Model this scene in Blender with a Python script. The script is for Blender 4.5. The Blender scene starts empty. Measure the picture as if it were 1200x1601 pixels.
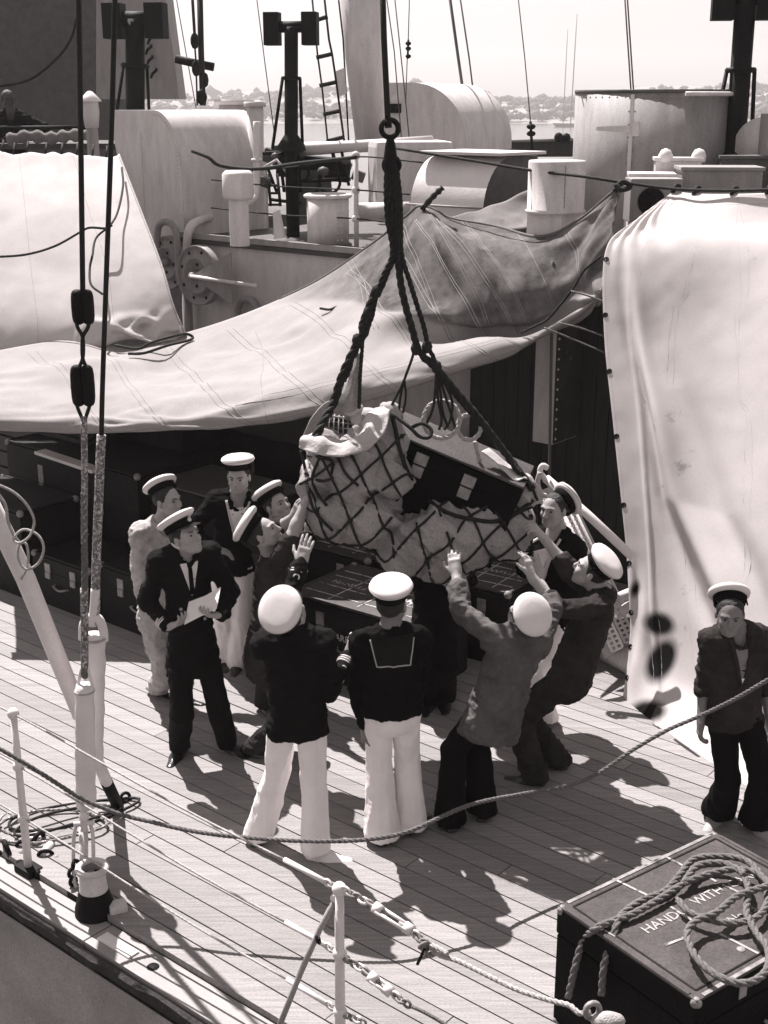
import bpy, bmesh, math, random
import numpy as np
from mathutils import Vector, Matrix
from mathutils.bvhtree import BVHTree
from math import radians as R, sin, cos, pi

random.seed(7)
rng = np.random.default_rng(7)
scene = bpy.context.scene
COL = scene.collection

# ---------------------------------------------------------------- camera
CAM_H, TILT, FPX, PW, PH = 4.25, R(17.5), 2024.0, 1200.0, 1601.0
cd = bpy.data.cameras.new('camera')
cam = bpy.data.objects.new('camera', cd)
COL.objects.link(cam)
cam.location = (0, 0, CAM_H)
cam.rotation_euler = (R(90) - TILT, 0, 0)
cd.sensor_fit = 'VERTICAL'
cd.sensor_height = 24.0
cd.lens = 24.0 * FPX / PH
cd.clip_start = 0.05
cd.clip_end = 6000
scene.camera = cam

# ---------------------------------------------------------------- sky, sun, exposure
SUN_AZ, SUN_EL = R(120), R(57.5)              # direction towards the sun, counted from +X
world = bpy.data.worlds.new('World')
scene.world = world
world.use_nodes = True
nt = world.node_tree
nt.nodes.clear()
sky = nt.nodes.new('ShaderNodeTexSky')
sky.sky_type = 'NISHITA'
sky.sun_disc = False
sky.sun_elevation = SUN_EL
sky.sun_rotation = R(90) - SUN_AZ
sky.air_density = 3.0
sky.dust_density = 0.3
bw = nt.nodes.new('ShaderNodeRGBToBW')         # black and white film
tint = nt.nodes.new('ShaderNodeMixRGB')
tint.blend_type = 'MULTIPLY'
tint.inputs[0].default_value = 1.0
tint.inputs[2].default_value = (1.0, 0.945, 0.94, 1)
bg = nt.nodes.new('ShaderNodeBackground')
bg.inputs[1].default_value = 0.055
wo = nt.nodes.new('ShaderNodeOutputWorld')
nt.links.new(sky.outputs[0], bw.inputs[0])
nt.links.new(bw.outputs[0], tint.inputs[1])
nt.links.new(tint.outputs[0], bg.inputs[0])
nt.links.new(bg.outputs[0], wo.inputs[0])
sd = bpy.data.lights.new('sun', 'SUN')
sd.energy = 5.0
sd.angle = R(0.5)
sd.color = (1.0, 0.955, 0.945)
sun = bpy.data.objects.new('sun', sd)
COL.objects.link(sun)
sv = Vector((cos(SUN_AZ) * cos(SUN_EL), sin(SUN_AZ) * cos(SUN_EL), sin(SUN_EL)))
sun.rotation_euler = sv.to_track_quat('Z', 'Y').to_euler()
vs = scene.view_settings
vs.view_transform = 'Standard'
vs.look = 'None'
vs.exposure = 1.22
vs.gamma = 1.0
vs.use_curve_mapping = False
scene.cycles.max_bounces = 6
scene.cycles.volume_bounces = 0

# ---------------------------------------------------------------- where things stand
CT, ST = cos(TILT), sin(TILT)
def _ray(px, py):
    a = (px - 600) / FPX
    b = (800.5 - py) / FPX
    return Vector((a, CT + b * ST, -ST + b * CT))
def gp(px, py, z=0.0):                          # a point at height z seen at a photo pixel
    d = _ray(px, py)
    return Vector((0, 0, CAM_H)) + d * ((z - CAM_H) / d.z)
def at(px, py, y):                              # a point at distance y seen at a photo pixel
    d = _ray(px, py)
    return Vector((0, 0, CAM_H)) + d * (y / d.y)
UX = Vector((cos(R(140)), sin(R(140)), 0))      # along the ship, towards her far end
WX = Vector((cos(R(50)), sin(R(50)), 0))        # across the ship, inboard
ZX = Vector((0, 0, 1))
def uw(u, w, z=0.0):
    return UX * u + WX * w + ZX * z
def wall_at(px, py, w):                         # a point on the plane w seen at a photo pixel
    d = _ray(px, py)
    return Vector((0, 0, CAM_H)) + d * (w / d.dot(WX))

# ---------------------------------------------------------------- materials (black and white film: near-neutral greys)
def g(v):
    if v < 0.06:
        return (v * 1.09, v * 0.945, v * 0.935, 1)
    return (min(1, v * 1.03), v * 0.965, v * 0.955, 1)
MATS = {}
def M(name, v, rough=0.65, n=(6, 0.12), bump=(30, 0.15), metal=0.0, trans=0.0, rnd=0.0, spec=0.35,
      stretch=None, rust=None, world_co=False, attr=None, fine=0.0):
    if name in MATS:
        return MATS[name]
    m = bpy.data.materials.new(name)
    MATS[name] = m
    m.use_nodes = True
    T = m.node_tree
    N, L = T.nodes, T.links
    N.clear()
    out = N.new('ShaderNodeOutputMaterial')
    bs = N.new('ShaderNodeBsdfPrincipled')
    bs.inputs['Roughness'].default_value = rough
    bs.inputs['Metallic'].default_value = metal
    bs.inputs['Specular IOR Level'].default_value = spec
    if world_co:
        geo = N.new('ShaderNodeNewGeometry')
        co = geo.outputs['Position']
    else:
        tc = N.new('ShaderNodeTexCoord')
        co = tc.outputs['Object']
    mp = N.new('ShaderNodeMapping')
    L.new(co, mp.inputs[0])
    if stretch:
        mp.inputs['Rotation'].default_value = (0, 0, stretch[1])
        mp.inputs['Scale'].default_value = stretch[0]
    nz = N.new('ShaderNodeTexNoise')
    nz.inputs['Scale'].default_value = n[0]
    nz.inputs['Detail'].default_value = 6
    nz.inputs['Roughness'].default_value = 0.62
    L.new(mp.outputs[0], nz.inputs['Vector'])
    mr = N.new('ShaderNodeMapRange')
    mr.inputs[1].default_value = 0.3
    mr.inputs[2].default_value = 0.7
    mr.inputs[3].default_value = 1 - n[1]
    mr.inputs[4].default_value = 1 + n[1]
    L.new(nz.outputs[0], mr.inputs[0])
    fac = mr.outputs[0]
    def mul(a, b):
        q = N.new('ShaderNodeMath')
        q.operation = 'MULTIPLY'
        L.new(a, q.inputs[0])
        L.new(b, q.inputs[1])
        return q.outputs[0]
    if fine:
        nf = N.new('ShaderNodeTexNoise')
        nf.inputs['Scale'].default_value = 75
        nf.inputs['Detail'].default_value = 3
        L.new(co, nf.inputs['Vector'])
        r3 = N.new('ShaderNodeMapRange')
        r3.inputs[1].default_value = 0.3
        r3.inputs[2].default_value = 0.7
        r3.inputs[3].default_value = 1 - fine
        r3.inputs[4].default_value = 1 + fine
        L.new(nf.outputs[0], r3.inputs[0])
        fac = mul(fac, r3.outputs[0])
    if rnd:
        oi = N.new('ShaderNodeObjectInfo')
        r2 = N.new('ShaderNodeMapRange')
        r2.inputs[3].default_value = 1 - rnd
        r2.inputs[4].default_value = 1 + rnd
        L.new(oi.outputs['Random'], r2.inputs[0])
        fac = mul(fac, r2.outputs[0])
    vm = N.new('ShaderNodeVectorMath')
    vm.operation = 'SCALE'
    vm.inputs[0].default_value = g(v)[:3]
    L.new(fac, vm.inputs['Scale'])
    colr = vm.outputs[0]
    if rust:                                     # patches of wear: (scale, threshold, value)
        nr = N.new('ShaderNodeTexNoise')
        nr.inputs['Scale'].default_value = rust[0]
        nr.inputs['Detail'].default_value = 8
        nr.inputs['Roughness'].default_value = 0.7
        L.new(mp.outputs[0], nr.inputs['Vector'])
        cr = N.new('ShaderNodeMapRange')
        cr.inputs[1].default_value = rust[1]
        cr.inputs[2].default_value = rust[1] + 0.06
        L.new(nr.outputs[0], cr.inputs[0])
        mx = N.new('ShaderNodeMixRGB')
        L.new(cr.outputs[0], mx.inputs[0])
        L.new(colr, mx.inputs[1])
        mx.inputs[2].default_value = g(rust[2])
        colr = mx.outputs[0]
    if attr and rust: pass
    if attr:                                     # masked darker tone: grey sail, shade painted in the screen's pockets
        at_ = N.new('ShaderNodeAttribute')
        at_.attribute_name = attr[0]
        mx = N.new('ShaderNodeMixRGB')
        L.new(at_.outputs['Fac'], mx.inputs[0])
        L.new(colr, mx.inputs[1])
        v2 = N.new('ShaderNodeVectorMath')
        v2.operation = 'SCALE'
        v2.inputs[0].default_value = g(attr[1])[:3]
        nz2 = N.new('ShaderNodeTexNoise')
        nz2.inputs['Scale'].default_value = 3.5
        nz2.inputs['Detail'].default_value = 7
        nz2.inputs['Roughness'].default_value = 0.7
        L.new(mp.outputs[0], nz2.inputs['Vector'])
        r4 = N.new('ShaderNodeMapRange')
        r4.inputs[1].default_value = 0.36
        r4.inputs[2].default_value = 0.66
        r4.inputs[3].default_value = 1.35
        r4.inputs[4].default_value = 0.45
        L.new(nz2.outputs[0], r4.inputs[0])
        L.new(r4.outputs[0], v2.inputs['Scale'])
        L.new(v2.outputs[0], mx.inputs[2])
        colr = mx.outputs[0]
    L.new(colr, bs.inputs['Base Color'])
    if bump:
        nb = N.new('ShaderNodeTexNoise')
        nb.inputs['Scale'].default_value = bump[0]
        nb.inputs['Detail'].default_value = 5
        L.new(mp.outputs[0], nb.inputs['Vector'])
        bp = N.new('ShaderNodeBump')
        bp.inputs['Strength'].default_value = bump[1]
        bp.inputs['Distance'].default_value = 0.02
        L.new(nb.outputs[0], bp.inputs['Height'])
        L.new(bp.outputs[0], bs.inputs['Normal'])
    sh = bs.outputs[0]
    if trans:
        tr = N.new('ShaderNodeBsdfTranslucent')
        L.new(colr, tr.inputs[0])
        ms = N.new('ShaderNodeMixShader')
        ms.inputs[0].default_value = trans
        L.new(sh, ms.inputs[1])
        L.new(tr.outputs[0], ms.inputs[2])
        sh = ms.outputs[0]
    L.new(sh, out.inputs[0])
    return m

M('plank', 0.208, 0.75, (5, 0.22), (9, 0.25), stretch=((0.7, 14, 8), R(40)), world_co=True, rnd=0.15, rust=(1.6, 0.66, 0.12), fine=0.12)
M('caulk', 0.015)
M('margin', 0.235, 0.6, (4, 0.12), (14, 0.2), rust=(5, 0.68, 0.25), fine=0.08)
M('hull_paint', 0.27, 0.6, (2.2, 0.22), (12, 0.2), rust=(9, 0.70, 0.08), fine=0.2)
M('rubbing', 0.022, 0.8, (20, 0.5), (30, 0.6), rust=(16, 0.64, 0.12))
M('grey_paint', 0.54, 0.55, (7, 0.14), (20, 0.08), fine=0.10, rust=(5, 0.66, 0.24), stretch=((1.4, 1.4, 0.35), 0))
M('mid_grey', 0.25, 0.55, (7, 0.18), (20, 0.08), fine=0.12, stretch=((1.4, 1.4, 0.35), 0), rust=(5, 0.71, 0.1))
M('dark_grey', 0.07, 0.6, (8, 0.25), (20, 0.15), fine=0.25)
M('house_grey', 0.50, 0.55, (6, 0.14), (20, 0.08), fine=0.12, rust=(4, 0.68, 0.22), stretch=((1.4, 1.4, 0.35), 0))
M('pale_paint', 0.50, 0.5, (3, 0.08), (20, 0.1), fine=0.07)
M('white_paint', 0.62, 0.5, (4, 0.07), (20, 0.1), fine=0.05, rust=(9, 0.73, 0.35))
M('black_iron', 0.006, 0.65, (8, 0.4), (30, 0.3), spec=0.12)
M('steel_deck', 0.05, 0.6, (4, 0.3), (20, 0.2))
M('dark_wood', 0.022, 0.6, (5, 0.4), (14, 0.3), stretch=((6, 6, 0.6), 0))
M('canvas', 0.355, 0.9, (2.2, 0.10), (90, 0.06), trans=0.30, spec=0.05, fine=0.07, rust=(2.6, 0.70, 0.30), attr=('dark_tone', 0.165))
M('canvas_grey', 0.20, 0.85, (2.4, 0.26), (80, 0.1), trans=0.22, spec=0.1, fine=0.12, rust=(3.0, 0.60, 0.17))
M('canvas_white', 0.66, 0.85, (2.0, 0.06), (90, 0.05), trans=0.32, spec=0.1, fine=0.04, attr=('dark_tone', 0.012), rust=(2.4, 0.62, 0.44))
M('canvas_left', 0.56, 0.9, (2.2, 0.08), (90, 0.06), trans=0.30, spec=0.05, fine=0.06, rust=(2.6, 0.68, 0.42))
M('seam', 0.22, 0.9, (9, 0.2), None)
M('rope_dark', 0.010, 0.8, (60, 0.5), (120, 0.5))
M('rope_brown', 0.12, 0.85, (60, 0.35), (150, 0.5))
M('rope_pale', 0.34, 0.85, (60, 0.3), (150, 0.5))
M('wire_tape', 0.14, 0.7, (40, 0.85), (80, 0.6), rust=(60, 0.52, 0.55))
M('far_wire', 0.08, 0.6, (9, 0.2), None)
M('paper', 0.72, 0.8, (9, 0.05), None)
M('brass', 0.45, 0.35, (9, 0.1), None, metal=0.6)
M('braid', 0.55, 0.6, (9, 0.1), None)
M('cap_white', 0.62, 0.85, (9, 0.06), (25, 0.05), spec=0.06)

# ---------------------------------------------------------------- mesh building
class MB:
    def __init__(s):
        s.v, s.f, s.sm = [], [], []
    def add(s, vs_, fs, smooth=False):
        o = len(s.v)
        s.v.extend([Vector(p) for p in vs_])
        for f in fs:
            s.f.append(tuple(i + o for i in f))
            s.sm.append(smooth)
        return s
    def box(s, c, size, rot=None, bev=0.0):
        x, y, z = (q / 2 for q in size)
        rot = rot or Matrix.Identity(3)
        c = Vector(c)
        if not bev:
            pts = [(-x, -y, -z), (x, -y, -z), (x, y, -z), (-x, y, -z), (-x, -y, z), (x, -y, z), (x, y, z), (-x, y, z)]
            fs = [(3, 2, 1, 0), (4, 5, 6, 7), (0, 1, 5, 4), (1, 2, 6, 5), (2, 3, 7, 6), (3, 0, 4, 7)]
            return s.add([c + rot @ Vector(p) for p in pts], fs)
        bm = bmesh.new()
        bmesh.ops.create_cube(bm, size=1.0)
        for q in bm.verts:
            q.co = Vector((q.co.x * size[0], q.co.y * size[1], q.co.z * size[2]))
        bmesh.ops.bevel(bm, geom=bm.edges[:], offset=bev, segments=2, profile=0.7, affect='EDGES')
        bm.verts.ensure_lookup_table()
        bm.verts.index_update()
        s.add([c + rot @ q.co for q in bm.verts], [tuple(q.index for q in f.verts) for f in bm.faces])
        bm.free()
        return s
    def tube(s, pts, r, n=8, closed=False, caps=True):
        pts = [Vector(p) for p in pts]
        k = len(pts)
        rr = r if hasattr(r, '__len__') else [r] * k
        vs_, prev = [], None
        for i in range(k):
            a = pts[i - 1] if (i > 0 or closed) else pts[i]
            b = pts[(i + 1) % k] if (i < k - 1 or closed) else pts[i]
            t = (b - a)
            if t.length < 1e-9:
                t = Vector((0, 0, 1))
            t.normalize()
            if prev is None:
                q = Vector((0, 0, 1)) if abs(t.z) < 0.9 else Vector((1, 0, 0))
                nrm = t.cross(q).normalized()
            else:
                nrm = (prev - t * prev.dot(t))
                if nrm.length < 1e-6:
                    nrm = t.orthogonal()
                nrm.normalize()
            prev = nrm
            bn = t.cross(nrm)
            for j in range(n):
                a_ = 2 * pi * j / n
                vs_.append(pts[i] + (nrm * cos(a_) + bn * sin(a_)) * rr[i])
        fs = []
        for i in range(k if closed else k - 1):
            i2 = (i + 1) % k
            for j in range(n):
                j2 = (j + 1) % n
                fs.append((i * n + j, i * n + j2, i2 * n + j2, i2 * n + j))
        s.add(vs_, fs, True)
        if caps and not closed:
            o = len(s.v) - len(vs_)
            s.f.append(tuple(o + j for j in range(n))[::-1]); s.sm.append(False)
            s.f.append(tuple(o + (k - 1) * n + j for j in range(n))); s.sm.append(False)
        return s
    def lathe(s, prof, c, axis=(0, 0, 1), n=24, smooth=True, x=None, arc=None, sy=1.0):
        axis = Vector(axis).normalized()
        x = Vector(x).normalized() if x is not None else axis.orthogonal().normalized()
        x = (x - axis * x.dot(axis)).normalized()
        y = axis.cross(x)
        c = Vector(c)
        vs_, fs = [], []
        k = len(prof)
        m = n if arc is None else n + 1
        for i in range(m):
            a = 2 * pi * i / n if arc is None else arc[0] + (arc[1] - arc[0]) * i / n
            d = x * cos(a) + y * sin(a) * sy
            for (r, h) in prof:
                vs_.append(c + d * r + axis * h)
        for i in range(n):
            i2 = (i + 1) % m
            for j in range(k - 1):
                fs.append((i * k + j, i2 * k + j, i2 * k + j + 1, i * k + j + 1))
        return s.add(vs_, fs, smooth)
    def prism(s, poly, vec):
        poly = [Vector(p) for p in poly]
        vec = Vector(vec)
        k = len(poly)
        fs = [tuple(range(k))[::-1], tuple(range(k, 2 * k))]
        for i in range(k):
            j = (i + 1) % k
            fs.append((i, j, k + j, k + i))
        return s.add(poly + [p + vec for p in poly], fs)
    def ball(s, c, r, n=10, rot=None):
        rr = r if hasattr(r, '__len__') else (r, r, r)
        rot = rot or Matrix.Identity(3)
        c = Vector(c)
        vs_, fs = [], []
        m = n // 2 + 1
        for i in range(m):
            th = pi * i / (m - 1)
            for j in range(n):
                ph = 2 * pi * j / n
                vs_.append(c + rot @ Vector((rr[0] * sin(th) * cos(ph), rr[1] * sin(th) * sin(ph), rr[2] * cos(th))))
        for i in range(m - 1):
            for j in range(n):
                j2 = (j + 1) % n
                fs.append((i * n + j, (i + 1) * n + j, (i + 1) * n + j2, i * n + j2))
        return s.add(vs_, fs, True)
    def torus(s, c, axis, r, t, n=20, m=8, sq=1.0):
        axis = Vector(axis).normalized()
        x = axis.orthogonal().normalized()
        y = axis.cross(x)
        pts = [Vector(c) + (x * cos(2 * pi * i / n) + y * sin(2 * pi * i / n) * sq) * r for i in range(n)]
        return s.tube(pts, t, m, closed=True)
    def build(s, name, mat, parent=None):
        if parent is None:
            lo = [min(p[i] for p in s.v) for i in range(3)]
            hi = [max(p[i] for p in s.v) for i in range(3)]
            org = Vector(((lo[0] + hi[0]) / 2, (lo[1] + hi[1]) / 2, lo[2]))
        else:
            org = ORG[parent.name]
        me = bpy.data.meshes.new(name)
        me.from_pydata([p - org for p in s.v], [], s.f)
        me.polygons.foreach_set('use_smooth', s.sm)
        me.materials.append(MATS[mat] if isinstance(mat, str) else mat)
        bm = bmesh.new()
        bm.from_mesh(me)
        bmesh.ops.recalc_face_normals(bm, faces=bm.faces[:])
        bm.to_mesh(me)
        bm.free()
        o = bpy.data.objects.new(name, me)
        COL.objects.link(o)
        if parent is None:
            o.location = org
        else:
            o.parent = parent
        ORG[o.name] = org
        return o
ORG = {}
def thing(name, label, cat, loc=(0, 0, 0), group=None):
    o = bpy.data.objects.new(name, None)
    COL.objects.link(o)
    o.empty_display_size = 0.1
    o.location = Vector(loc)
    ORG[o.name] = Vector(loc)
    return tag(o, label, cat, group)
def tag(o, label=None, cat=None, group=None, kind=None):
    if label: o['label'] = label
    if cat: o['category'] = cat
    if group: o['group'] = group
    if kind: o['kind'] = kind
    return o
def copy_tree(o, shift):                         # a copy of a thing with copies of its parts and sub-parts
    c = o.copy()
    COL.objects.link(c)
    c.location = o.location + Vector(shift)
    def kids(a, b):
        for ch in list(a.children):
            d = ch.copy()
            COL.objects.link(d)
            d.parent = b
            kids(ch, d)
    kids(o, c)
    return c

def spline(pts, n=8, closed=False):
    pts = [Vector(p) for p in pts]
    k = len(pts)
    out = []
    rng_ = k if closed else k - 1
    for i in range(rng_):
        p0 = pts[(i - 1) % k] if (closed or i > 0) else pts[0] * 2 - pts[1]
        p1, p2 = pts[i], pts[(i + 1) % k]
        p3 = pts[(i + 2) % k] if (closed or i < k - 2) else pts[-1] * 2 - pts[-2]
        for j in range(n):
            t = j / n
            out.append(0.5 * (2 * p1 + (p2 - p0) * t + (2 * p0 - 5 * p1 + 4 * p2 - p3) * t * t + (3 * p1 - p0 - 3 * p2 + p3) * t ** 3))
    if not closed:
        out.append(pts[-1])
    return out
def resample(pts, step):
    out = [pts[0]]
    acc = 0.0
    for a, b in zip(pts, pts[1:]):
        L = (b - a).length
        if L < 1e-9:
            continue
        d = step - acc
        while d <= L:
            out.append(a.lerp(b, d / L))
            d += step
        acc = L - (d - step)
    return out
def strands(mb, pts, r, lay=None, n=5, k=3):     # a laid rope: k strands twisted round each other
    lay = lay or r * 7
    pts = resample(pts, lay / 7)
    fr, prev = [], None
    for i in range(len(pts)):
        t = (pts[min(i + 1, len(pts) - 1)] - pts[max(i - 1, 0)]).normalized()
        nn = t.orthogonal().normalized() if prev is None else (prev - t * prev.dot(t)).normalized()
        prev = nn
        fr.append((nn, t.cross(nn)))
    for q in range(k):
        ps = []
        for i, p in enumerate(pts):
            a = 2 * pi * (i / 7 + q / k)
            ps.append(p + (fr[i][0] * cos(a) + fr[i][1] * sin(a)) * r * 0.5)
        mb.tube(ps, r * 0.56, n)
    return mb

# value noise on arrays of points
_T = rng.random((32, 32, 32))
def vnoise(P):
    P = np.asarray(P, float)
    i = np.floor(P).astype(int)
    f = P - i
    f = f * f * (3 - 2 * f)
    r = 0
    for dx in (0, 1):
        for dy in (0, 1):
            for dz in (0, 1):
                w = (f[:, 0] if dx else 1 - f[:, 0]) * (f[:, 1] if dy else 1 - f[:, 1]) * (f[:, 2] if dz else 1 - f[:, 2])
                r = r + w * _T[(i[:, 0] + dx) % 32, (i[:, 1] + dy) % 32, (i[:, 2] + dz) % 32]
    return r * 2 - 1

def bicubic(ctrl, nu, nv):
    """ctrl: rows of Vectors -> (nu*nv) array of points; row index is v."""
    rows = []
    for r_ in ctrl:
        sp = spline(r_, 12)
        m = len(sp) - 1
        rr_ = []
        for i in range(nu):
            q = i * m / (nu - 1)
            a = min(int(q), m - 1)
            rr_.append(sp[a].lerp(sp[a + 1], q - a))
        rows.append(rr_)
    colsp = [spline([rows[j][i] for j in range(len(rows))], 12) for i in range(nu)]
    out = np.zeros((nv, nu, 3))
    for i in range(nu):
        sp = colsp[i]
        m = len(sp) - 1
        for j in range(nv):
            q = j * m / (nv - 1)
            a = min(int(q), m - 1)
            out[j, i] = sp[a].lerp(sp[a + 1], q - a)
    return out
def grid_normals(G):
    du = np.gradient(G, axis=1)
    dv = np.gradient(G, axis=0)
    n = np.cross(du, dv)
    return n / (np.linalg.norm(n, axis=2, keepdims=True) + 1e-9)
def cloth(name, G, mat, parent=None, thick=0.006, dark_tone=None):
    nv, nu = G.shape[:2]
    n = grid_normals(G)
    A = G.reshape(-1, 3)
    B = (G - n * thick).reshape(-1, 3)
    m = nu * nv
    mb = MB()
    fs = []
    for j in range(nv - 1):
        for i in range(nu - 1):
            a = j * nu + i
            fs.append((a, a + 1, a + nu + 1, a + nu))
            fs.append((m + a, m + a + nu, m + a + nu + 1, m + a + 1))
    ring = [i for i in range(nu)] + [j * nu + nu - 1 for j in range(1, nv)] + [(nv - 1) * nu + i for i in range(nu - 2, -1, -1)] + [j * nu for j in range(nv - 2, 0, -1)]
    for a, b in zip(ring, ring[1:] + ring[:1]):
        fs.append((a, m + a, m + b, b))
    mb.add(np.vstack([A, B]).tolist(), fs, True)
    o = mb.build(name, mat, parent)
    if dark_tone is not None:
        at_ = o.data.attributes.new('dark_tone', 'FLOAT', 'POINT')
        s_ = np.concatenate([dark_tone.ravel(), dark_tone.ravel()]).astype(np.float32)
        at_.data.foreach_set('value', s_)
    return o
# ================================================================ far setting
SEA = -3.6
mb = MB()
mb.add([(-1500, -60, SEA), (1500, -60, SEA), (1500, 900, SEA), (-1500, 900, SEA)], [(0, 1, 2, 3)])
wm = M('harbour', 0.05, 0.12, (0.3, 0.2), None, spec=0.6, world_co=True)
T = wm.node_tree
b_ = [q for q in T.nodes if q.type == 'BSDF_PRINCIPLED'][0]
nb = T.nodes.new('ShaderNodeTexNoise'); nb.inputs['Scale'].default_value = 0.9; nb.inputs['Detail'].default_value = 4
ge = T.nodes.new('ShaderNodeNewGeometry'); bp = T.nodes.new('ShaderNodeBump')
bp.inputs['Strength'].default_value = 0.5; bp.inputs['Distance'].default_value = 0.15
T.links.new(ge.outputs['Position'], nb.inputs['Vector']); T.links.new(nb.outputs[0], bp.inputs['Height']); T.links.new(bp.outputs[0], b_.inputs['Normal'])
tag(mb.build('water', 'harbour'), kind='structure')
M('shore', 0.18, 0.9, (0.03, 0.5), None, world_co=True)  # far shore colours kept pale, part of the haze painted in
M('tree_leaf', 0.20, 0.9, (0.2, 0.2), None, world_co=True, trans=0.5)
M('bright_roof', 0.36, 0.8, (0.5, 0.1), None)
# shore: a low ridge with noise relief
nx, ny = 160, 14
xs = np.linspace(-420, 420, nx); ys = np.linspace(560, 860, ny)
X, Y = np.meshgrid(xs, ys)
P = np.stack([X.ravel() * 0.012, Y.ravel() * 0.012, np.zeros(X.size)], 1)
t = np.clip((Y - 560) / 200, 0, 1)
Z = SEA - 0.5 + (1.5 * np.clip((Y - 560) / 8, 0, 1) + (11 + 5 * vnoise(P).reshape(X.shape) + 0.008 * X) * t * t * (3 - 2 * t))
mb = MB()
mb.add(np.stack([X.ravel(), Y.ravel(), Z.ravel()], 1).tolist(),
       [(j * nx + i, j * nx + i + 1, (j + 1) * nx + i + 1, (j + 1) * nx + i) for j in range(ny - 1) for i in range(nx - 1)], True)
hill = tag(mb.build('hills', 'shore'), kind='structure')
def zh(x, y):
    i = min(max(int(round((x + 420) / 840 * (nx - 1))), 0), nx - 1)
    j = min(max(int(round((y - 560) / 300 * (ny - 1))), 0), ny - 1)
    return Z[j, i]
mb = MB()
for k in range(2600):                              # woods on the far shore, one mass
    x = random.uniform(-320, 320); y = 572 + 230 * random.random() ** 1.3
    h = random.uniform(1.6, 3.8) * (1.7 if random.random() < 0.06 else 1)
    z = zh(x, y)
    for q in range(2):
        rx = h * random.uniform(0.45, 0.9)
        mb.ball((x + random.uniform(-1, 1) * h * 0.4, y + random.uniform(-1, 1) * h * 0.3, z + h * random.uniform(0.3, 0.75)), (rx, rx, h * random.uniform(0.3, 0.6)), 5)
tag(mb.build('woods', 'tree_leaf'), kind='stuff')
def house(x, y, w, d, h, label):
    z = zh(x, y) - 0.3
    t_ = thing('house', label, 'house', (x, y, z))
    MB().box((x, y, z + h / 2), (w, d, h)).build('wall', 'bright_roof', t_)
    r_ = MB().prism([(x - w * 0.55, y - d * 0.55, z + h), (x + w * 0.55, y - d * 0.55, z + h), (x, y - d * 0.55, z + h * 1.6)], (0, d * 1.1, 0)).build('roof', 'bright_roof', t_)
    m_ = MB()
    for k in (-0.3, 0, 0.3):
        MB().box((x + k * w, y - d / 2 - 0.06, z + h * 0.55), (w * 0.13, 0.1, h * 0.35)).build('window', 'dark_grey', t_)
house(32, 590, 9, 8, 3.0, 'small pale house low on the far shore right of the big raked boom')
house(48, 612, 12, 8, 3.2, 'widest pale house on the far shore behind the thick stay wire')
house(-62, 600, 9, 7, 3.0, 'pale house on the far shore left of the twin-headed post')
# a yacht lying far off: two bare masts
t_ = thing('yacht', 'faint far-off yacht with two bare masts near the opposite shore', 'yacht', (66, 480, SEA))
MB().prism([(60, 479, SEA + 1.3), (73, 479, SEA + 1.1), (72, 479, SEA - 0.2), (61.5, 479, SEA - 0.2)], (0, 3.4, 0)).build('hull', 'dark_grey', t_)
MB().tube([(66.3, 480, SEA + 1), (66.9, 480, 34)], 0.22, 6).build('mast', 'mid_grey', t_)
MB().tube([(63.6, 480, SEA + 1), (63.9, 480, 29)], 0.18, 6).build('mast', 'mid_grey', t_)

# the air: pale harbour haze
hm = bpy.data.materials.new('haze')
hm.use_nodes = True
hm.node_tree.nodes.clear()
pv = hm.node_tree.nodes.new('ShaderNodeVolumePrincipled')
pv.inputs['Color'].default_value = (0.95, 0.91, 0.905, 1)
pv.inputs['Density'].default_value = 0.0006
pv.inputs['Anisotropy'].default_value = 0.3
ho = hm.node_tree.nodes.new('ShaderNodeOutputMaterial')
hm.node_tree.links.new(pv.outputs[0], ho.inputs['Volume'])
MATS['haze'] = hm
mb = MB().box((0, 470, (SEA - 1.5 + 40) / 2), (3200, 1100, 41.5 - SEA))
tag(mb.build('haze', 'haze'), kind='stuff')

# ================================================================ the ship's deck
WE = 3.47                                         # the deck edge
mb = MB()
c0 = uw(5, (WE + 10.1) / 2, -0.09)
ROT = Matrix((UX, WX, ZX)).transposed()
mb.box(c0, (18, 10.1 - WE - 0.02, 0.1), ROT)
deck = tag(mb.build('deck', 'caulk'), kind='structure')
proto = []
for q in range(3):
    pm = MB().box((0, 0, -0.5), (1, 1, 1)).build('plank_source', 'plank')
    proto.append(pm.data)
    bpy.data.objects.remove(pm)
PWD = 0.14
n_pl = 0
row = 0
w = WE + 0.2
while w < 10.0:
    u = -4 + (row * 2.37) % 5.2 - 5.2
    while u < 14:
        Lp = 5.2
        a, b = max(u, -4), min(u + Lp, 14)
        if b - a > 0.05:
            o = bpy.data.objects.new('plank', proto[n_pl % 3])
            COL.objects.link(o)
            o.parent = deck
            o.location = uw((a + b) / 2, w + PWD / 2, random.uniform(-0.0015, 0.0015)) - ORG['deck']
            o.rotation_euler = (0, 0, R(140))
            o.scale = (b - a - 0.006, PWD - 0.009, 0.04)
            n_pl += 1
        u += Lp
    w += PWD
    row += 1
for k in range(4):
    a, b = -4 + k * 4.5, -4 + (k + 1) * 4.5
    MB().box(uw((a + b) / 2, WE + 0.1, -0.028), (b - a - 0.008, 0.19, 0.07), ROT, 0.008).build('margin_plank', 'margin', deck)
hl = thing('hull', 'grey rust-marked ship side below the white deck edge', 'ship hull', uw(5, WE, SEA))
MB().box(uw(5, WE + 0.3, (SEA - 0.5 - 0.15) / 2), (18, 0.56, -SEA + 0.35), ROT).build('side_plating', 'hull_paint', hl)
mb = MB()
kk = 150
rows_ = []
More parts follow.
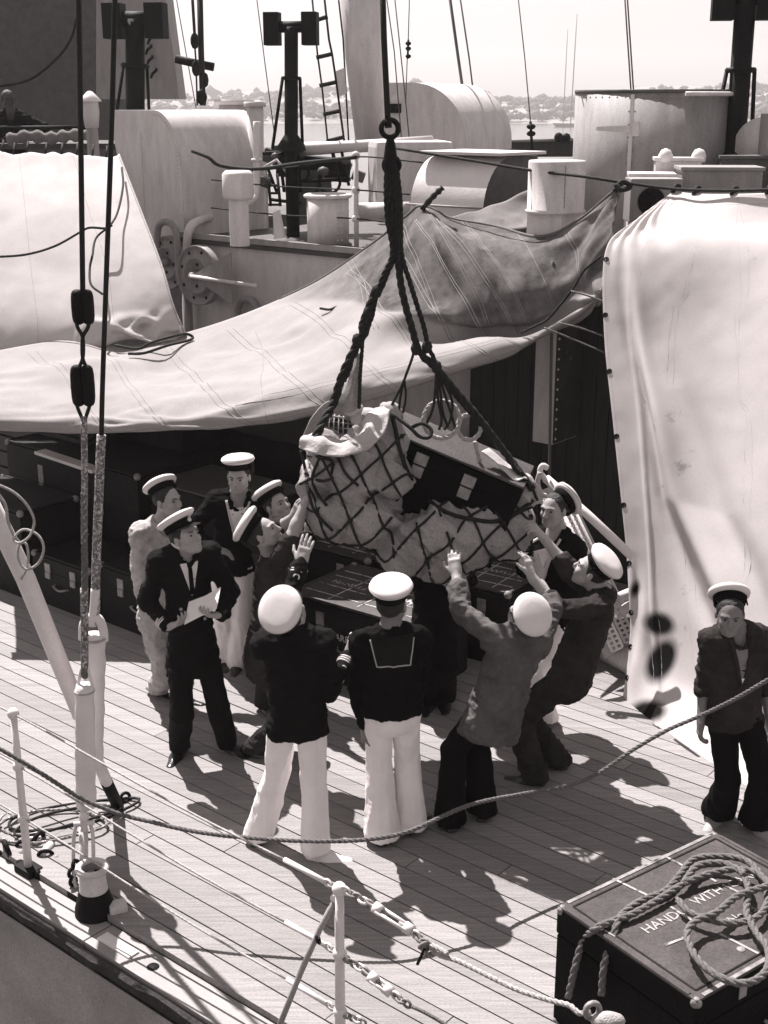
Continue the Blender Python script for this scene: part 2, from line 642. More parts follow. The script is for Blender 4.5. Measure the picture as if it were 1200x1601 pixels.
for i in range(kk + 1):
    u = -4 + 18 * i / kk
    d = random.uniform(-0.012, 0.012)
    rows_.append([uw(u, WE - 0.012 + d * .5, -0.012), uw(u, WE - 0.035 + d, -0.03 + d * .5), uw(u, WE - 0.04 + d, -0.065 + d), uw(u, WE + 0.02, -0.09 + d)])
vv = [p for r_ in rows_ for p in r_]
mb.add(vv, [(i * 4 + j, i * 4 + j + 1, (i + 1) * 4 + j + 1, (i + 1) * 4 + j) for i in range(kk) for j in range(3)])
mb.build('rubbing_strake', 'rubbing', hl)
MB().box(uw(5, WE + 0.014, -0.15), (18, 0.02, 0.007), ROT).build('plate_seam', 'rubbing', hl)
for u in (3.7, 4.55, 6.2, 7.4):
    MB().lathe([(0, 0.004), (0.03, 0.004), (0.034, 0)], uw(u, WE + 0.1, 0.0075), n=12).build('scupper_ring', 'black_iron', deck)
pl = MB().box(gp(184, 1478, 0.012), (0.26, 0.07, 0.012), ROT, 0.003).build('cover_plate', 'white_paint')
tag(pl, 'small white cover plate lying on the white deck edge near the bell-shaped vent', 'cover plate')

# ================================================================ deckhouse
HW, HZ = 10.0, 2.75
dh = thing('deckhouse', 'grey steel deckhouse behind the awnings with boarded dark front', 'deckhouse', uw(5, HW, 0))
uL = wall_at(296, 380, HW).dot(UX)
MB().box(uw((uL - 5) / 2, HW + 0.05, HZ / 2), (uL + 5, 0.1, HZ), ROT).build('wall', 'house_grey', dh)
MB().box(uw(uL - 0.05, HW + 3.1, HZ / 2), (0.1, 5.98, HZ), ROT).build('wall', 'mid_grey', dh)
rf = MB().box(uw((uL - 5) / 2, HW + 3.1, HZ + 0.03), (uL + 5.2, 6.3, 0.06), ROT).build('roof', 'steel_deck', dh)
MB().box(uw((uL - 5) / 2, HW - 0.06, HZ + 0.09), (uL + 5.2, 0.03, 0.06), ROT).build('edge_strip', 'mid_grey', rf)
ua, ub = wall_at(737, 650, HW).dot(UX), wall_at(1010, 700, HW).dot(UX)
u = ua
while u > ub - 0.4:
    MB().box(uw(u - 0.07, HW - 0.02 - random.uniform(0, 0.006), 1.3), (0.132, 0.03, 2.56), ROT, 0.004).build('board', 'dark_wood', dh)
    u -= 0.14
p1 = wall_at(313, 690, HW)
MB().tube([Vector((p1.x, p1.y, 0)) - WX * 0.12, Vector((p1.x, p1.y, 2.6)) - WX * 0.12], 0.05, 10).build('drain_pipe', 'mid_grey', dh)
# lower dark structure at the far left behind the wheels
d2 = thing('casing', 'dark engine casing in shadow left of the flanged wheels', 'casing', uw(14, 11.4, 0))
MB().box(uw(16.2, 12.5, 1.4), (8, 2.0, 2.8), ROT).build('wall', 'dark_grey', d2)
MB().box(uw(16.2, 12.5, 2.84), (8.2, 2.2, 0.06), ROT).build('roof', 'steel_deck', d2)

# vent trunk hanging on the boarded wall
vt = thing('trunk_vent', 'hanging grey vent trunk with rust-flaked side painted shade-dark on the boarded wall', 'vent trunk', wall_at(850, 690, 9.5))
pa, pb = wall_at(832, 690, 9.55), wall_at(862, 700, 9.55)
uc, ul = (pa.dot(UX) + pb.dot(UX)) / 2, pa.dot(UX) - pb.dot(UX)
zb = pa.z
MB().box(uw(uc, 9.76, (zb + 2.7) / 2), (ul, 0.42, 2.7 - zb), ROT, 0.006).build('trunk_body', 'grey_paint', vt)
MB().box(uw(pb.dot(UX) - 0.006, 9.76, (zb + 2.7) / 2), (0.012, 0.40, 2.68 - zb), ROT).build('shaded_rusty_side', M('shaded_flaked', 0.03, 0.7, (5, 0.4), (12, 0.5), rust=(9, 0.62, 0.16)), vt)  # near-black base paints in the side's shade, rust flakes over it
for k in range(14):
    z = zb + 0.05 + k * 0.09
    MB().ball(uw(pb.dot(UX) - 0.012, 9.585, z), 0.012, 6).build('rivet', 'grey_paint', vt)
p = wall_at(860, 500, 9.4)
tag(MB().tube([p + Vector((0, 0, 0.5)), wall_at(859, 720, 9.4), wall_at(858, 800, 9.4)], 0.014, 6).build('lanyard', 'rope_brown'), 'thin rope hanging straight down beside the grey vent trunk', 'rope')

# flat grey locker against the wall (its lid shows above the seamen's heads)
lk = thing('deck_locker', 'long grey locker with a pale lid against the wall below the awning', 'locker', wall_at(430, 760, 9.4))
q0, q1 = wall_at(383, 693, 9.3), wall_at(560, 760, 9.3)
u0, u1 = q0.dot(UX), q1.dot(UX)
zt = q0.z
MB().box(uw((u0 + u1) / 2, 9.64, zt / 2), (u0 - u1, 0.68, zt - 0.06), ROT, 0.01).build('body', 'mid_grey', lk)
MB().box(uw((u0 + u1) / 2, 9.63, zt), (u0 - u1 + 0.06, 0.74, 0.06), ROT, 0.01).build('lid', 'pale_paint', lk)
MB().box(uw((u0 + u1) / 2, 9.29, zt * 0.72), (u0 - u1, 0.02, 0.03), ROT).build('rubbing_strip', 'mid_grey', lk)

# flanged wheels on the deckhouse side
def wheel(px_, py_, w_, rad, label, bracket):
    c = wall_at(px_, py_, w_)
    t_ = thing('flanged_wheel', label, 'wheel', c, 'flanged wheels on the deckhouse side')
    ax = -WX
    MB().lathe([(0, 0.03), (rad * 0.2, 0.03), (rad * 0.22, 0.05), (rad * 0.5, 0.05), (rad * 0.55, 0.075), (rad * 0.62, 0.075), (rad * 0.66, 0.04), (rad * 0.92, 0.04), (rad * 0.95, 0.06), (rad, 0.06), (rad, -0.03), (0, -0.03)], c, ax, 40).build('disc', 'mid_grey', t_)
    x = UX; 
    for k in range(8):
        a = k * pi / 4 + 0.3
        p_ = c + (x * cos(a) + ZX * sin(a)) * rad * 0.8 + ax * 0.042
        MB().lathe([(0, 0.004), (rad * 0.055, 0.004), (rad * 0.06, 0)], p_, ax, 10).build('bolt_hole', 'black_iron', t_)
    for k in range(4):
        a = k * pi / 2 + 0.1
        p_ = c + (x * cos(a) + ZX * sin(a)) * rad * 0.36 + ax * 0.052
        MB().lathe([(0, 0.004), (rad * 0.055, 0.004), (rad * 0.06, 0)], p_, ax, 10).build('bolt_hole', 'black_iron', t_)
    MB().lathe([(0, 0.0), (rad * 0.13, 0.0), (rad * 0.13, 0.14), (0, 0.15)], c, ax, 14).build('hub', 'mid_grey', t_)
    if bracket:
        o = c + ax * 0.12
        poly = [o + UX * 0.03, wall_at(412, 397, w_) + ax * 0.1, wall_at(416, 458, w_) + ax * 0.1]
        poly = [o + UX * 0.02, o - UX * 0.62 + ZX * 0.30, o - UX * 0.62 - ZX * 0.26]
        MB().prism(poly, WX * 0.02).build('gusset_plate', 'mid_grey', t_)
        MB().tube([o - WX * 0.02, o - UX * 1.0 - ZX * 0.02 - WX * 0.02], 0.022, 8).build('spindle', 'grey_paint', t_)
        MB().ball(o - UX * 1.0 - ZX * 0.02 - WX * 0.02, 0.03, 8).build('spindle_end', 'grey_paint', t_)
    return t_
wheel(313, 430, 9.8, 0.33, 'flanged wheel with triangular bracket and spindle on the grey wall', True)
wheel(266, 410, 9.9, 0.30, 'flanged wheel half hidden behind the bracketed one', False)
c = wall_at(264, 378, 9.85)
tag(MB().tube(spline([c + UX * 0.2 - ZX * .4, c + UX * 0.2 + ZX * 0.05, c + UX * 0.12 + ZX * 0.2, c - UX * 0.05 + ZX * 0.2, c - UX * 0.14 + ZX * 0.05, c - UX * 0.14 - ZX * .4], 5), 0.04, 8).build('bent_pipe', 'mid_grey'), 'grey pipe bent into a hoop above the half-hidden wheel', 'pipe')
c = wall_at(292, 390, 9.9)
tag(MB().tube(spline([c - ZX * 0.4, c, wall_at(296, 358, 9.9), wall_at(310, 346, 10.1), wall_at(340, 336, 10.8), wall_at(352, 333, 11.3)], 5), 0.05, 10).build('bent_pipe', 'grey_paint'), 'pale pipe running over the deckhouse edge beside the rounded shield', 'pipe')
c = wall_at(390, 490, 9.96)
tag(MB().torus(c - WX * 0.03, WX, 0.16, 0.04, 24).build('port_rim', 'mid_grey'), 'round porthole rim half covered by the awning edge', 'porthole')

# ================================================================ on the deckhouse roof
RZ = HZ + 0.06
def rounded_box(name, label, prof, base, ax1, ext, mat='pale_paint', endmat=None, group=None):
    """profile of (a, z) along ax1, extruded along ext."""
    t_ = thing(name, label, 'ready-use locker', base, group)
    pts = [base + ax1 * a + ZX * z for a, z in prof]
    k = len(pts)
    m_ = MB()
    n_ = 1
    vs_ = pts + [p + ext for p in pts]
    m_.add(vs_, [(i, (i + 1) % k, k + (i + 1) % k, k + i) for i in range(k)], False)
    o = m_.build('shell', mat, t_)
    for p_ in o.data.polygons: p_.use_smooth = len(prof) > 8
    try: o.data.set_sharp_from_angle(angle=R(40))
    except Exception: pass
    e = ext.normalized()
    m_ = MB()
    big = [base + ax1 * a + ZX * z - e * 0.004 for a, z in prof]
    m_.add(big + [p + e * 0.003 for p in big], [tuple(range(k))[::-1], tuple(range(k, 2 * k))])
    m_.build('end_plate', endmat or mat, t_)
    m_ = MB(); m_.add([p + ext + e * 0.004 for p in pts], [tuple(range(k))]); m_.build('end_plate', endmat or mat, t_)
    return t_
def arc(cx, cz, r, a0, a1, n=10, sx=1.0):
    return [(cx + r * sx * cos(a0 + (a1 - a0) * i / n), cz + r * sin(a0 + (a1 - a0) * i / n)) for i in range(n + 1)]
# big rounded shield at the left
b0 = wall_at(186, 400, 10.05)
wdt = b0.dot(UX) - wall_at(290, 400, 10.05).dot(UX)
ht = wall_at(186, 172, 10.05).z - b0.z
prof = [(wdt, 0)] + arc(wdt - 0.42, ht - 0.75, 0.42, 0, pi / 2, 12, 1.0)
prof = [(wdt, 0)] + [(wdt - 0.42 + 0.42 * cos(a), ht - 0.72 + 0.72 * sin(a)) for a in np.linspace(0, pi / 2, 14)] + [(0.0, ht), (0.02, ht * 0.85), (0.12, ht * 0.6), (0.30, ht * 0.25), (0.42, 0)]
t_ = rounded_box('gun_shield', 'big grey gun shield with a rounded top beside the left awning', prof, b0, -UX, WX * 1.35, 'grey_paint')
t_['category'] = 'gun shield'
for (a, z) in prof[1:]:
    pass
k_ = len(prof)
for q in range(26):
    f_ = q / 25 * (k_ - 6)
    i_ = int(f_); (a0_, z0_), (a1_, z1_) = prof[i_], prof[i_ + 1]
    a_, z_ = a0_ + (a1_ - a0_) * (f_ - i_), z0_ + (z1_ - z0_) * (f_ - i_)
    a_ = wdt / 2 + (a_ - wdt / 2) * 0.93; z_ = ht / 2 + (z_ - ht / 2) * 0.95
    MB().ball(b0 - UX * a_ + ZX * z_ - WX * 0.006, 0.011, 6).build('rivet', 'grey_paint', t_)
MB().box(b0 - UX * wdt * 0.42 + ZX * ht * 0.45 - WX * 0.006, (0.05, 0.006, ht * 0.8), ROT).build('seam_strip', 'grey_paint', t_)
# far rounded shield behind the raked boom
b0 = at(600, 262, 17.5)
prof = [(1.05, 0)] + [(0.35 + 0.7 * cos(a), 0.1 + 0.72 * sin(a)) for a in np.linspace(0, pi / 2, 12)] + [(0, 0.82), (0, 0)]
b0 = at(602, 236, 17.0)
t_ = rounded_box('gun_shield', 'pale rounded gun shield farther off between raked boom and black bollard post', [(a * 1.0, z) for a, z in prof], b0, Vector((0.95, -0.3, 0)).normalized(), Vector((0.5, 0.87, 0)) * 1.35, 'grey_paint')
t_['category'] = 'gun shield'
# pale rounded locker with overhanging lid
u0, u1 = wall_at(638, 340, 10.5).dot(UX), wall_at(752, 350, 10.5).dot(UX)
b0 = uw(u1, 10.5, RZ)
zt = wall_at(690, 243, 10.8).z - RZ
prof = [(0, 0), (0.02, zt * 0.42)] + [(0.5 - 0.48 * cos(a), zt * 0.42 + zt * 0.58 * sin(a)) for a in np.linspace(0.1, pi / 2, 10)] + [(0.95, zt), (0.95, 0)]
t_ = rounded_box('ammunition_locker', 'pale round-fronted locker with end painted shade-dark and overhanging flat lid', prof, b0, WX, UX * (u0 - u1), 'white_paint', 'dark_grey')  # end plates painted dark for the shade on that side
MB().box(b0 + WX * 0.55 + UX * (u0 - u1) * 0.45 + ZX * (zt + 0.03), (u0 - u1 + 0.12, 0.80, 0.03), ROT, 0.006).build('lid', 'pale_paint', t_)
MB().tube([b0 + UX * (u0 - u1 + .02) + ZX * zt * 0.5 - WX * 0.02, b0 - UX * 0.02 + ZX * zt * 0.5 - WX * 0.02], 0.012, 6).build('grab_rail', 'mid_grey', t_)

def drum(name, label, cat, px_, pyt, y, r, zbase, mat, rim=True, rivets=0):
    top = at(px_, pyt, y)
    t_ = thing(name, label, cat, (top.x, top.y, zbase))
    c_ = (top.x, top.y, 0)
    h = top.z
    MB().lathe([(0, h - 0.02), (r * 0.93, h - 0.02), (r * 0.95, h), (r, h), (r, zbase), (0, zbase)], c_, n=36).build('shell', mat, t_)
    if rim:
        MB().torus((top.x, top.y, h - 0.02), ZX, r + 0.015, 0.022, 36).build('rim', mat, t_)
        MB().torus((top.x, top.y, zbase + 0.02), ZX, r + 0.01, 0.022, 36).build('base_ring', 'dark_grey', t_)
    for k in range(rivets):
        for s_ in (0, 1):
            a = R(-60 + s_ * 12)
            MB().ball((top.x + r * cos(a), top.y + r * sin(a), zbase + 0.08 + k * (h - zbase - 0.12) / rivets), 0.011, 6).build('rivet', mat, t_)
    return t_
drum('vent_drum', 'squat riveted grey drum vent behind the wire railing', 'vent', 512, 303, 13.9, 0.22, RZ, 'grey_paint', True, 6)
# square-footed round vent
top = at(871, 250, 11.7)
t_ = thing('vent_cowl', 'pale round vent drum on a square foot between locker and tank', 'vent', (top.x, top.y, RZ))
zc = at(871, 332, 11.7).z
MB().lathe([(0, top.z), (0.245, top.z - 0.004), (0.25, top.z - 0.02), (0.25, zc + 0.03), (0.265, zc + 0.02), (0.265, zc), (0, zc)], (top.x, top.y, 0), n=36).build('drum', 'grey_paint', t_)
MB().box((top.x, top.y, (zc + RZ) / 2), (0.36, 0.36, zc - RZ), ROT, 0.01).build('foot', 'grey_paint', t_)
MB().box(at(877, 290, 11.7) - Vector((0, 0.25, 0)), (0.006, 0.01, 0.35)).build('seam', 'mid_grey', t_)
# mushroom vent
top = at(371, 266, 14.0)
t_ = thing('mushroom_vent', 'grey mushroom vent with drum head and narrow neck beside the rounded shield', 'vent', (top.x, top.y, RZ))
h = top.z
MB().lathe([(0, h), (0.13, h - 0.005), (0.165, h - 0.04), (0.165, h - 0.26), (0.14, h - 0.3), (0, h - 0.3)], (top.x, top.y, 0), n=28).build('head', 'grey_paint', t_)
MB().lathe([(0.105, h - 0.3), (0.105, RZ)], (top.x, top.y, 0), n=24).build('neck', 'grey_paint', t_)
# tall vent pipes
def pipe_post(px_, pyt, y, r, label, flange=True):
    top = at(px_, pyt, y)
    t_ = thing('vent_pipe', label, 'vent pipe', (top.x, top.y, RZ))
    MB().lathe([(0, top.z), (r, top.z), (r, RZ)], (top.x, top.y, 0), n=24).build('pipe', 'grey_paint', t_)
    if flange:
        MB().lathe([(0, top.z + 0.03), (r * 1.3, top.z + 0.03), (r * 1.3, top.z - 0.03), (r, top.z - 0.03)], (top.x, top.y, 0), n=24).build('flange', 'pale_paint', t_)
    return t_
pipe_post(366, 160, 16.6, 0.19, 'thick vent pipe with pale flange behind the rounded shield')
pipe_post(398, 163, 16.0, 0.10, 'slim vent pipe next to the thick flanged one')
t_ = thing('pipe_elbow', 'thin grey pipe curving down beside the mushroom vent', 'pipe', at(400, 330, 14.6))
MB().tube(spline([at(401, 190, 14.6), at(401, 250, 14.6), at(400, 300, 14.5), at(392, 313, 14.4), at(378, 318, 14.3)], 6), 0.04, 10).build('pipe', 'grey_paint', t_)
MB().torus(at(401, 250, 14.6), ZX, 0.05, 0.016, 14, 6).build('collar', 'grey_paint', t_)

# big round tank
c = at(1020, 300, 13.2)
t_ = thing('round_tank', 'big round grey tank with strap hinge behind the right canvas screen', 'tank', (c.x, c.y, RZ))
zt = at(1020, 143, 12.4).z
rt = 0.80
MB().lathe([(0, zt - 0.01), (rt, zt - 0.01), (rt, RZ), (0, RZ)], (c.x, c.y, 0), n=48).build('shell', 'mid_grey', t_)
MB().lathe([(0, zt + 0.02), (rt + 0.006, zt + 0.02), (rt + 0.006, zt - 0.012), (0, zt - 0.012)], (c.x, c.y, 0), n=48).build('top_plate', 'dark_grey', t_)
a = R(-118)
p_ = Vector((c.x + (rt + 0.005) * cos(a), c.y + (rt + 0.005) * sin(a), 0))
tn = Vector((-sin(a), cos(a), 0)); nn = Vector((cos(a), sin(a), 0))
rot_ = Matrix((tn, nn, ZX)).transposed()
MB().box(p_ + ZX * (zt + RZ) / 2, (0.035, 0.02, zt - RZ - 0.05), rot_).build('seam_strip', 'grey_paint', t_)
for k in range(9):
    a2 = a - 0.03 - 0.05 * k
    MB().box(Vector((c.x + (rt + 0.012) * cos(a2), c.y + (rt + 0.012) * sin(a2), zt - 0.33)), (0.045, 0.012, 0.06 - 0.003 * k), Matrix((Vector((-sin(a2), cos(a2), 0)), Vector((cos(a2), sin(a2), 0)), ZX)).transposed()).build('hinge_strap', 'grey_paint', t_)
a2 = a + 0.06
MB().box(Vector((c.x + (rt + 0.02) * cos(a2), c.y + (rt + 0.02) * sin(a2), zt - 0.33)), (0.07, 0.03, 0.13), rot_, 0.01).build('hinge_block', 'grey_paint', t_)
MB().tube([Vector((c.x + (rt + 0.05) * cos(q), c.y + (rt + 0.05) * sin(q), zt - 0.02)) for q in np.linspace(R(-85), R(-20), 14)], 0.02, 8).build('edge_pipe', 'grey_paint', t_)

for k in range(13):
    for s_ in (-1, 1):
        a3 = a + s_ * 0.035
        MB().ball(Vector((c.x + (rt + 0.004) * cos(a3), c.y + (rt + 0.004) * sin(a3), zt - 0.06 - k * 0.115)), 0.009, 6).build('rivet', 'mid_grey', t_)
for k in range(26):
    a3 = R(-165) + k * R(6)
    MB().ball(Vector((c.x + (rt + 0.004) * cos(a3), c.y + (rt + 0.004) * sin(a3), zt - 0.05)), 0.009, 6).build('rivet', 'mid_grey', t_)
# twin-headed exhaust posts
def twin_post(px_, pyb, pyt, y, r, hw, hh, span, label, lean=0.0):
    b_, tp = at(px_, pyb, y), at(px_ + lean, pyt, y)
    t_ = thing('twin_headed_post', label, 'exhaust post', b_, 'twin-headed black posts')
    x = Vector((1, -0.15, 0)).normalized()
    up = (tp - b_).normalized()
    MB().tube([Vector((b_.x, b_.y, RZ)), b_, tp], r, 18).build('post', 'black_iron', t_)
    MB().tube([tp - x * span, tp + x * span], r * 0.8, 16).build('crossbar', 'black_iron', t_)
    for s_ in (-1, 1):
        MB().box(tp + x * s_ * span - up * 0.02, (hw, hw, hh), Matrix((x, ZX.cross(x), ZX)).transposed(), 0.01).build('head_box', 'black_iron', t_)
    mid = b_.lerp(tp, 0.55)
    MB().torus(mid, up, r * 1.25, r * 0.28, 18, 6).build('collar', 'black_iron', t_)
    for s_ in (-1, 1):
        MB().tube([mid + x * s_ * r * 1.3, Vector((b_.x, b_.y, b_.z - 0.1)) + x * s_ * (r * 1.3 + (0.12 if s_ < 0 else 0.03))], 0.02, 6).build('stay', 'black_iron', t_)
    MB().lathe([(r * 2.2, -0.12), (r * 2.0, -0.06), (r, 0.05)], b_, ZX, 18).build('base_flange', 'black_iron', t_)
    return t_
twin_post(455, 218, 42, 15.0, 0.075, 0.17, 0.34, 0.21, 'black twin-headed exhaust post standing clear against the sky by the rope ladder')
twin_post(211, 190, 30, 16.5, 0.115, 0.23, 0.40, 0.26, 'black twin-headed exhaust post in front of the grey splinter screen')
twin_post(1148, 245, -5, 12.6, 0.095, 0.20, 0.36, 0.20, 'black twin-headed exhaust post right of the round tank', 18)

# funnel and screen at the upper left
c = at(40, 150, 25)
t_ = thing('funnel', 'huge dark grey funnel filling the upper left corner', 'funnel', (c.x, c.y, RZ))
prof = [(2.25, 9), (2.25, RZ)]
MB().lathe(prof, (c.x - 0.35, c.y, 0), n=64, sy=1.25).build('casing', 'dark_grey', t_)
MB().tube(spline([at(122, 20, 22.2), at(110, 62, 22.2), at(85, 95, 22.2), at(45, 125, 22.2), at(-5, 136, 22.2)], 6), 0.02, 6).build('hanging_lead', 'black_iron', t_)
pa = [at(150, -40, 19.5), at(254, -40, 19.5), at(280, 155, 19.5), at(150, 155, 19.5)]
t_ = thing('splinter_screen', 'grey slanting splinter screen with footholds beside the funnel', 'screen', at(215, 155, 19.5))
MB().prism(pa, Vector((0.05, 0.35, 0))).build('plate', 'mid_grey', t_)
for (x, y) in ((235, 62), (232, 78), (234, 95), (240, 115)):
    MB().tube([at(x - 4, y + 6, 19.45), at(x - 2, y, 19.35), at(x + 4, y - 5, 19.35), at(x + 4, y - 7, 19.48)], 0.02, 6).build('foothold', 'black_iron', t_)
# ledge the watcher sits at, with rolled canvas on it
t_ = thing('platform', 'dark platform with rail under the funnel where a man sits', 'platform', at(70, 215, 17))
MB().box(at(60, 226, 17.5), (2.4, 1.6, 0.07)).build('floor', 'steel_deck', t_)
MB().tube([at(-20, 200, 17), at(140, 199, 17)], 0.025, 8).build('rail', 'black_iron', t_)
for x in (20, 100, 138):
    MB().tube([at(x, 200, 17), at(x, 232, 17)], 0.02, 8).build('rail_post', 'black_iron', t_)
mb = MB()
pts = spline([at(12, 219, 16.4), at(45, 213, 16.4), at(80, 216, 16.4), at(110, 212, 16.4), at(146, 211, 16.4)], 6)
tag(MB().tube(pts, [0.07 + 0.02 * sin(i * 1.7) for i in range(len(pts))], 10).build('canvas_roll', 'canvas_grey'), 'rolled strip of canvas lashed along the top of the left awning', 'canvas roll')
# lamp
c = at(146, 240, 16.0)
t_ = thing('deck_lamp', 'deck lamp with white cone cap on a grey post by the left awning', 'lamp', (c.x, c.y, RZ))
zz = lambda py: at(146, py, 16.0).z
MB().lathe([(0.07, zz(200)), (0.07, RZ)], (c.x, c.y, 0), n=16).build('post', 'mid_grey', t_)
MB().lathe([(0.09, zz(158)), (0.10, zz(175)), (0.08, zz(200)), (0, zz(200))], (c.x, c.y, 0), n=18).build('lantern', 'pale_paint', t_)
MB().lathe([(0, zz(142)), (0.03, zz(143)), (0.13, zz(157)), (0.13, zz(159)), (0, zz(159))], (c.x, c.y, 0), n=20).build('cap', 'white_paint', t_)

# raked boom
t_ = thing('raked_boom', 'thick pale raked boom rising out of the top of the picture', 'boom', at(585, 240, 17.8))
b0, b1 = at(584, 236, 17.8), at(556, -60, 17.8)
MB().tube([b0, b0.lerp(b1, 0.5), b1], [0.225, 0.255, 0.285], 28).build('spar', 'grey_paint', t_)
MB().tube([at(529, 0, 17.6), at(536, 60, 17.6), at(541, 150, 17.6), at(545, 225, 17.6)], 0.012, 6).build('lead', 'black_iron', t_)
MB().prism([at(523, 112, 17.4), at(538, 106, 17.4), at(541, 146, 17.4), at(530, 150, 17.4)], Vector((0, 0.1, 0))).build('bracket', 'grey_paint', t_)

# rope ladder
t_ = thing('rope_ladder', 'rope ladder with dark wooden rungs hanging beside the raked boom', 'ladder', at(525, 225, 15.6))
La = [at(487, -10, 15.6), at(496, 85, 15.6), at(503, 135, 15.6), at(512, 222, 15.6)]
Lb = [at(506, -10, 15.6), at(514, 62, 15.6), at(519, 85, 15.6), at(526, 133, 15.6), at(538, 222, 15.6)]
MB().tube(La, 0.011, 5).build('side_rope', 'rope_dark', t_)
MB().tube(Lb, 0.013, 5).build('side_rope', 'rope_dark', t_)
for a, b in (((489, 33), (512, 26)), ((494, 90), (520, 84)), ((499, 134), (527, 128)), ((505, 179), (532, 173)), ((510, 221), (538, 214))):
    MB().tube([at(*a, 15.6), at(*b, 15.6)], 0.024, 7).build('rung', 'rope_dark', t_)

# gun on its mounting behind the railing
t_ = thing('deck_gun', 'small deck gun with pale barrel and dark mounting behind the railing', 'gun', at(490, 320, 15.4))
MB().tube([at(452, 233, 15.4), at(500, 232, 15.3), at(556, 228, 15.2), at(676, 219, 15.0)], [0.075, 0.072, 0.06, 0.05], 16).build('barrel', 'pale_paint', t_)
MB().box(at(446, 236, 15.5), (0.3, 0.22, 0.16), Matrix.Rotation(R(-8), 3, 'Y'), 0.02).build('breech', 'dark_grey', t_)
MB().box(at(490, 262, 15.5), (0.85, 0.3, 0.26), Matrix.Rotation(R(5), 3, 'Y'), 0.04).build('cradle', 'black_iron', t_)
MB().lathe([(0.30, 0), (0.22, 0.25), (0.2, 0.5)], at(490, 320, 15.5) - ZX * 0.1, ZX, 20).build('pedestal', 'dark_grey', t_)
for (x, y, r_) in ((470, 270, 0.09), (515, 285, 0.12), (440, 250, 0.07)):
    MB().torus(at(x, y, 15.1), Vector((0.2, -1, 0)), r_, 0.018, 18, 6).build('hand_wheel', 'black_iron', t_)
for (x, y, s_) in ((425, 245, 0.2), (455, 268, 0.16), (535, 262, 0.2), (560, 275, 0.15), (415, 285, 0.14)):
    MB().box(at(x, y, 15.6), (s_, 0.2, s_ * 0.8), Matrix.Rotation(R(20), 3, 'Y'), 0.02).build('fitting', 'dark_grey', t_)
MB().tube([at(447, 268, 15), at(432, 250, 15), at(412, 262, 15)], 0.02, 6).build('lever', 'grey_paint', t_)
for (x, y, x2, y2, r_) in ((418, 262, 432, 300, 0.018), (436, 236, 444, 300, 0.02), (462, 245, 470, 300, 0.025), (500, 272, 492, 318, 0.02), (520, 240, 528, 272, 0.022), (534, 238, 545, 290, 0.018), (410, 240, 470, 236, 0.02), (452, 284, 548, 280, 0.022), (424, 312, 470, 318, 0.02)):
    MB().tube([at(x, y, 15.2), at(x2, y2, 15.25)], r_, 7).build('gun_fitting', 'black_iron', t_)
for (x, y, r_) in ((430, 244, 0.05), (470, 240, 0.06), (505, 268, 0.07), (540, 252, 0.05), (455, 300, 0.07)):
    MB().ball(at(x, y, 15.1), (r_, r_, r_ * 0.8), 8).build('gun_fitting', 'dark_grey', t_)
sb = thing('shield_box', 'pale square-cornered gun shield behind the lifting hook', 'gun shield', at(640, 330, 14.6))
MB().box(at(640, 272, 14.9), (0.86, 0.6, 0.72), Matrix.Rotation(R(10), 3, 'Z'), 0.07).build('plating', 'grey_paint', sb)
MB().tube([at(560, 332, 14.2), at(640, 330, 14.2)], 0.1, 14).build('lower_tube', 'grey_paint', sb)
st = thing('step_ladder', 'little dark two-rung step behind the railing left of the drum vent', 'ladder', at(430, 322, 14.6))
for x in (418, 433): MB().tube([at(x, 272, 14.6), at(x + 5, 322, 14.5)], 0.018, 6).build('side_rail', 'black_iron', st)
for y in (290, 302, 320): MB().tube([at(419, y, 14.58), at(437, y, 14.58)], 0.015, 6).build('rung', 'black_iron', st)
fp = MB().prism([at(426, 332, 13.9), at(434, 329, 13.9), at(443, 372, 13.9), at(428, 374, 13.9)], Vector((0.02, 0.06, 0))).build('chock_plate', 'grey_paint')
tag(fp, 'small pointed grey plate standing on the roof edge left of the drum vent', 'plate')
# far things over the roof
bt = thing('launch', 'dark wooden launch far beyond the pale locker', 'boat', at(830, 240, 26))
hp = [at(756, 232, 26), at(770, 222, 26), at(900, 219, 26), at(905, 245, 26), at(765, 246, 26)]
MB().prism(hp, Vector((0.3, 1.6, 0))).build('hull', 'dark_wood', bt)
MB().tube([at(756, 231, 25.95), at(770, 221, 25.95), at(902, 218, 25.95)], 0.03, 6).build('gunwale', 'mid_grey', bt)
for (x, y) in ((779, 216), (791, 214), (873, 215), (885, 216)):
    MB().ball(at(x, y, 25.7), (0.09, 0.08, 0.1), 8).build('fender', 'black_iron', bt)
tag(MB().tube([at(748, 230, 19), at(746, 210, 19), at(750, 190, 19)], [0.1, 0.085, 0.1], 12).build('bollard_post', 'black_iron'), 'short black bollard post beyond the pale rounded gun shield', 'bollard')
t_ = thing('glass_insulator', 'small lamp-like insulator on top of the far rounded gun shield', 'insulator', at(620, 172, 17))
MB().lathe([(0, 0.2), (0.05, 0.18), (0.09, 0.1), (0.08, 0.06)], at(620, 170, 17), ZX, 14).build('dome', 'grey_paint', t_)
MB().lathe([(0.09, 0.06), (0.09, -0.05), (0, -0.05)], at(620, 170, 17), ZX, 14).build('foot', 'black_iron', t_)
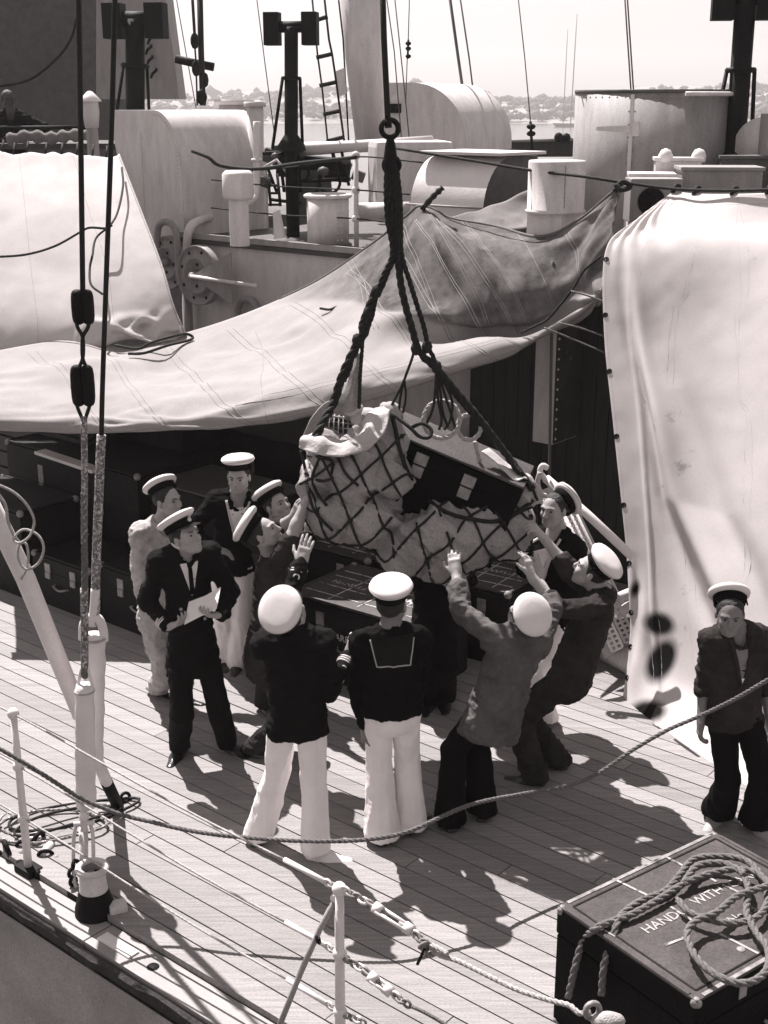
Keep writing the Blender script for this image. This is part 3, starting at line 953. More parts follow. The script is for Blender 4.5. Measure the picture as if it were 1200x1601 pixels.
# roof lockers at the right
def roof_box(px0, px1, pyt, pyb, y, dep, label, mat, rz=-8):
    a, b = at(px0, pyt, y), at(px1, pyb, y)
    t_ = thing('roof_locker', label, 'locker', ((a.x + b.x) / 2, y, b.z))
    rot_ = Matrix.Rotation(R(rz), 3, 'Z')
    MB().box(((a.x + b.x) / 2, y + dep / 2, (min(a.z, b.z) + a.z) / 2 - 0.15), (b.x - a.x, dep, a.z - b.z + 0.3), rot_, 0.01).build('body', mat, t_)
    MB().box(((a.x + b.x) / 2, y + dep / 2, a.z + 0.015), (b.x - a.x + 0.03, dep + 0.03, 0.03), rot_, 0.006).build('lid', mat, t_)
    return t_
roof_box(1030, 1098, 252, 290, 11.9, 0.35, 'grey roof locker with two rounded lugs in front of the tank', 'grey_paint')
for x in (1040, 1092):
    o = MB().lathe([(0.06, -0.03), (0.065, 0.0), (0.065, 0.03), (0.04, 0.075), (0, 0.09)], at(x, 248, 11.95), ZX, 14).build('lug', 'white_paint', bpy.data.objects['roof_locker'])
roof_box(990, 1056, 277, 310, 11.5, 0.35, 'small grey roof locker left of the lugged one', 'grey_paint')
roof_box(1070, 1192, 267, 300, 11.4, 0.4, 'widest grey roof locker beside the black twin-headed post', 'mid_grey', -4)
roof_box(1132, 1215, 249, 262, 11.9, 0.3, 'dark narrow roof locker at the foot of the black twin-headed post', 'dark_grey')
t_ = thing('winch_drum', 'grey winch drum standing on the roof at the right edge', 'winch', at(1185, 240, 12.3))
MB().lathe([(0, -0.1), (0.28, -0.1), (0.28, -0.06), (0.2, -0.05), (0.2, 0.3), (0.28, 0.31), (0.28, 0.35), (0, 0.35)], at(1196, 233, 12.4), Vector((0.7, 0.7, 0)), 30).build('drum', 'grey_paint', t_)
MB().box(at(1204, 250, 12.1), (0.16, 0.3, 0.8), None, 0.01).build('side_plate', 'mid_grey', t_)
t_ = thing('porthole_box', 'low grey box with a round dark opening at the top of the screens', 'locker', at(1020, 320, 11.2))
MB().box(at(1020, 312, 11.35), (0.44, 0.3, 0.36), None, 0.01).build('body', 'mid_grey', t_)
MB().lathe([(0, 0.004), (0.105, 0.004), (0.115, 0.0)], at(1018, 315, 11.19), Vector((0, -1, 0)), 24).build('opening', 'black_iron', t_)

# railing on the roof edge
rl = thing('roof_railing', 'pale stanchion with three wires along the deckhouse roof edge', 'railing', at(557, 388, 13.55))
pB, pT = at(557, 388, 13.55), at(556, 238, 13.55)
MB().tube([pB, pT], 0.026, 10).build('stanchion', 'pale_paint', rl)
for py in (243, 297, 342):
    MB().ball(at(556, py, 13.55), 0.045, 8).build('ball_joint', 'pale_paint', rl)
for a, b, c_ in (((395, 267), (557, 245), (660, 254)), ((330, 281), (557, 297), (640, 304)), ((330, 325), (557, 342), (640, 352))):
    pts = spline([at(*a, 14.9), at((a[0] + b[0]) / 2, (a[1] + b[1]) / 2 + 3, 14.2), at(*b, 13.52), at(*c_, 12.9)], 6)
    MB().tube(pts, 0.008, 5).build('wire', 'black_iron', rl)
ch = MB().tube(spline([at(300, 236, 14.6), at(325, 246, 14.5), at(345, 259, 14.5), at(400, 264, 14.4), at(470, 255, 14), at(556, 246, 13.5)], 6), 0.02, 6).build('lashing', 'rope_dark')
tag(ch, 'knotted dark lashing tied over the rounded shield', 'lashing')

# rigging wires
def wire(pts, y, r, label, mat='far_wire', name='stay_wire'):
    return tag(MB().tube([at(px_, py_, y) for px_, py_ in pts], r, 6).build(name, mat), label, 'wire')
wire([(702, -10), (716, 90), (730, 188)], 18, 0.022, 'thick stay wire running down to the black bollard post')
wire([(718, -10), (733, 90), (745, 188)], 18.4, 0.012, 'thin stay wire just right of the thick one')
wire([(400, -10), (414, 100), (428, 205)], 17, 0.007, 'hair-thin stay wire left of the black twin-headed post')
wire([(274, -10), (290, 80), (306, 168)], 18, 0.007, 'hair-thin stay wire beside the grey splinter screen')
wire([(603, -10), (616, 80), (628, 225)], 16.5, 0.008, 'thin wire just right of the raked boom')
wire([(616, -10), (630, 120), (640, 222)], 16.2, 0.008, 'thin wire crossing the far rounded gun shield')
wire([(976, -10), (981, 65), (986, 140)], 15, 0.009, 'left of the paired wires over the round tank')
wire([(980, -10), (985, 65), (990, 140)], 15, 0.009, 'right of the paired wires over the round tank')
t_ = thing('aerial_wire', 'aerial wire with two small black insulators hanging above the pale locker', 'wire', at(830, 225, 14))
MB().tube([at(809, -10, 14), at(820, 90, 14), at(829, 190, 14)], 0.006, 5).build('wire', 'far_wire', t_)
MB().tube([at(829, 190, 14), at(832, 240, 14)], 0.016, 6).build('lower_end', 'black_iron', t_)
for y in (198, 209): MB().ball(at(830, y, 14), (0.05, 0.05, 0.03), 8).build('insulator', 'black_iron', t_)
t_ = thing('aerial_wire', 'aerial wire with a pair of bead insulators right of the raked boom', 'wire', at(640, 220, 16))
MB().tube([at(640, -10, 16), at(638, 60, 16), at(636, 100, 16), at(634, 160, 16)], 0.006, 5).build('wire', 'far_wire', t_)
MB().tube([at(638, 62, 16), at(637, 92, 16)], 0.014, 6).build('link', 'black_iron', t_)
for y in (68, 76, 88): MB().ball(at(638, y, 16), (0.035, 0.035, 0.025), 8).build('insulator', 'black_iron', t_)
t_ = thing('block_and_tackle', 'block and tackle hanging by a dark yard right of the splinter screen', 'tackle', at(312, 165, 17))
MB().tube([at(300, -10, 17), at(304, 55, 17)], 0.02, 6).build('fall', 'rope_dark', t_)
MB().ball(at(304, 64, 17), (0.055, 0.04, 0.1), 10).build('block', 'black_iron', t_)
MB().tube([at(304, 70, 17), at(306, 95, 17), at(308, 165, 17)], 0.012, 6).build('fall', 'rope_dark', t_)
MB().tube([at(312, -10, 17.1), at(314, 80, 17.1), at(317, 165, 17.1)], 0.038, 8).build('pendant', 'rope_dark', t_)
MB().ball(at(306, 107, 17), (0.055, 0.04, 0.1), 10).build('block', 'black_iron', t_)
MB().ball(at(321, 125, 17), (0.04, 0.04, 0.09), 8).build('block', 'black_iron', t_)
MB().ball(at(315, 152, 17), (0.07, 0.05, 0.1), 8).build('shackle', 'black_iron', t_)
tag(MB().tube([at(274, 92, 17.6), at(300, 98, 17.6), at(334, 105, 17.6)], 0.055, 10).build('yard_arm', 'black_iron'), 'short dark yard sticking out from behind the splinter screen', 'yard')
# rope the screens hang from
rp = MB().tube(spline([at(620, 232, 12.6), at(750, 253, 12.0), at(835, 267, 11.6), at(912, 276, 11.2), at(972, 285, 11.0), at(1050, 295, 10.8), at(1130, 298, 10.5), at(1215, 296, 10.2)], 6), 0.014, 6).build('ridge_rope', 'rope_dark')
tag(rp, 'taut ridge rope the canvas screens are laced to', 'rope')
# ================================================================ awnings and screens
def noise_disp(G, amp, freq, seed=0.0, st=(1, 1, 1)):
    P = G.reshape(-1, 3) * np.array(st) * freq + seed
    d = vnoise(P) * 0.65 + vnoise(P * 2.1 + 5.3) * 0.35
    return (d * amp).reshape(G.shape[0], G.shape[1], 1)
def folds(G, amp, n_, ph, skew=0.0, pw=1.0):
    nv, nu = G.shape[:2]
    U_, V_ = np.meshgrid(np.linspace(0, 1, nu), np.linspace(0, 1, nv))
    a = np.sin(2 * pi * (U_ * n_ + V_ * skew) + ph + 1.3 * np.sin(V_ * 4 + U_ * 7))
    return (amp * a * V_ ** pw)[..., None]
def seam(o, G, idx, name='seam', r=0.0035, mat='seam', vertical=True):
    pts = [Vector(G[j, idx]) for j in range(G.shape[0])] if vertical else [Vector(G[idx, i]) for i in range(G.shape[1])]
    return MB().tube(pts, r, 4).build(name, mat, o)

# --- main awning
rows_px = [
  [(-60, 560, 12.4), (100, 533, 12.6), (200, 541, 12.8), (300, 519, 13.0), (400, 485, 13.1), (500, 438, 13.1), (580, 383, 12.9), (632, 340, 12.4), (660, 323, 12.2), (705, 343, 12.1), (775, 356, 11.95), (845, 371, 11.5), (905, 345, 11.2), (975, 286, 11.0)],
  [(-60, 575, 11.8), (100, 565, 11.9), (200, 570, 12.0), (310, 556, 12.1), (420, 520, 12.1), (520, 472, 12.1), (600, 425, 12.0), (655, 388, 11.7), (692, 375, 11.5), (738, 384, 11.5), (798, 393, 11.4), (862, 398, 11.2), (915, 370, 11.0), (968, 312, 10.9)],
  [(-60, 600, 11.3), (100, 595, 11.4), (200, 600, 11.4), (310, 588, 11.4), (430, 552, 11.4), (530, 512, 11.3), (615, 490, 11.2), (690, 480, 11.1), (745, 470, 11.0), (790, 462, 11.0), (835, 455, 11.0), (880, 440, 10.9), (920, 412, 10.8), (960, 350, 10.7)],
  [(-60, 628, 10.8), (100, 626, 10.8), (200, 628, 10.7), (310, 618, 10.6), (430, 592, 10.5), (545, 552, 10.6), (635, 528, 10.8), (705, 520, 10.95), (765, 515, 11.05), (812, 510, 11.05), (850, 498, 11.0), (890, 475, 10.85), (925, 445, 10.7), (955, 395, 10.6)],
  [(-60, 652, 10.5), (100, 655, 10.45), (200, 656, 10.35), (310, 648, 10.15), (435, 628, 10.0), (555, 594, 10.1), (645, 566, 10.3), (725, 546, 10.45), (780, 535, 10.6), (820, 526, 10.75), (860, 510, 10.8), (898, 488, 10.75), (930, 462, 10.6), (952, 430, 10.5)],
  [(-60, 664, 10.42), (100, 672, 10.38), (205, 673, 10.25), (312, 668, 10.02), (440, 652, 9.86), (560, 622, 9.95), (658, 592, 10.15), (740, 567, 10.35), (795, 548, 10.55), (832, 533, 10.7), (868, 516, 10.8), (905, 494, 10.75), (935, 470, 10.6), (951, 448, 10.5)],
  [(-60, 668, 10.5), (100, 676, 10.46), (205, 677, 10.33), (312, 672, 10.1), (440, 656, 9.94), (560, 627, 10.03), (658, 597, 10.23), (740, 572, 10.43), (795, 552, 10.63), (833, 537, 10.78), (869, 520, 10.88), (906, 498, 10.83), (936, 474, 10.68), (951, 452, 10.58)],
]
G = bicubic([[at(*q) for q in r_] for r_ in rows_px], 150, 70)
nn = grid_normals(G)
if nn[30, 60, 2] < 0: nn = -nn
nvv, nuu = G.shape[:2]
U_, V_ = np.meshgrid(np.linspace(0, 1, nuu), np.linspace(0, 1, nvv))
d = noise_disp(G, 0.030, 1.1, 3.0)[..., 0] + noise_disp(G, 0.012, 4.0, 9.0)[..., 0]
# tension folds running from the tied corners
for (cx, cz, amp, fr, ph) in ((0.63, 0.0, 0.045, 22, 0.0), (1.0, 0.0, 0.05, 26, 1.0), (0.13, 0.1, 0.05, 15, 2.0), (0.93, 0.75, 0.035, 24, 0.5), (0.21, 0.0, 0.05, 16, 0.7)):
    dx, dv_ = (U_ - cx) * 3.0, (V_ - cz)
    rr = np.hypot(dx, dv_)
    th = np.arctan2(dv_, dx)
    d += amp * np.sin(th * fr / 3 + ph + 2 * rr) * np.exp(-rr * 2.0) * np.clip(rr * 5, 0, 1)
# belly fold across the middle
bf = np.exp(-((V_ - (0.44 + 0.05 * np.sin(U_ * 9))) / 0.045) ** 2) * np.clip((U_ - 0.3) * 5, 0, 1) * np.clip((0.9 - U_) * 6, 0, 1)
d += 0.09 * bf
bf2 = np.exp(-((V_ - (0.56 + 0.04 * np.sin(U_ * 9))) / 0.05) ** 2) * np.clip((U_ - 0.35) * 5, 0, 1) * np.clip((0.9 - U_) * 6, 0, 1)
d -= 0.07 * bf2
gm = np.clip((U_ - 0.36) * 5, 0, 1) * np.clip((0.50 - V_) * 6, 0, 1)
rn = vnoise(np.stack([(U_ * 16 + V_ * 9).ravel(), (V_ * 5 - U_ * 2).ravel(), 0 * U_.ravel() + 0.5], 1)).reshape(U_.shape)
rn2 = vnoise(np.stack([(U_ * 34 + V_ * 16).ravel(), (V_ * 9 - U_ * 3).ravel(), 0 * U_.ravel() + 3.5], 1)).reshape(U_.shape)
d += gm * (0.030 * (1 - 2 * np.abs(rn)) + 0.014 * (1 - 2 * np.abs(rn2)))
wm_ = np.clip((0.55 - U_) * 5, 0, 1) * np.clip((V_ - 0.1) * 5, 0, 1)
rn3 = vnoise(np.stack([(U_ * 17 - V_ * 10).ravel(), (V_ * 6 + U_ * 5).ravel(), 0 * U_.ravel() + 7.5], 1)).reshape(U_.shape)
rn4 = vnoise(np.stack([(U_ * 40 + V_ * 14).ravel(), (V_ * 12).ravel(), 0 * U_.ravel() + 2.5], 1)).reshape(U_.shape)
d += wm_ * (0.034 * (1 - 2 * np.abs(rn3)) + 0.012 * (1 - 2 * np.abs(rn4))) * np.clip((0.92 - V_) * 6, 0, 1)
d *= np.clip(V_ * 6, 0.15, 1)
G2 = G + nn * d[..., None]
q_ = np.clip((U_ - 0.30) / 0.22, 0, 1)
bd = (0.46 + 0.03 * np.sin(U_ * 9)) * q_ * q_ * (3 - 2 * q_)
grey_mask = np.clip((bd - V_) / 0.03 + 0.5, 0, 1) * np.clip((U_ - 0.31) * 8, 0, 1)  # weight of the grey tone over the upper right of the sail
aw = cloth('awning', G2, 'canvas', dark_tone=grey_mask)
tag(aw, 'big sagging canvas awning with a rolled lower edge across the whole deck', 'awning')
nn2 = grid_normals(G2)
if (nn2 * nn).sum(2).mean() < 0: nn2 = -nn2
Gs = G2 + nn2 * 0.005
for i in (44, 63, 64, 78, 79, 92, 93, 106, 107, 120, 133, 134):
    j0, j1 = (0, 31) if i > 60 else (8, 60)
    MB().tube([Vector(Gs[j, i]) for j in range(j0, j1)], 0.0035, 4).build('seam', 'seam', aw)
for i in range(6, 100, 11):
    for q in (0, 1):
        MB().tube([Vector(Gs[j, int(i + q + j * 0.22)]).lerp(Vector(Gs[j, int(i + q + j * 0.22) + 1]), (i + q + j * 0.22) % 1) for j in range(4, 64)], 0.0045, 5).build('seam', 'seam', aw)
for j, (i0, i1) in ((46, (40, 128)), (48, (40, 128)), (58, (20, 110))):
    MB().tube([Vector(Gs[j, i]) for i in range(i0, i1)], 0.003, 4).build('seam', 'seam', aw)
MB().tube([Vector(Gs[0, i]) for i in range(50, 150)], 0.016, 6).build('bolt_rope', 'rope_brown', aw)
# ties at its corners
tag(MB().tube(spline([at(692, 293, 12.0), at(678, 306, 12.0), at(660, 326, 12.1)], 4), [0.03, 0.02, 0.035, 0.02, 0.03, 0.022, 0.03, 0.02, 0.03], 7).build('corner_lashing', 'rope_dark'), 'knotted lashing at the awning corner by the pale locker', 'lashing')
tag(MB().tube(spline([at(960, 300, 10.95), at(972, 284, 10.95), at(985, 292, 10.95), at(970, 297, 10.9), at(962, 288, 10.92)], 4), 0.022, 7).build('corner_lashing', 'rope_dark'), 'knotted lashing at the awning peak in front of the round tank', 'lashing')
for pts, lb in (([(893, 455, 10.6), (918, 462, 10.5), (945, 472, 10.4)], 'upper short lacing between awning and right screen'),
                ([(874, 505, 10.5), (905, 512, 10.4), (944, 526, 10.35)], 'middle lacing rope between awning and right screen'),
                ([(850, 512, 10.5), (895, 530, 10.4), (944, 551, 10.3)], 'lowest lacing rope between awning and right screen')):
    tag(MB().tube(spline([at(*q) for q in pts], 4), 0.008, 5).build('lacing', 'rope_brown'), lb, 'rope')
tag(MB().tube(spline([at(815, 520, 10.75), at(840, 508, 10.7), at(858, 497, 10.7), at(895, 452, 10.65), at(912, 424, 10.65), at(940, 400, 10.6)], 5), 0.011, 6).build('lacing', 'rope_dark'), 'dark rope lying along the lower right edge of the awning', 'rope')
tag(MB().tube(spline([at(500, 482, 11.9), at(515, 484, 11.85), at(528, 480, 11.9), at(540, 490, 11.8)], 4), 0.012, 6).build('loose_lanyard', 'rope_dark'), 'short loose lanyard lying on the awning fold', 'rope')

Gq = bicubic([[at(705, 345, 12.3), at(770, 322, 12.5), at(836, 296, 12.7)], [at(735, 352, 12.2), at(785, 340, 12.3), at(836, 322, 12.5)], [at(770, 358, 12.1), at(805, 358, 12.1), at(838, 352, 12.1)]], 30, 16)
tag(cloth('canvas_scrap', Gq + grid_normals(Gq) * noise_disp(Gq, 0.05, 4, 3), 'canvas_grey'), 'small crumpled piece of grey canvas between the pale locker and the square-footed vent', 'canvas')
# --- left awning
rows_px = [
  [(-60, 232, 15.0), (0, 236, 15.0), (30, 240, 15.0), (75, 238, 15.0), (115, 240, 15.0), (155, 246, 15.0), (186, 243, 15.0)],
  [(-60, 320, 14.0), (0, 325, 14.0), (40, 325, 14.0), (90, 325, 14.0), (140, 325, 14.0), (185, 323, 14.0), (216, 320, 14.0)],
  [(-60, 420, 13.2), (0, 425, 13.2), (50, 425, 13.2), (110, 425, 13.2), (170, 420, 13.2), (215, 415, 13.2), (251, 412, 13.2)],
  [(-60, 500, 12.7), (0, 505, 12.7), (60, 505, 12.7), (120, 502, 12.7), (180, 496, 12.75), (235, 490, 12.8), (272, 483, 12.85)],
  [(-60, 585, 12.45), (0, 590, 12.45), (60, 590, 12.45), (125, 560, 12.55), (190, 532, 12.7), (245, 532, 12.8), (292, 527, 12.9)],
]
G = bicubic([[at(*q) for q in r_] for r_ in rows_px], 80, 70)
nn = grid_normals(G)
if nn[30, 40, 2] < 0: nn = -nn
nvv, nuu = G.shape[:2]
U_, V_ = np.meshgrid(np.linspace(0, 1, nuu), np.linspace(0, 1, nvv))
d = noise_disp(G, 0.02, 0.8, 1.0)[..., 0] + noise_disp(G, 0.008, 5.0, 4.0)[..., 0]
d += 0.013 * np.sin(U_ * 40 + 2 * np.sin(U_ * 11)) * np.exp(-V_ * 16)      # scallops between the ties
d += 0.08 * np.exp(-((U_ - 0.80 + (1 - V_) * 0.9) / 0.035) ** 2) * np.clip((V_ - 0.72) * 5, 0, 1)
rl_ = vnoise(np.stack([(U_ * 12 + V_ * 9).ravel(), (V_ * 7 - U_ * 5).ravel(), 0 * U_.ravel() + 1.5], 1)).reshape(U_.shape)
d += 0.11 * (1 - 2 * np.abs(rl_)) * np.clip((V_ - 0.72) * 5, 0, 1) * np.clip((U_ - 0.42) * 4, 0, 1)
la = cloth('awning', G + nn * d[..., None], 'canvas_left')
tag(la, 'white sloping awning at the left below the funnel', 'awning')
Gs = G + nn * (d[..., None] + 0.004)
MB().tube([Vector(Gs[j, -1]) for j in range(nvv)], 0.012, 6).build('bolt_rope', 'rope_pale', la)
seam(la, Gs, 26); seam(la, Gs, 52)
for i in (14, 22, 30, 38, 46, 54, 62, 70):
    MB().tube([Vector(Gs[0, i]), Vector(Gs[0, i]) + Vector((0, 0.1, 0.12))], 0.012, 5).build('tie', 'rope_dark', la)
tag(MB().tube(spline([at(-10, 402, 13.0), at(40, 398, 13.0), at(85, 385, 13.0), at(125, 363, 13.1), at(140, 356, 13.1), at(165, 357, 13.1), at(175, 352, 13.1)], 6), 0.013, 6).build('lanyard', 'rope_dark'), 'dark rope with a knot lying across the white left awning', 'rope')
tag(MB().tube(spline([at(190, 262, 14.5), at(192, 290, 14.1), at(184, 330, 13.7), at(172, 352, 13.4), at(150, 372, 13.3), at(144, 400, 13.0), at(140, 420, 12.9), at(142, 445, 12.7), at(160, 460, 12.6)], 6), 0.012, 6).build('lanyard', 'rope_dark'), 'dark rope trailing down the right part of the left awning', 'rope')
tag(MB().tube(spline([at(180, 540, 12.5), at(215, 545, 12.4), at(235, 536, 12.4), at(262, 528, 12.4), at(290, 522, 12.6), at(300, 530, 12.6), at(262, 540, 12.3), at(225, 552, 12.2), at(200, 553, 12.2)], 6), 0.014, 6).build('lanyard', 'rope_dark'), 'dark lashing coiled where the two awnings meet', 'rope')

# --- right screen
rows_px = [
  [(1052, 300, 10.85), (1070, 302, 10.8), (1100, 304, 10.7), (1140, 304, 10.5), (1180, 303, 10.35), (1260, 300, 10.1)],
  [(985, 352, 10.65), (1020, 350, 10.55), (1070, 348, 10.45), (1130, 348, 10.3), (1190, 348, 10.15), (1270, 348, 9.9)],
  [(946, 395, 10.45), (990, 395, 10.35), (1045, 395, 10.2), (1120, 395, 10.05), (1190, 395, 9.9), (1280, 395, 9.65)],
  [(944, 520, 10.1), (985, 522, 10.02), (1030, 525, 9.9), (1105, 530, 9.7), (1190, 530, 9.45), (1290, 530, 9.15)],
  [(957, 650, 9.75), (1000, 655, 9.65), (1040, 660, 9.5), (1115, 670, 9.3), (1200, 675, 9.0), (1300, 680, 8.7)],
  [(972, 790, 9.4), (1010, 800, 9.3), (1050, 812, 9.15), (1125, 830, 8.85), (1210, 850, 8.5), (1310, 860, 8.2)],
  [(984, 920, 9.1), (1015, 935, 9.0), (1060, 960, 8.8), (1130, 990, 8.45), (1210, 1030, 8.1), (1310, 1050, 7.75)],
  [(984, 1015, 8.92), (1018, 1035, 8.75), (1065, 1075, 8.5), (1135, 1120, 8.1), (1220, 1190, 7.65), (1310, 1220, 7.35)],
  [(974, 1098, 8.77), (1012, 1140, 8.42), (1060, 1180, 8.05), (1130, 1240, 7.6), (1220, 1330, 7.05), (1310, 1390, 6.75)],
]
ctrl = [[at(*q) for q in r_] for r_ in rows_px]
for p_ in ctrl[-1]:
    p_.z = max(p_.z, 0.02)
G = bicubic(ctrl, 130, 190)
nn = grid_normals(G)
if nn[90, 60, 1] > 0: nn = -nn
nvv, nuu = G.shape[:2]
U_, V_ = np.meshgrid(np.linspace(0, 1, nuu), np.linspace(0, 1, nvv))
d = noise_disp(G, 0.010, 0.8, 2.0)[..., 0] + noise_disp(G, 0.004, 5, 6)[..., 0]
# two long diagonal folds falling to the right
for (u0_, sl, amp, wd) in ((0.27, 0.75, 0.085, 0.05), (0.17, 0.70, -0.04, 0.045), (0.40, 0.85, -0.045, 0.06), (0.20, 0.06, 0.016, 0.02)):
    c_ = u0_ + (V_ - 0.36) * sl + np.clip(V_ - 0.6, 0, 1) * sl * 1.1
    d += amp * np.exp(-((U_ - c_) / wd) ** 2) * np.clip((V_ - 0.24) * 4, 0, 1)
# fan of folds from the laced left corner
th = np.arctan2(V_ * 1.2 + 0.05, U_ + 0.02)
d += 0.024 * np.sin(th * 26) * np.exp(-((V_ - 0.12) / 0.1) ** 2) * np.clip((0.6 - U_) * 3, 0, 1)
# pockets where the canvas is holed and gapes
def pk(cx, cv, rx, rv):
    return np.exp(-(((U_ - cx) / rx) ** 2 + ((V_ - cv) / rv) ** 2))
d += 0.05 * pk(0.17, 0.80, 0.07, 0.07) + 0.035 * pk(0.10, 0.90, 0.06, 0.06) + 0.03 * pk(0.03, 0.75, 0.04, 0.04)
d *= np.clip(V_ * 8, 0.1, 1)
G3 = G + nn * d[..., None]
# shade of the gaping pockets, painted black into the lower left corner
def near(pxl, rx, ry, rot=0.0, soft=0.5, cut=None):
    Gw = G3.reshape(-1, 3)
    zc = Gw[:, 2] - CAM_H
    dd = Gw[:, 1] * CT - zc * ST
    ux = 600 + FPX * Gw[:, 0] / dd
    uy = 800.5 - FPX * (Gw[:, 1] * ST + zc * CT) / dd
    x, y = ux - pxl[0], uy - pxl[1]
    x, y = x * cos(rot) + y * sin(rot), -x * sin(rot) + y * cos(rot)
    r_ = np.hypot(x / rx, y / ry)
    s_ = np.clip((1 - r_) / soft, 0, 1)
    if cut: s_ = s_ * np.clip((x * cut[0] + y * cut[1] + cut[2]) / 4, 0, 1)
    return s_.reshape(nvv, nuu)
pocket_shade = np.maximum.reduce([near((1031, 976), 31, 23, 0.3, 0.45), near((1034, 1033), 26, 45, 0.45, 0.4), near((1014, 1112), 35, 21, 0.0, 0.45), near((993, 921), 10, 18, 0.25, 0.6)])
pocket_shade = np.clip(pocket_shade, 0, 1)
rs = cloth('canvas_screen', G3, 'canvas_white', dark_tone=pocket_shade)
tag(rs, 'tall white canvas screen at the right with dark pocket shade painted low down', 'canvas screen')
Gs = G3 + nn * 0.004
for c_ in (30, 32, 62, 63, 92, 93):
    MB().tube([Vector(Gs[j, min(max(int(c_ + 5 * sin(j * 0.045 + c_) - 4 * exp_), 0), nuu - 1)]) for j in range(0, 180, 3) for exp_ in (1 if 60 < j < 90 else 0,)], 0.0028, 4).build('seam', M('seam_pale', 0.40, 0.9, (9, 0.2), None), rs)
MB().tube([Vector(Gs[j, 3]) for j in range(30, 188)], 0.003, 4).build('seam', 'seam_pale', rs)
MB().tube([Vector(Gs[9, i]) for i in range(0, 130)], 0.003, 4).build('seam', 'seam', rs)
for j in (50, 66, 82, 100, 118, 134, 150, 164, 178):
    MB().torus(Vector(Gs[j, 2]), Vector(nn[j, 2]), 0.016, 0.007, 12, 6).build('eyelet', 'black_iron', rs)
    MB().lathe([(0, 0.003), (0.013, 0.002)], Vector(Gs[j, 2]), Vector(nn[j, 2]), 10).build('eyelet_hole', 'black_iron', rs)
for i in (2, 40, 80, 110):
    MB().tube(spline([Vector(Gs[1, i]), Vector(Gs[0, i]) + Vector((0.02, 0, 0.05)), Vector(Gs[0, i]) + Vector((0.05, 0.02, 0.03)), Vector(Gs[0, i]) + Vector((0, 0, 0.02))], 3), 0.018, 6).build('tie', 'rope_dark', rs)
bo = [Vector(Gs[-1, i]) for i in range(0, 125, 4)]
MB().tube(bo, [0.012 + 0.014 * exp_ for exp_ in [max(0, 1 - abs(i - 14) / 9) for i in range(len(bo))]], 6).build('bolt_rope', 'rope_dark', rs)
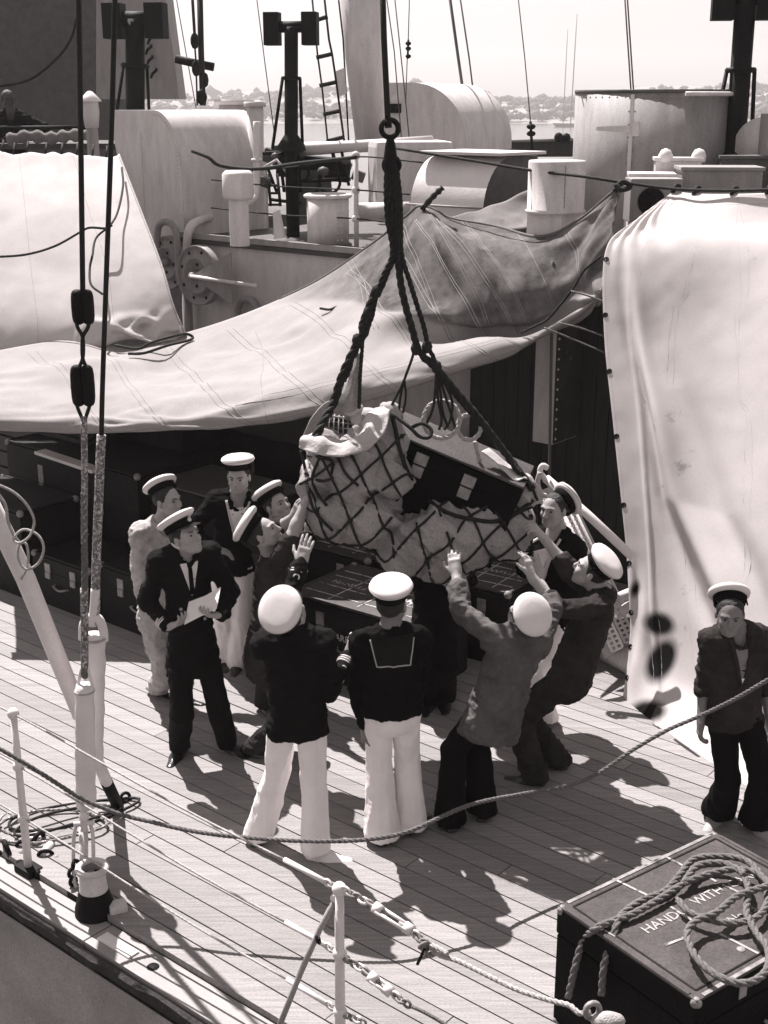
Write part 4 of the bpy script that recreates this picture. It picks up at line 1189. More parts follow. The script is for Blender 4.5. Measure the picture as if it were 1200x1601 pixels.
# ================================================================ continuous bodies: signed distances meshed by surface nets
class SDF:
    def __init__(s):
        s.p = []
    def _add(s, fn, lo, hi, k, op):
        s.p.append((fn, np.array(lo, float), np.array(hi, float), k, op))
        return s
    def cone(s, a, b, ra, rb, k=0.02, flat=None, op='u'):
        a, b = np.array(a, float), np.array(b, float)
        m = max(ra, rb)
        lo, hi = np.minimum(a, b) - m, np.maximum(a, b) + m
        if flat is not None:
            nrm = np.array(flat[0], float); nrm /= np.linalg.norm(nrm); q = 1.0 / flat[1] - 1
            a2, b2 = a, b + nrm * np.dot(b - a, nrm) * q
        def fn(P):
            if flat is not None:
                P = P + nrm * ((P - a) @ nrm)[:, None] * q
                A, B = a2, b2
            else:
                A, B = a, b
            d = B - A
            t = np.clip(((P - A) @ d) / max(d @ d, 1e-12), 0, 1)
            r = np.linalg.norm(P - A - t[:, None] * d, axis=1) - (ra + (rb - ra) * t)
            return r * (flat[1] * 0.5 + 0.5) if flat is not None else r
        return s._add(fn, lo, hi, k, op)
    def ell(s, c, ax, r, k=0.02, op='u'):
        c, ax, r = np.array(c, float), np.array(ax, float), np.array(r, float)
        m = r.max()
        def fn(P):
            q = ((P - c) @ ax.T) / r
            k0 = np.linalg.norm(q, axis=1)
            k1 = np.linalg.norm(q / r, axis=1) + 1e-9
            return k0 * (k0 - 1) / k1
        return s._add(fn, c - m, c + m, k, op)
    def box(s, c, ax, h, rd=0.01, k=0.01, op='u'):
        c, ax, h = np.array(c, float), np.array(ax, float), np.array(h, float)
        m = np.linalg.norm(h)
        def fn(P):
            q = np.abs((P - c) @ ax.T) - (h - rd)
            return np.linalg.norm(np.maximum(q, 0), axis=1) + np.minimum(q.max(1), 0) - rd
        return s._add(fn, c - m, c + m, k, op)
    def plane(s, c, nrm, k=0.006):
        """cut away everything on the side nrm points to"""
        c, nrm = np.array(c, float), np.array(nrm, float)
        nrm = nrm / np.linalg.norm(nrm)
        return s._add(lambda P: (P - c) @ nrm, None if False else c - 9, c + 9, k, 'i')
    def mesh(s, h):
        un = [q for q in s.p if q[4] == 'u']
        lo = np.min([q[1] for q in un], axis=0) - 3 * h
        hi = np.max([q[2] for q in un], axis=0) + 3 * h
        n = np.ceil((hi - lo) / h).astype(int) + 1
        F = np.full(n, 1.0, np.float32)
        for fn, a, b, k, op in s.p:
            e = k + 3 * h
            i0 = np.clip(np.floor((a - e - lo) / h).astype(int), 0, n)
            i1 = np.clip(np.ceil((b + e - lo) / h).astype(int) + 1, 0, n)
            if (i1 <= i0).any():
                continue
            sl = tuple(slice(p, q) for p, q in zip(i0, i1))
            sub = F[sl]
            if op == 'i':
                idx = np.nonzero(sub.ravel() < 0.2)[0]
            else:
                idx = np.arange(sub.size)
            I = np.stack(np.unravel_index(idx, sub.shape), 1)
            P = lo + (I + i0) * h
            d = fn(P).astype(np.float32)
            cur = sub.ravel()[idx]
            if op == 'u':
                hh = np.maximum(k - np.abs(d - cur), 0) / k
                new = np.minimum(d, cur) - hh * hh * k / 4
            else:
                dd = -d if op == 's' else d
                hh = np.maximum(k - np.abs(dd - cur), 0) / k
                new = np.maximum(dd, cur) + hh * hh * k / 4
            sub2 = sub.ravel().copy()
            sub2[idx] = new
            F[sl] = sub2.reshape(sub.shape)
        S = F < 0
        c = np.zeros(tuple(n - 1), np.int8)
        for dx in (0, 1):
            for dy in (0, 1):
                for dz in (0, 1):
                    c += S[dx:n[0] - 1 + dx, dy:n[1] - 1 + dy, dz:n[2] - 1 + dz]
        act = np.nonzero((c > 0) & (c < 8))
        A = np.stack(act, 1)
        vid = np.full(tuple(n - 1), -1, np.int32)
        vid[act] = np.arange(len(A))
        acc = np.zeros((len(A), 3)); cnt = np.zeros(len(A))
        cor = [np.array((dx, dy, dz)) for dx in (0, 1) for dy in (0, 1) for dz in (0, 1)]
        val = [F[A[:, 0] + q[0], A[:, 1] + q[1], A[:, 2] + q[2]].astype(float) for q in cor]
        for i in range(8):
            for j in range(i + 1, 8):
                if np.abs(cor[i] - cor[j]).sum() != 1:
                    continue
                m = (val[i] < 0) != (val[j] < 0)
                t = val[i][m] / (val[i][m] - val[j][m])
                acc[m] += cor[i] + (cor[j] - cor[i]) * t[:, None]
                cnt[m] += 1
        V = lo + (A + acc / np.maximum(cnt, 1)[:, None]) * h
        quads = []
        for ax in range(3):
            o1, o2 = [(1, 2), (2, 0), (0, 1)][ax]
            sl0 = [slice(1, n[q] - 1) for q in range(3)]
            sa = list(sl0); sb = list(sl0)
            sa[ax] = slice(0, n[ax] - 1); sb[ax] = slice(1, n[ax])
            a_, b_ = S[tuple(sa)], S[tuple(sb)]
            E = np.stack(np.nonzero(a_ != b_), 1)
            if not len(E):
                continue
            flip = a_[tuple(E.T)]
            base = E.copy()
            for q in range(3):
                if q != ax:
                    base[:, q] += 1
            def cell(d1, d2):
                B = base.copy()
                B[:, o1] -= d1; B[:, o2] -= d2
                return vid[B[:, 0], B[:, 1], B[:, 2]]
            Q = np.stack([cell(1, 1), cell(0, 1), cell(0, 0), cell(1, 0)], 1)
            Q[~flip] = Q[~flip][:, ::-1]
            quads.append(Q)
        Q = np.concatenate(quads)
        return V, Q[(Q >= 0).all(1)]
def vnormals(V, Q):
    n = np.cross(V[Q[:, 2]] - V[Q[:, 0]], V[Q[:, 3]] - V[Q[:, 1]])
    N = np.zeros_like(V)
    for i in range(4):
        np.add.at(N, Q[:, i], n)
    return N / (np.linalg.norm(N, axis=1, keepdims=True) + 1e-12)
def sdf_obj(name, sdf, h, mat, parent, wrinkle=None):
    V, Q = sdf.mesh(h)
    if wrinkle:
        N = vnormals(V, Q)
        for amp, st, seed in wrinkle:
            P = V @ np.array(st).T + seed if np.ndim(st) == 2 else V * np.array(st) + seed
            r = vnoise(P)
            V = V + N * (np.maximum(1 - np.abs(r) * 2.2, -0.4) * amp)[:, None]
    org = np.array(ORG[parent.name]) if parent else V.mean(0)
    me = bpy.data.meshes.new(name)
    nv, nq = len(V), len(Q)
    me.vertices.add(nv)
    me.vertices.foreach_set('co', (V - org).astype(np.float32).ravel())
    me.loops.add(nq * 4)
    me.loops.foreach_set('vertex_index', Q.astype(np.int32).ravel())
    me.polygons.add(nq)
    me.polygons.foreach_set('loop_start', np.arange(nq, dtype=np.int32) * 4)
    me.polygons.foreach_set('use_smooth', np.ones(nq, bool))
    me.update(calc_edges=True)
    me.materials.append(MATS[mat])
    o = bpy.data.objects.new(name, me)
    COL.objects.link(o)
    if parent:
        o.parent = parent
    else:
        o.location = org
    ORG[o.name] = Vector(org)
    return o
# ================================================================ trunks and crates
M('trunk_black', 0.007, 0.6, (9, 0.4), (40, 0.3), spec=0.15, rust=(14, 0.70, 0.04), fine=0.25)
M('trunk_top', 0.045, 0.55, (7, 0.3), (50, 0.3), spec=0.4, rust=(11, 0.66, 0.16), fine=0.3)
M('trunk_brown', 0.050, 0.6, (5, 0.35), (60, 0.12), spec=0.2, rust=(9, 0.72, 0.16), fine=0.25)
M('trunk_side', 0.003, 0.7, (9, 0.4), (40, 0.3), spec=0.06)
M('edge_metal', 0.20, 0.5, (20, 0.4), (40, 0.3), rust=(14, 0.6, 0.08))
M('stencil_white', 0.45, 0.8, (30, 0.25), None, rust=(18, 0.62, 0.12))
M('stencil_worn', 0.29, 0.8, (30, 0.3), None, rust=(16, 0.54, 0.06))
M('stencil_faint', 0.5, 0.8, (30, 0.3), None, rust=(20, 0.52, 0.07))
M('brass_plate', 0.26, 0.45, (20, 0.3), (40, 0.2), metal=0.3)
def axes(rz):
    a = Vector((cos(R(rz)), sin(R(rz)), 0)); b = Vector((-sin(R(rz)), cos(R(rz)), 0))
    return a, b, ZX.copy()
def letters(text, o, xd, yd, size, mat, parent, name='lettering', lift=0.0015):
    cu = bpy.data.curves.new('lettering_curve', 'FONT')
    cu.body = text
    cu.size = size
    cu.offset = size * 0.012
    cu.resolution_u = 2
    tmp = bpy.data.objects.new('lettering_source', cu)
    COL.objects.link(tmp)
    bpy.context.view_layer.update()
    me = bpy.data.meshes.new_from_object(tmp.evaluated_get(bpy.context.evaluated_depsgraph_get()))
    xd, yd = xd.normalized(), yd.normalized()
    n_ = xd.cross(yd)
    org = ORG[parent.name]
    pts = [o + xd * v.co.x + yd * v.co.y + n_ * lift - org for v in me.vertices]
    m2 = bpy.data.meshes.new(name)
    m2.from_pydata(pts, [], [tuple(p.vertices) for p in me.polygons])
    m2.materials.append(MATS[mat])
    ob = bpy.data.objects.new(name, m2)
    COL.objects.link(ob)
    ob.parent = parent
    ORG[ob.name] = org
    bpy.data.objects.remove(tmp)
    bpy.data.meshes.remove(me)
    return ob
def trunk(label, c, A3, dims, top='trunk_top', side='trunk_black', hasps=2, group=None, name='trunk', cat='trunk', full=True, lidh=0.28, battens=False):
    """c = centre of the base; A3 = axes (length, width, up)."""
    a, b, z = A3
    L, W, H = dims
    rot = Matrix((a, b, z)).transposed()
    t_ = thing(name, label, cat, c, group)
    lh = H * lidh
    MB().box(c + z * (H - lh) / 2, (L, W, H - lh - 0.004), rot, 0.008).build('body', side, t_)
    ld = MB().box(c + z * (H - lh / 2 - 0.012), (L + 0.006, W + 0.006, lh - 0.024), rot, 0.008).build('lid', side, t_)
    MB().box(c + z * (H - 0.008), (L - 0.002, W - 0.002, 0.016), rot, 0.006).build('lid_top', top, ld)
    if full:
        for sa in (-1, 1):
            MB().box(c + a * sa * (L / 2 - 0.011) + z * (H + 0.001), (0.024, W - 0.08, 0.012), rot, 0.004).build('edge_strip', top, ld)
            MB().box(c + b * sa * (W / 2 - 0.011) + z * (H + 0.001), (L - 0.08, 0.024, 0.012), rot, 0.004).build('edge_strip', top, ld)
            for sb in (-1, 1):
                MB().ball(c + a * sa * (L / 2 - 0.014) + b * sb * (W / 2 - 0.014) + z * (H - 0.016), 0.034, 10, rot).build('corner_cap', 'edge_metal', t_)
                MB().ball(c + a * sa * (L / 2 - 0.014) + b * sb * (W / 2 - 0.014) + z * 0.022, 0.034, 8, rot).build('corner_cap', 'edge_metal', t_)
        for k in range(hasps):
            x = (k - (hasps - 1) / 2) * L * 0.45
            q = MB().box(c + a * x - b * (W / 2 + 0.006) + z * (H - lh * 0.75), (0.075, 0.012, lh * 0.55), rot, 0.004).build('hasp', 'brass_plate', t_)
            MB().box(c + a * x - b * (W / 2 + 0.009) + z * (H - lh * 1.25), (0.065, 0.016, lh * 0.4), rot, 0.004).build('staple', 'brass_plate', q)
        h0 = c - b * (W / 2 + 0.02) + z * (H * 0.5)
        MB().tube(spline([h0 - a * 0.09 + b * 0.02, h0 - a * 0.08 - b * 0.01, h0 - b * 0.018 - z * 0.02, h0 + a * 0.08 - b * 0.01, h0 + a * 0.09 + b * 0.02], 4), 0.009, 6).build('handle', 'edge_metal', t_)
    return t_
# --- the pile in the dark under the awning
A40 = axes(-40)
def pile(u0, u1, w0, w1, z0, h, label, full=True, top='trunk_black', rz=-40, name='trunk'):
    c = uw((u0 + u1) / 2, (w0 + w1) / 2, z0)
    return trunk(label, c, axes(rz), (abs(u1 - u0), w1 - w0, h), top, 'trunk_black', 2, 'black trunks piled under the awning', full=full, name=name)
t_ = pile(7.42, 8.44, 6.32, 7.02, 0, 0.56, 'black trunk at deck level behind the padded stays with pale scraps on its lid', top='trunk_black')
mb = MB()
for k in range(16):
    p_ = uw(7.5 + random.random() * 0.5, 6.4 + random.random() * 0.5, 0.573)
    mb.box(p_, (random.uniform(0.03, 0.12), 0.022, 0.004), Matrix.Rotation(random.uniform(-1.2, 0.3), 3, 'Z'))
tag(mb.build('paper_strips', 'paper'), kind='stuff')
pile(9.35, 10.5, 6.2, 6.82, 0, 0.85, 'tall black trunk farthest left on the deck under the awning')
pile(8.5, 9.28, 6.25, 6.85, 0, 0.5, 'black trunk standing back between the two nearest ones at the left')
pile(7.35, 8.6, 7.05, 7.9, 0, 0.98, 'wide black trunk in the second row behind the young seaman')
pile(8.65, 10.6, 6.95, 8.4, 0, 1.15, 'largest black trunk in the second row at the left')
pile(7.3, 8.5, 6.98, 7.7, 0.985, 0.14, 'flat black case lying on the second-row trunk above the young seaman', top='trunk_top', full=False)
pile(8.9, 10.3, 7.7, 8.35, 1.155, 0.3, 'black case topmost of the pile at the left edge', full=False)
pile(7.2, 9.0, 8.2, 9.2, 0, 1.3, 'black trunk in the rearmost row close to the deckhouse')
bl = thing('gap_filler_boards', 'dark stack of boards added to close the bright gap at the far left', 'boards', uw(12, 8.6, 0))  # added stack, keeps the bright opening at the left dark
for k in range(9):
    for q in range(3):
        MB().box(uw(11.6 + q * 0.0, 7.6 + q * 0.62, 0.1 + k * 0.17), (3.6, 0.58, 0.15), ROT, 0.01).build('board', 'dark_wood', bl)
_a, _b = gp(62, 706, 1.172), gp(152, 736, 1.172)
_d = (_b - _a).normalized()
p0 = MB().box((_a + _b) / 2, ((_b - _a).length, 0.12, 0.03), Matrix((_d, ZX.cross(_d), ZX)).transposed(), 0.004).build('sunstrip', 'pale_paint')  # pale strip stands in for sunlight falling on the pile
tag(p0, 'pale batten standing in for sunlight on the largest black trunk under the awning at the left', 'sunstrip')
# --- the trunks with white lettering amidships
def lettered(px, z, rz, dims, label, l1=True, front=None):
    a, b, z3 = axes(rz)
    n0 = gp(px[0], px[1], z)                      # near left top corner
    c = n0 + a * dims[0] / 2 + b * dims[1] / 2
    c.z = 0
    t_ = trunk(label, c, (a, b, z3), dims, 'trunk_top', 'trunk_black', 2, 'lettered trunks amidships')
    zt = ZX * (dims[2] + 0.001)
    if l1:
        o = Vector((n0.x, n0.y, 0)) + zt
        letters('HANDLE WITH CARE', o + a * 0.12 + b * 0.36, a, b, 0.085, 'stencil_faint', t_)
        for k in (0.14, 0.30, 0.50, 0.62):
            MB().box(o + a * dims[0] / 2 + b * k + ZX * 0.001, (dims[0] * 0.9, 0.008, 0.003), Matrix((a, b, ZX)).transposed()).build('painted_line', 'stencil_faint', t_)
        for k in (0.3, 0.55, 0.8):
            MB().box(o + a * dims[0] * k + b * dims[1] / 2 + ZX * 0.0018, (0.008, dims[1] * 0.85, 0.003), Matrix((a, b, ZX)).transposed()).build('painted_line', 'stencil_faint', t_)
    if front:
        p = Vector((n0.x, n0.y, 0)) + a * front[1] - b * 0.0 + ZX * front[2]
        letters(front[0], p, a, ZX, 0.075, 'stencil_white', t_, lift=0.006)
    return t_
lettered((452, 925), 0.68, -37, (1.12, 0.80, 0.68), 'black trunk lettered WITH CARE on its front between the two men in white trousers', front=('WITH CARE', 0.18, 0.40))
lettered((425, 838), 0.68, -37, (1.05, 0.82, 0.68), 'black trunk with faint lettering on its lid, behind the nearest lettered one')
lettered((548, 868), 0.66, -33, (0.62, 0.55, 0.66), 'smallest lettered trunk, just behind the head of the sailor with the square collar')
lettered((648, 896), 0.66, -33, (0.85, 0.62, 0.66), 'lettered trunk under the middle of the hanging load')
trunk('plain black trunk with a pale edge behind the man in the faded shirt', Vector((gp(782, 1000).x, gp(782, 1000).y, 0)) + Vector((0.1, 0.3, 0)), axes(-30), (0.8, 0.6, 0.62), 'edge_metal', 'trunk_black', 2)

# ================================================================ the hanging load
LY = 7.95
M('load_canvas', 0.30, 0.9, (5, 0.22), (60, 0.15), trans=0.1, spec=0.1, rust=(5, 0.62, 0.14), fine=0.16)
def A_(px, py, dy=0.0): return at(px, py, LY + dy)
xa = (A_(795, 752, -0.16) - A_(627, 681, 0.0)).normalized()
ya = Vector((0.22, 1, 0.02)); ya = (ya - xa * ya.dot(xa)).normalized()
za = xa.cross(ya)
TL, TW, TH = 1.0, 0.50, 0.60
tc = A_(627, 681, 0.0) + xa * (TL / 2 - 0.16) + ya * TW / 2 - za * TH
lt = trunk('black trunk with two pale hasps tilted in the hanging cargo net', tc, (xa, ya, za), (TL, TW, TH), 'trunk_top', 'trunk_side', 0, lidh=0.22, full=False)
for (hx, hy) in ((655, 727), (729, 761)):
    d_ = _ray(hx, hy); o_ = Vector((0, 0, CAM_H))
    n_ = -ya
    pf = tc - ya * (TW / 2 + 0.006)
    p_ = o_ + d_ * ((pf - o_).dot(n_) / d_.dot(n_))
    rt_ = Matrix((xa, ya, za)).transposed()
    q = MB().box(p_ + za * 0.04, (0.085, 0.016, 0.075), rt_, 0.005).build('hasp', 'brass_plate', lt)
    MB().box(p_ - za * 0.045, (0.078, 0.022, 0.072), rt_, 0.005).build('staple', 'brass_plate', q)
cw = thing('canvas_wrap', 'stained canvas wrapped round the hanging load inside the net', 'canvas', A_(650, 860, 0))
s = SDF()
N_ = lambda v: np.array(v)
I3 = np.eye(3)
s.cone(N_(A_(590, 800, 0.02)), N_(A_(720, 843, 0.0)), 0.21, 0.21, 0.05)
s.cone(N_(A_(700, 838, 0.0)), N_(A_(786, 818, 0.05)), 0.22, 0.17, 0.05)
s.cone(N_(A_(780, 830, 0.0)), N_(A_(820, 768, 0.05)), 0.14, 0.07, 0.05)
s.cone(N_(A_(640, 800, 0.35)), N_(A_(780, 820, 0.3)), 0.20, 0.18, 0.05)
e0, e1 = A_(690, 818, -0.25), A_(838, 760, -0.25)
ed = (e1 - e0).normalized()
pn_ = Vector((0, -0.25, 1)).normalized(); pn_ = (pn_ - ed * pn_.dot(ed)).normalized()
s.cone(N_(A_(570, 770, 0.42)), N_(A_(760, 812, 0.40)), 0.27, 0.20, 0.05)  # unseen bulk added at the back, widens the load's cast shadow
s.plane(N_(e0), N_(pn_), 0.02)
for (x, y, dy, r3_, k_) in ((505, 735, 0.0, (0.14, 0.20, 0.20), 0.03), (552, 735, -0.03, (0.15, 0.22, 0.25), 0.03), (530, 795, -0.02, (0.19, 0.24, 0.15), 0.025),
                            (572, 808, -0.05, (0.18, 0.24, 0.15), 0.02), (636, 852, -0.05, (0.18, 0.22, 0.13), 0.02), (588, 735, 0.03, (0.11, 0.17, 0.22), 0.03),
                            (572, 772, 0.1, (0.28, 0.2, 0.2), 0.04), (690, 868, -0.02, (0.20, 0.20, 0.11), 0.02)):
    s.ell(N_(A_(x, y, dy)), np.array([[0.94, 0, -0.34], [0, 1, 0], [0.34, 0, 0.94]]), r3_, k_)
s.cone(N_(A_(590, 680, 0.02)), N_(A_(600, 740, 0.0)), 0.10, 0.15, 0.04)
s.cone(N_(A_(602, 655, 0.02)), N_(A_(598, 700, 0.0)), 0.05, 0.11, 0.04)
cvs = sdf_obj('wrapping', s, 0.011, 'load_canvas', cw, [(0.022, (4, 4, 3.2), 2.0), (0.045, ((5.0, 0, 6.0), (0, 4, 0), (-1.3, 0, 1.2)), 5.0), (0.018, ((13, 0, 15), (0, 8, 0), (-3.5, 0, 3.5)), 3.0), (0.005, (30, 30, 26), 8.0)])
org = ORG[cvs.name]
bvL = BVHTree.FromPolygons([v.co + org for v in cvs.data.vertices], [tuple(p.vertices) for p in cvs.data.polygons])
def on_load(px, py, lift=0.014, dflt=-0.25):
    d_ = _ray(px, py).normalized()
    h_ = bvL.ray_cast(Vector((0, 0, CAM_H)), d_, 30)
    if h_[0] is None:
        return A_(px, py, dflt)
    return h_[0] - d_ * lift
# ragged mouth of the sack at the left
Gf = bicubic([[A_(466, 699, -0.22), A_(498, 711, -0.28), A_(540, 711, -0.29), A_(578, 700, -0.26), A_(602, 672, -0.2), A_(608, 640, -0.08)],
              [A_(470, 684, -0.18), A_(506, 692, -0.22), A_(545, 690, -0.22), A_(570, 678, -0.2), A_(587, 656, -0.14), A_(598, 634, -0.02)],
              [A_(488, 676, -0.05), A_(515, 683, -0.1), A_(545, 680, -0.1), A_(562, 668, -0.08), A_(574, 652, -0.04), A_(586, 640, 0.03)]], 46, 16)
nf = grid_normals(Gf)
M('sack_pale', 0.48, 0.85, (6, 0.12), (50, 0.3), trans=0.15, spec=0.1, fine=0.08)
cloth('front_flap', Gf + nf * noise_disp(Gf, 0.05, 8, 2), 'sack_pale', cw)
Gf = bicubic([[A_(470, 690, -0.02), A_(484, 655, 0.05), A_(503, 633, 0.12), A_(530, 624, 0.18), A_(558, 636, 0.2)],
              [A_(486, 684, 0.02), A_(500, 658, 0.10), A_(516, 643, 0.17), A_(536, 637, 0.22), A_(556, 644, 0.22)],
              [A_(498, 690, 0.05), A_(508, 668, 0.12), A_(520, 656, 0.17), A_(538, 652, 0.2), A_(556, 654, 0.2)]], 40, 14)
nf = grid_normals(Gf)
cloth('back_flap', Gf + nf * noise_disp(Gf, 0.02, 9, 5), 'load_canvas', cw)
Gf = bicubic([[A_(559, 552, 0.06), A_(562, 552, 0.06), A_(564, 553, 0.06)], [A_(541, 600, 0.05), A_(552, 602, 0.0), A_(563, 600, 0.05)], [A_(522, 640, 0.06), A_(544, 645, 0.0), A_(562, 634, 0.06)]], 16, 30)
nf = grid_normals(Gf)
cloth('corner_flap', Gf + nf * noise_disp(Gf, 0.012, 9, 5), 'load_canvas', cw)
bk = thing('wire_basket', 'small wire basket poking out of the open sack', 'basket', A_(540, 690, 0.05))
for k in range(6):
    MB().tube([A_(516 + k * 7, 646 + k * 1.5, 0.1), A_(512 + k * 8, 682, 0.02)], 0.005, 5).build('wire', 'edge_metal', bk)
for k in range(4):
    MB().tube([A_(514, 650 + k * 9, 0.08), A_(562, 656 + k * 8, 0.08)], 0.005, 5).build('wire', 'edge_metal', bk)
for (x, y, r_, lb) in ((572, 655, 0.075, 'pale bundle in the mouth of the sack beside the wire basket'), (552, 640, 0.05, 'smaller pale bundle at the back of the sack mouth')):
    tag(MB().ball(A_(x, y, 0.1), (r_ * 1.4, r_, r_), 14).build('bundle', 'sack_pale'), lb, 'bundle')
# pale curling flap at the right end
Gf = bicubic([[A_(752, 706, -0.02), A_(770, 720, -0.05), A_(790, 740, -0.1), A_(806, 752, -0.12), A_(822, 748, -0.06), A_(836, 762, 0.0)],
              [A_(764, 700, 0.06), A_(782, 714, 0.05), A_(800, 728, 0.05), A_(816, 736, 0.05), A_(830, 742, 0.05), A_(838, 756, 0.06)]], 40, 10)
cloth('end_flap', Gf + grid_normals(Gf) * noise_disp(Gf, 0.012, 9, 3), 'sack_pale', cw)

# --- the net
net = thing('cargo_net', 'dark knotted rope cargo net slung under the hanging load', 'cargo net', A_(650, 880, 0))
ax0, ax1 = A_(478, 735, 0.06), A_(845, 812, 0.12)
axd = (ax1 - ax0).normalized()
e_f = Vector((0, -1, 0)); e_f = (e_f - axd * e_f.dot(axd)).normalized()
e_d = axd.cross(e_f)
if e_d.z > 0: e_d = -e_d
def net_pt(t, ph):
    o_ = ax0.lerp(ax1, t)
    d_ = e_f * cos(ph) + e_d * sin(ph)
    h_ = bvL.ray_cast(o_ + d_ * 1.2, -d_, 1.3)
    if h_[0] is None: return None
    if h_[1].dot(pn_) > 0.93: return None
    return h_[0] + d_ * 0.012
n_line = 0
knots = []
for sgn in (-1, 1):
    for m in range(8):
        run = []
        pts_all = []
        for k in range(71):
            t = -0.02 + 1.04 * k / 70
            ph = 2 * pi * m / 8 + sgn * t * R(330)
            ph = (ph + pi) % (2 * pi) - pi
            p = net_pt(t, ph) if (-1.25 < ph < 2.9) else None
            if p is not None and run and (p - run[-1]).length > 0.16:
                pts_all.append(run); run = []
            if p is None:
                if len(run) > 3: pts_all.append(run)
                run = []
            else:
                run.append(p)
        if len(run) > 3: pts_all.append(run)
        for run in pts_all:
            if len(run) > 3:
                sm = [run[0]] + [(run[i - 1] + run[i] * 2 + run[i + 1]) / 4 for i in range(1, len(run) - 1)] + [run[-1]]
                MB().tube(sm, 0.0085, 6).build('mesh_rope', 'rope_dark', net)
                n_line += 1
for m in range(8):
    for m2 in range(8):
        for wrap in (-1, 0, 1, 2):
            t = ((m2 - m) / 8 + wrap) * 360 / 660
            if not 0 < t < 1: continue
            ph = (2 * pi * m / 8 + t * R(330) + pi) % (2 * pi) - pi
            p = net_pt(t, ph) if (-1.2 < ph < 2.2) else None
            if p is not None:
                MB().ball(p, (0.016, 0.014, 0.016), 7).build('knot', 'rope_dark', net)
rim = spline([on_load(*q) for q in ((612, 648), (618, 672), (624, 700), (636, 735), (655, 765), (680, 790), (706, 804), (740, 812), (775, 815), (810, 800), (834, 782))], 5)
MB().tube(rim, 0.014, 7).build('rim_rope', 'rope_dark', net)
lrim = spline([A_(612, 646, -0.08), A_(640, 668, -0.15), A_(655, 682, -0.15), A_(670, 684, -0.15), A_(674, 672, -0.12), A_(660, 662, -0.1), A_(644, 668, -0.12)], 5)
MB().tube(lrim, 0.012, 7).build('rim_rope', 'rope_dark', net)
for pts in (((470, 705), (476, 730), (480, 760), (492, 800), (520, 830)), ((480, 712), (500, 715), (520, 722), (516, 745)), ((500, 715), (488, 745), (495, 770), (510, 790)), ((528, 715), (540, 740), (560, 760)), ((476, 740), (500, 752), (520, 748))):
    MB().tube(spline([on_load(*q) for q in pts], 5), 0.010, 6).build('rim_rope', 'rope_dark', net)
# --- slings up to the hook
sl = thing('slings', 'dark rope slings spreading from the hook to both ends of the load', 'sling', A_(612, 268, 0))
def sling(pts, r, mat='rope_dark', laid=True):
    ps = spline([A_(*q) for q in pts], 6)
    m_ = MB()
    if laid: strands(m_, ps, r)
    else: m_.tube(ps, r, 7)
    return m_.build('sling_leg', mat, sl)
sling([(605, 262), (604, 300), (606, 345), (614, 395), (600, 430), (590, 455)], 0.019)
sling([(611, 262), (612, 300), (613, 345), (618, 395), (606, 425), (596, 450), (588, 462)], 0.017)
sling([(616, 262), (619, 300), (622, 345), (622, 395), (626, 440), (634, 480), (644, 515), (652, 545)], 0.024)
sling([(620, 264), (625, 310), (626, 360), (628, 400), (640, 440), (652, 478), (662, 510), (668, 540)], 0.017)
sling([(588, 455), (580, 475), (574, 492), (572, 515), (560, 535), (545, 565), (532, 595), (522, 628), (505, 660, -0.1), (485, 700, -0.2)], 0.030)
sling([(590, 455), (585, 480), (580, 500), (568, 520), (566, 545), (563, 580), (562, 610), (561, 640)], 0.013)
sling([(578, 480), (566, 505), (566, 530), (552, 548), (545, 575), (534, 600)], 0.022)
for (x, y) in ((575, 490), (568, 512), (558, 532), (588, 456), (650, 545), (667, 542), (682, 574)):
    MB().ball(A_(x, y), (0.036, 0.034, 0.045), 9).build('knot', 'rope_dark', sl)
sling([(652, 545), (664, 560), (682, 575), (700, 596), (720, 620), (745, 650), (770, 682), (800, 722), (835, 768, -0.05)], 0.026)
sling([(668, 542), (676, 556), (684, 575), (705, 610), (730, 640), (760, 675), (790, 712), (815, 742, -0.05)], 0.015)
for pts in (((682, 575), (680, 610), (676, 640), (664, 668)), ((683, 576), (688, 612), (692, 645), (700, 668)), ((684, 577), (696, 620), (706, 650), (712, 672)), ((682, 576), (684, 620), (690, 655), (686, 672)), ((690, 590), (706, 625), (704, 655), (694, 672))):
    sling(list(pts), 0.009, laid=False)
sling([(649, 540), (644, 560), (636, 582), (630, 598), (618, 622), (608, 642)], 0.009, laid=False)
sling([(631, 596), (626, 618), (624, 640), (628, 655)], 0.008, laid=False)
sling([(632, 596), (634, 620), (630, 645)], 0.008, laid=False)
for (cx, cy, rx, lb) in ((690, 656, 0.115, 'pale rope grommet ring standing on the tilted trunk'), (733, 668, 0.075, 'second pale rope grommet near the right end of the tilted trunk')):
    c_ = A_(cx, cy, 0.0)
    pts = [c_ + Vector((cos(q) * rx, sin(q) * 0.03, sin(q) * rx)) for q in np.linspace(0, 2 * pi, 25)[:-1]]
    m_ = MB()
    strands(m_, pts + [pts[0], pts[1]], 0.015)
    o = m_.build('rope_grommet', 'rope_pale'); tag(o, lb, 'rope ring')
sling([(742, 690), (748, 715), (752, 735), (748, 750)], 0.014, 'rope_pale')
hk = thing('hoist', 'hoisting wire with black ring and swivel link holding the slings', 'hoist', A_(608, 268))
MB().tube([A_(597, -40), A_(600, 60), A_(606, 188)], 0.0185, 10).build('hoist_wire', 'rope_dark', hk)
MB().torus(A_(609, 201), Vector((0.1, -1, 0.1)), 0.050, 0.0165, 26, 10).build('ring', 'black_iron', hk)
MB().tube([A_(606, 186), A_(607, 200)], 0.022, 10).build('wire_eye', 'black_iron', hk)
MB().lathe([(0, 0), (0.018, 0.0), (0.032, -0.06), (0.040, -0.12), (0.046, -0.17), (0.04, -0.2), (0, -0.22)], A_(610, 212), ZX, 16).build('swivel', 'black_iron', hk)
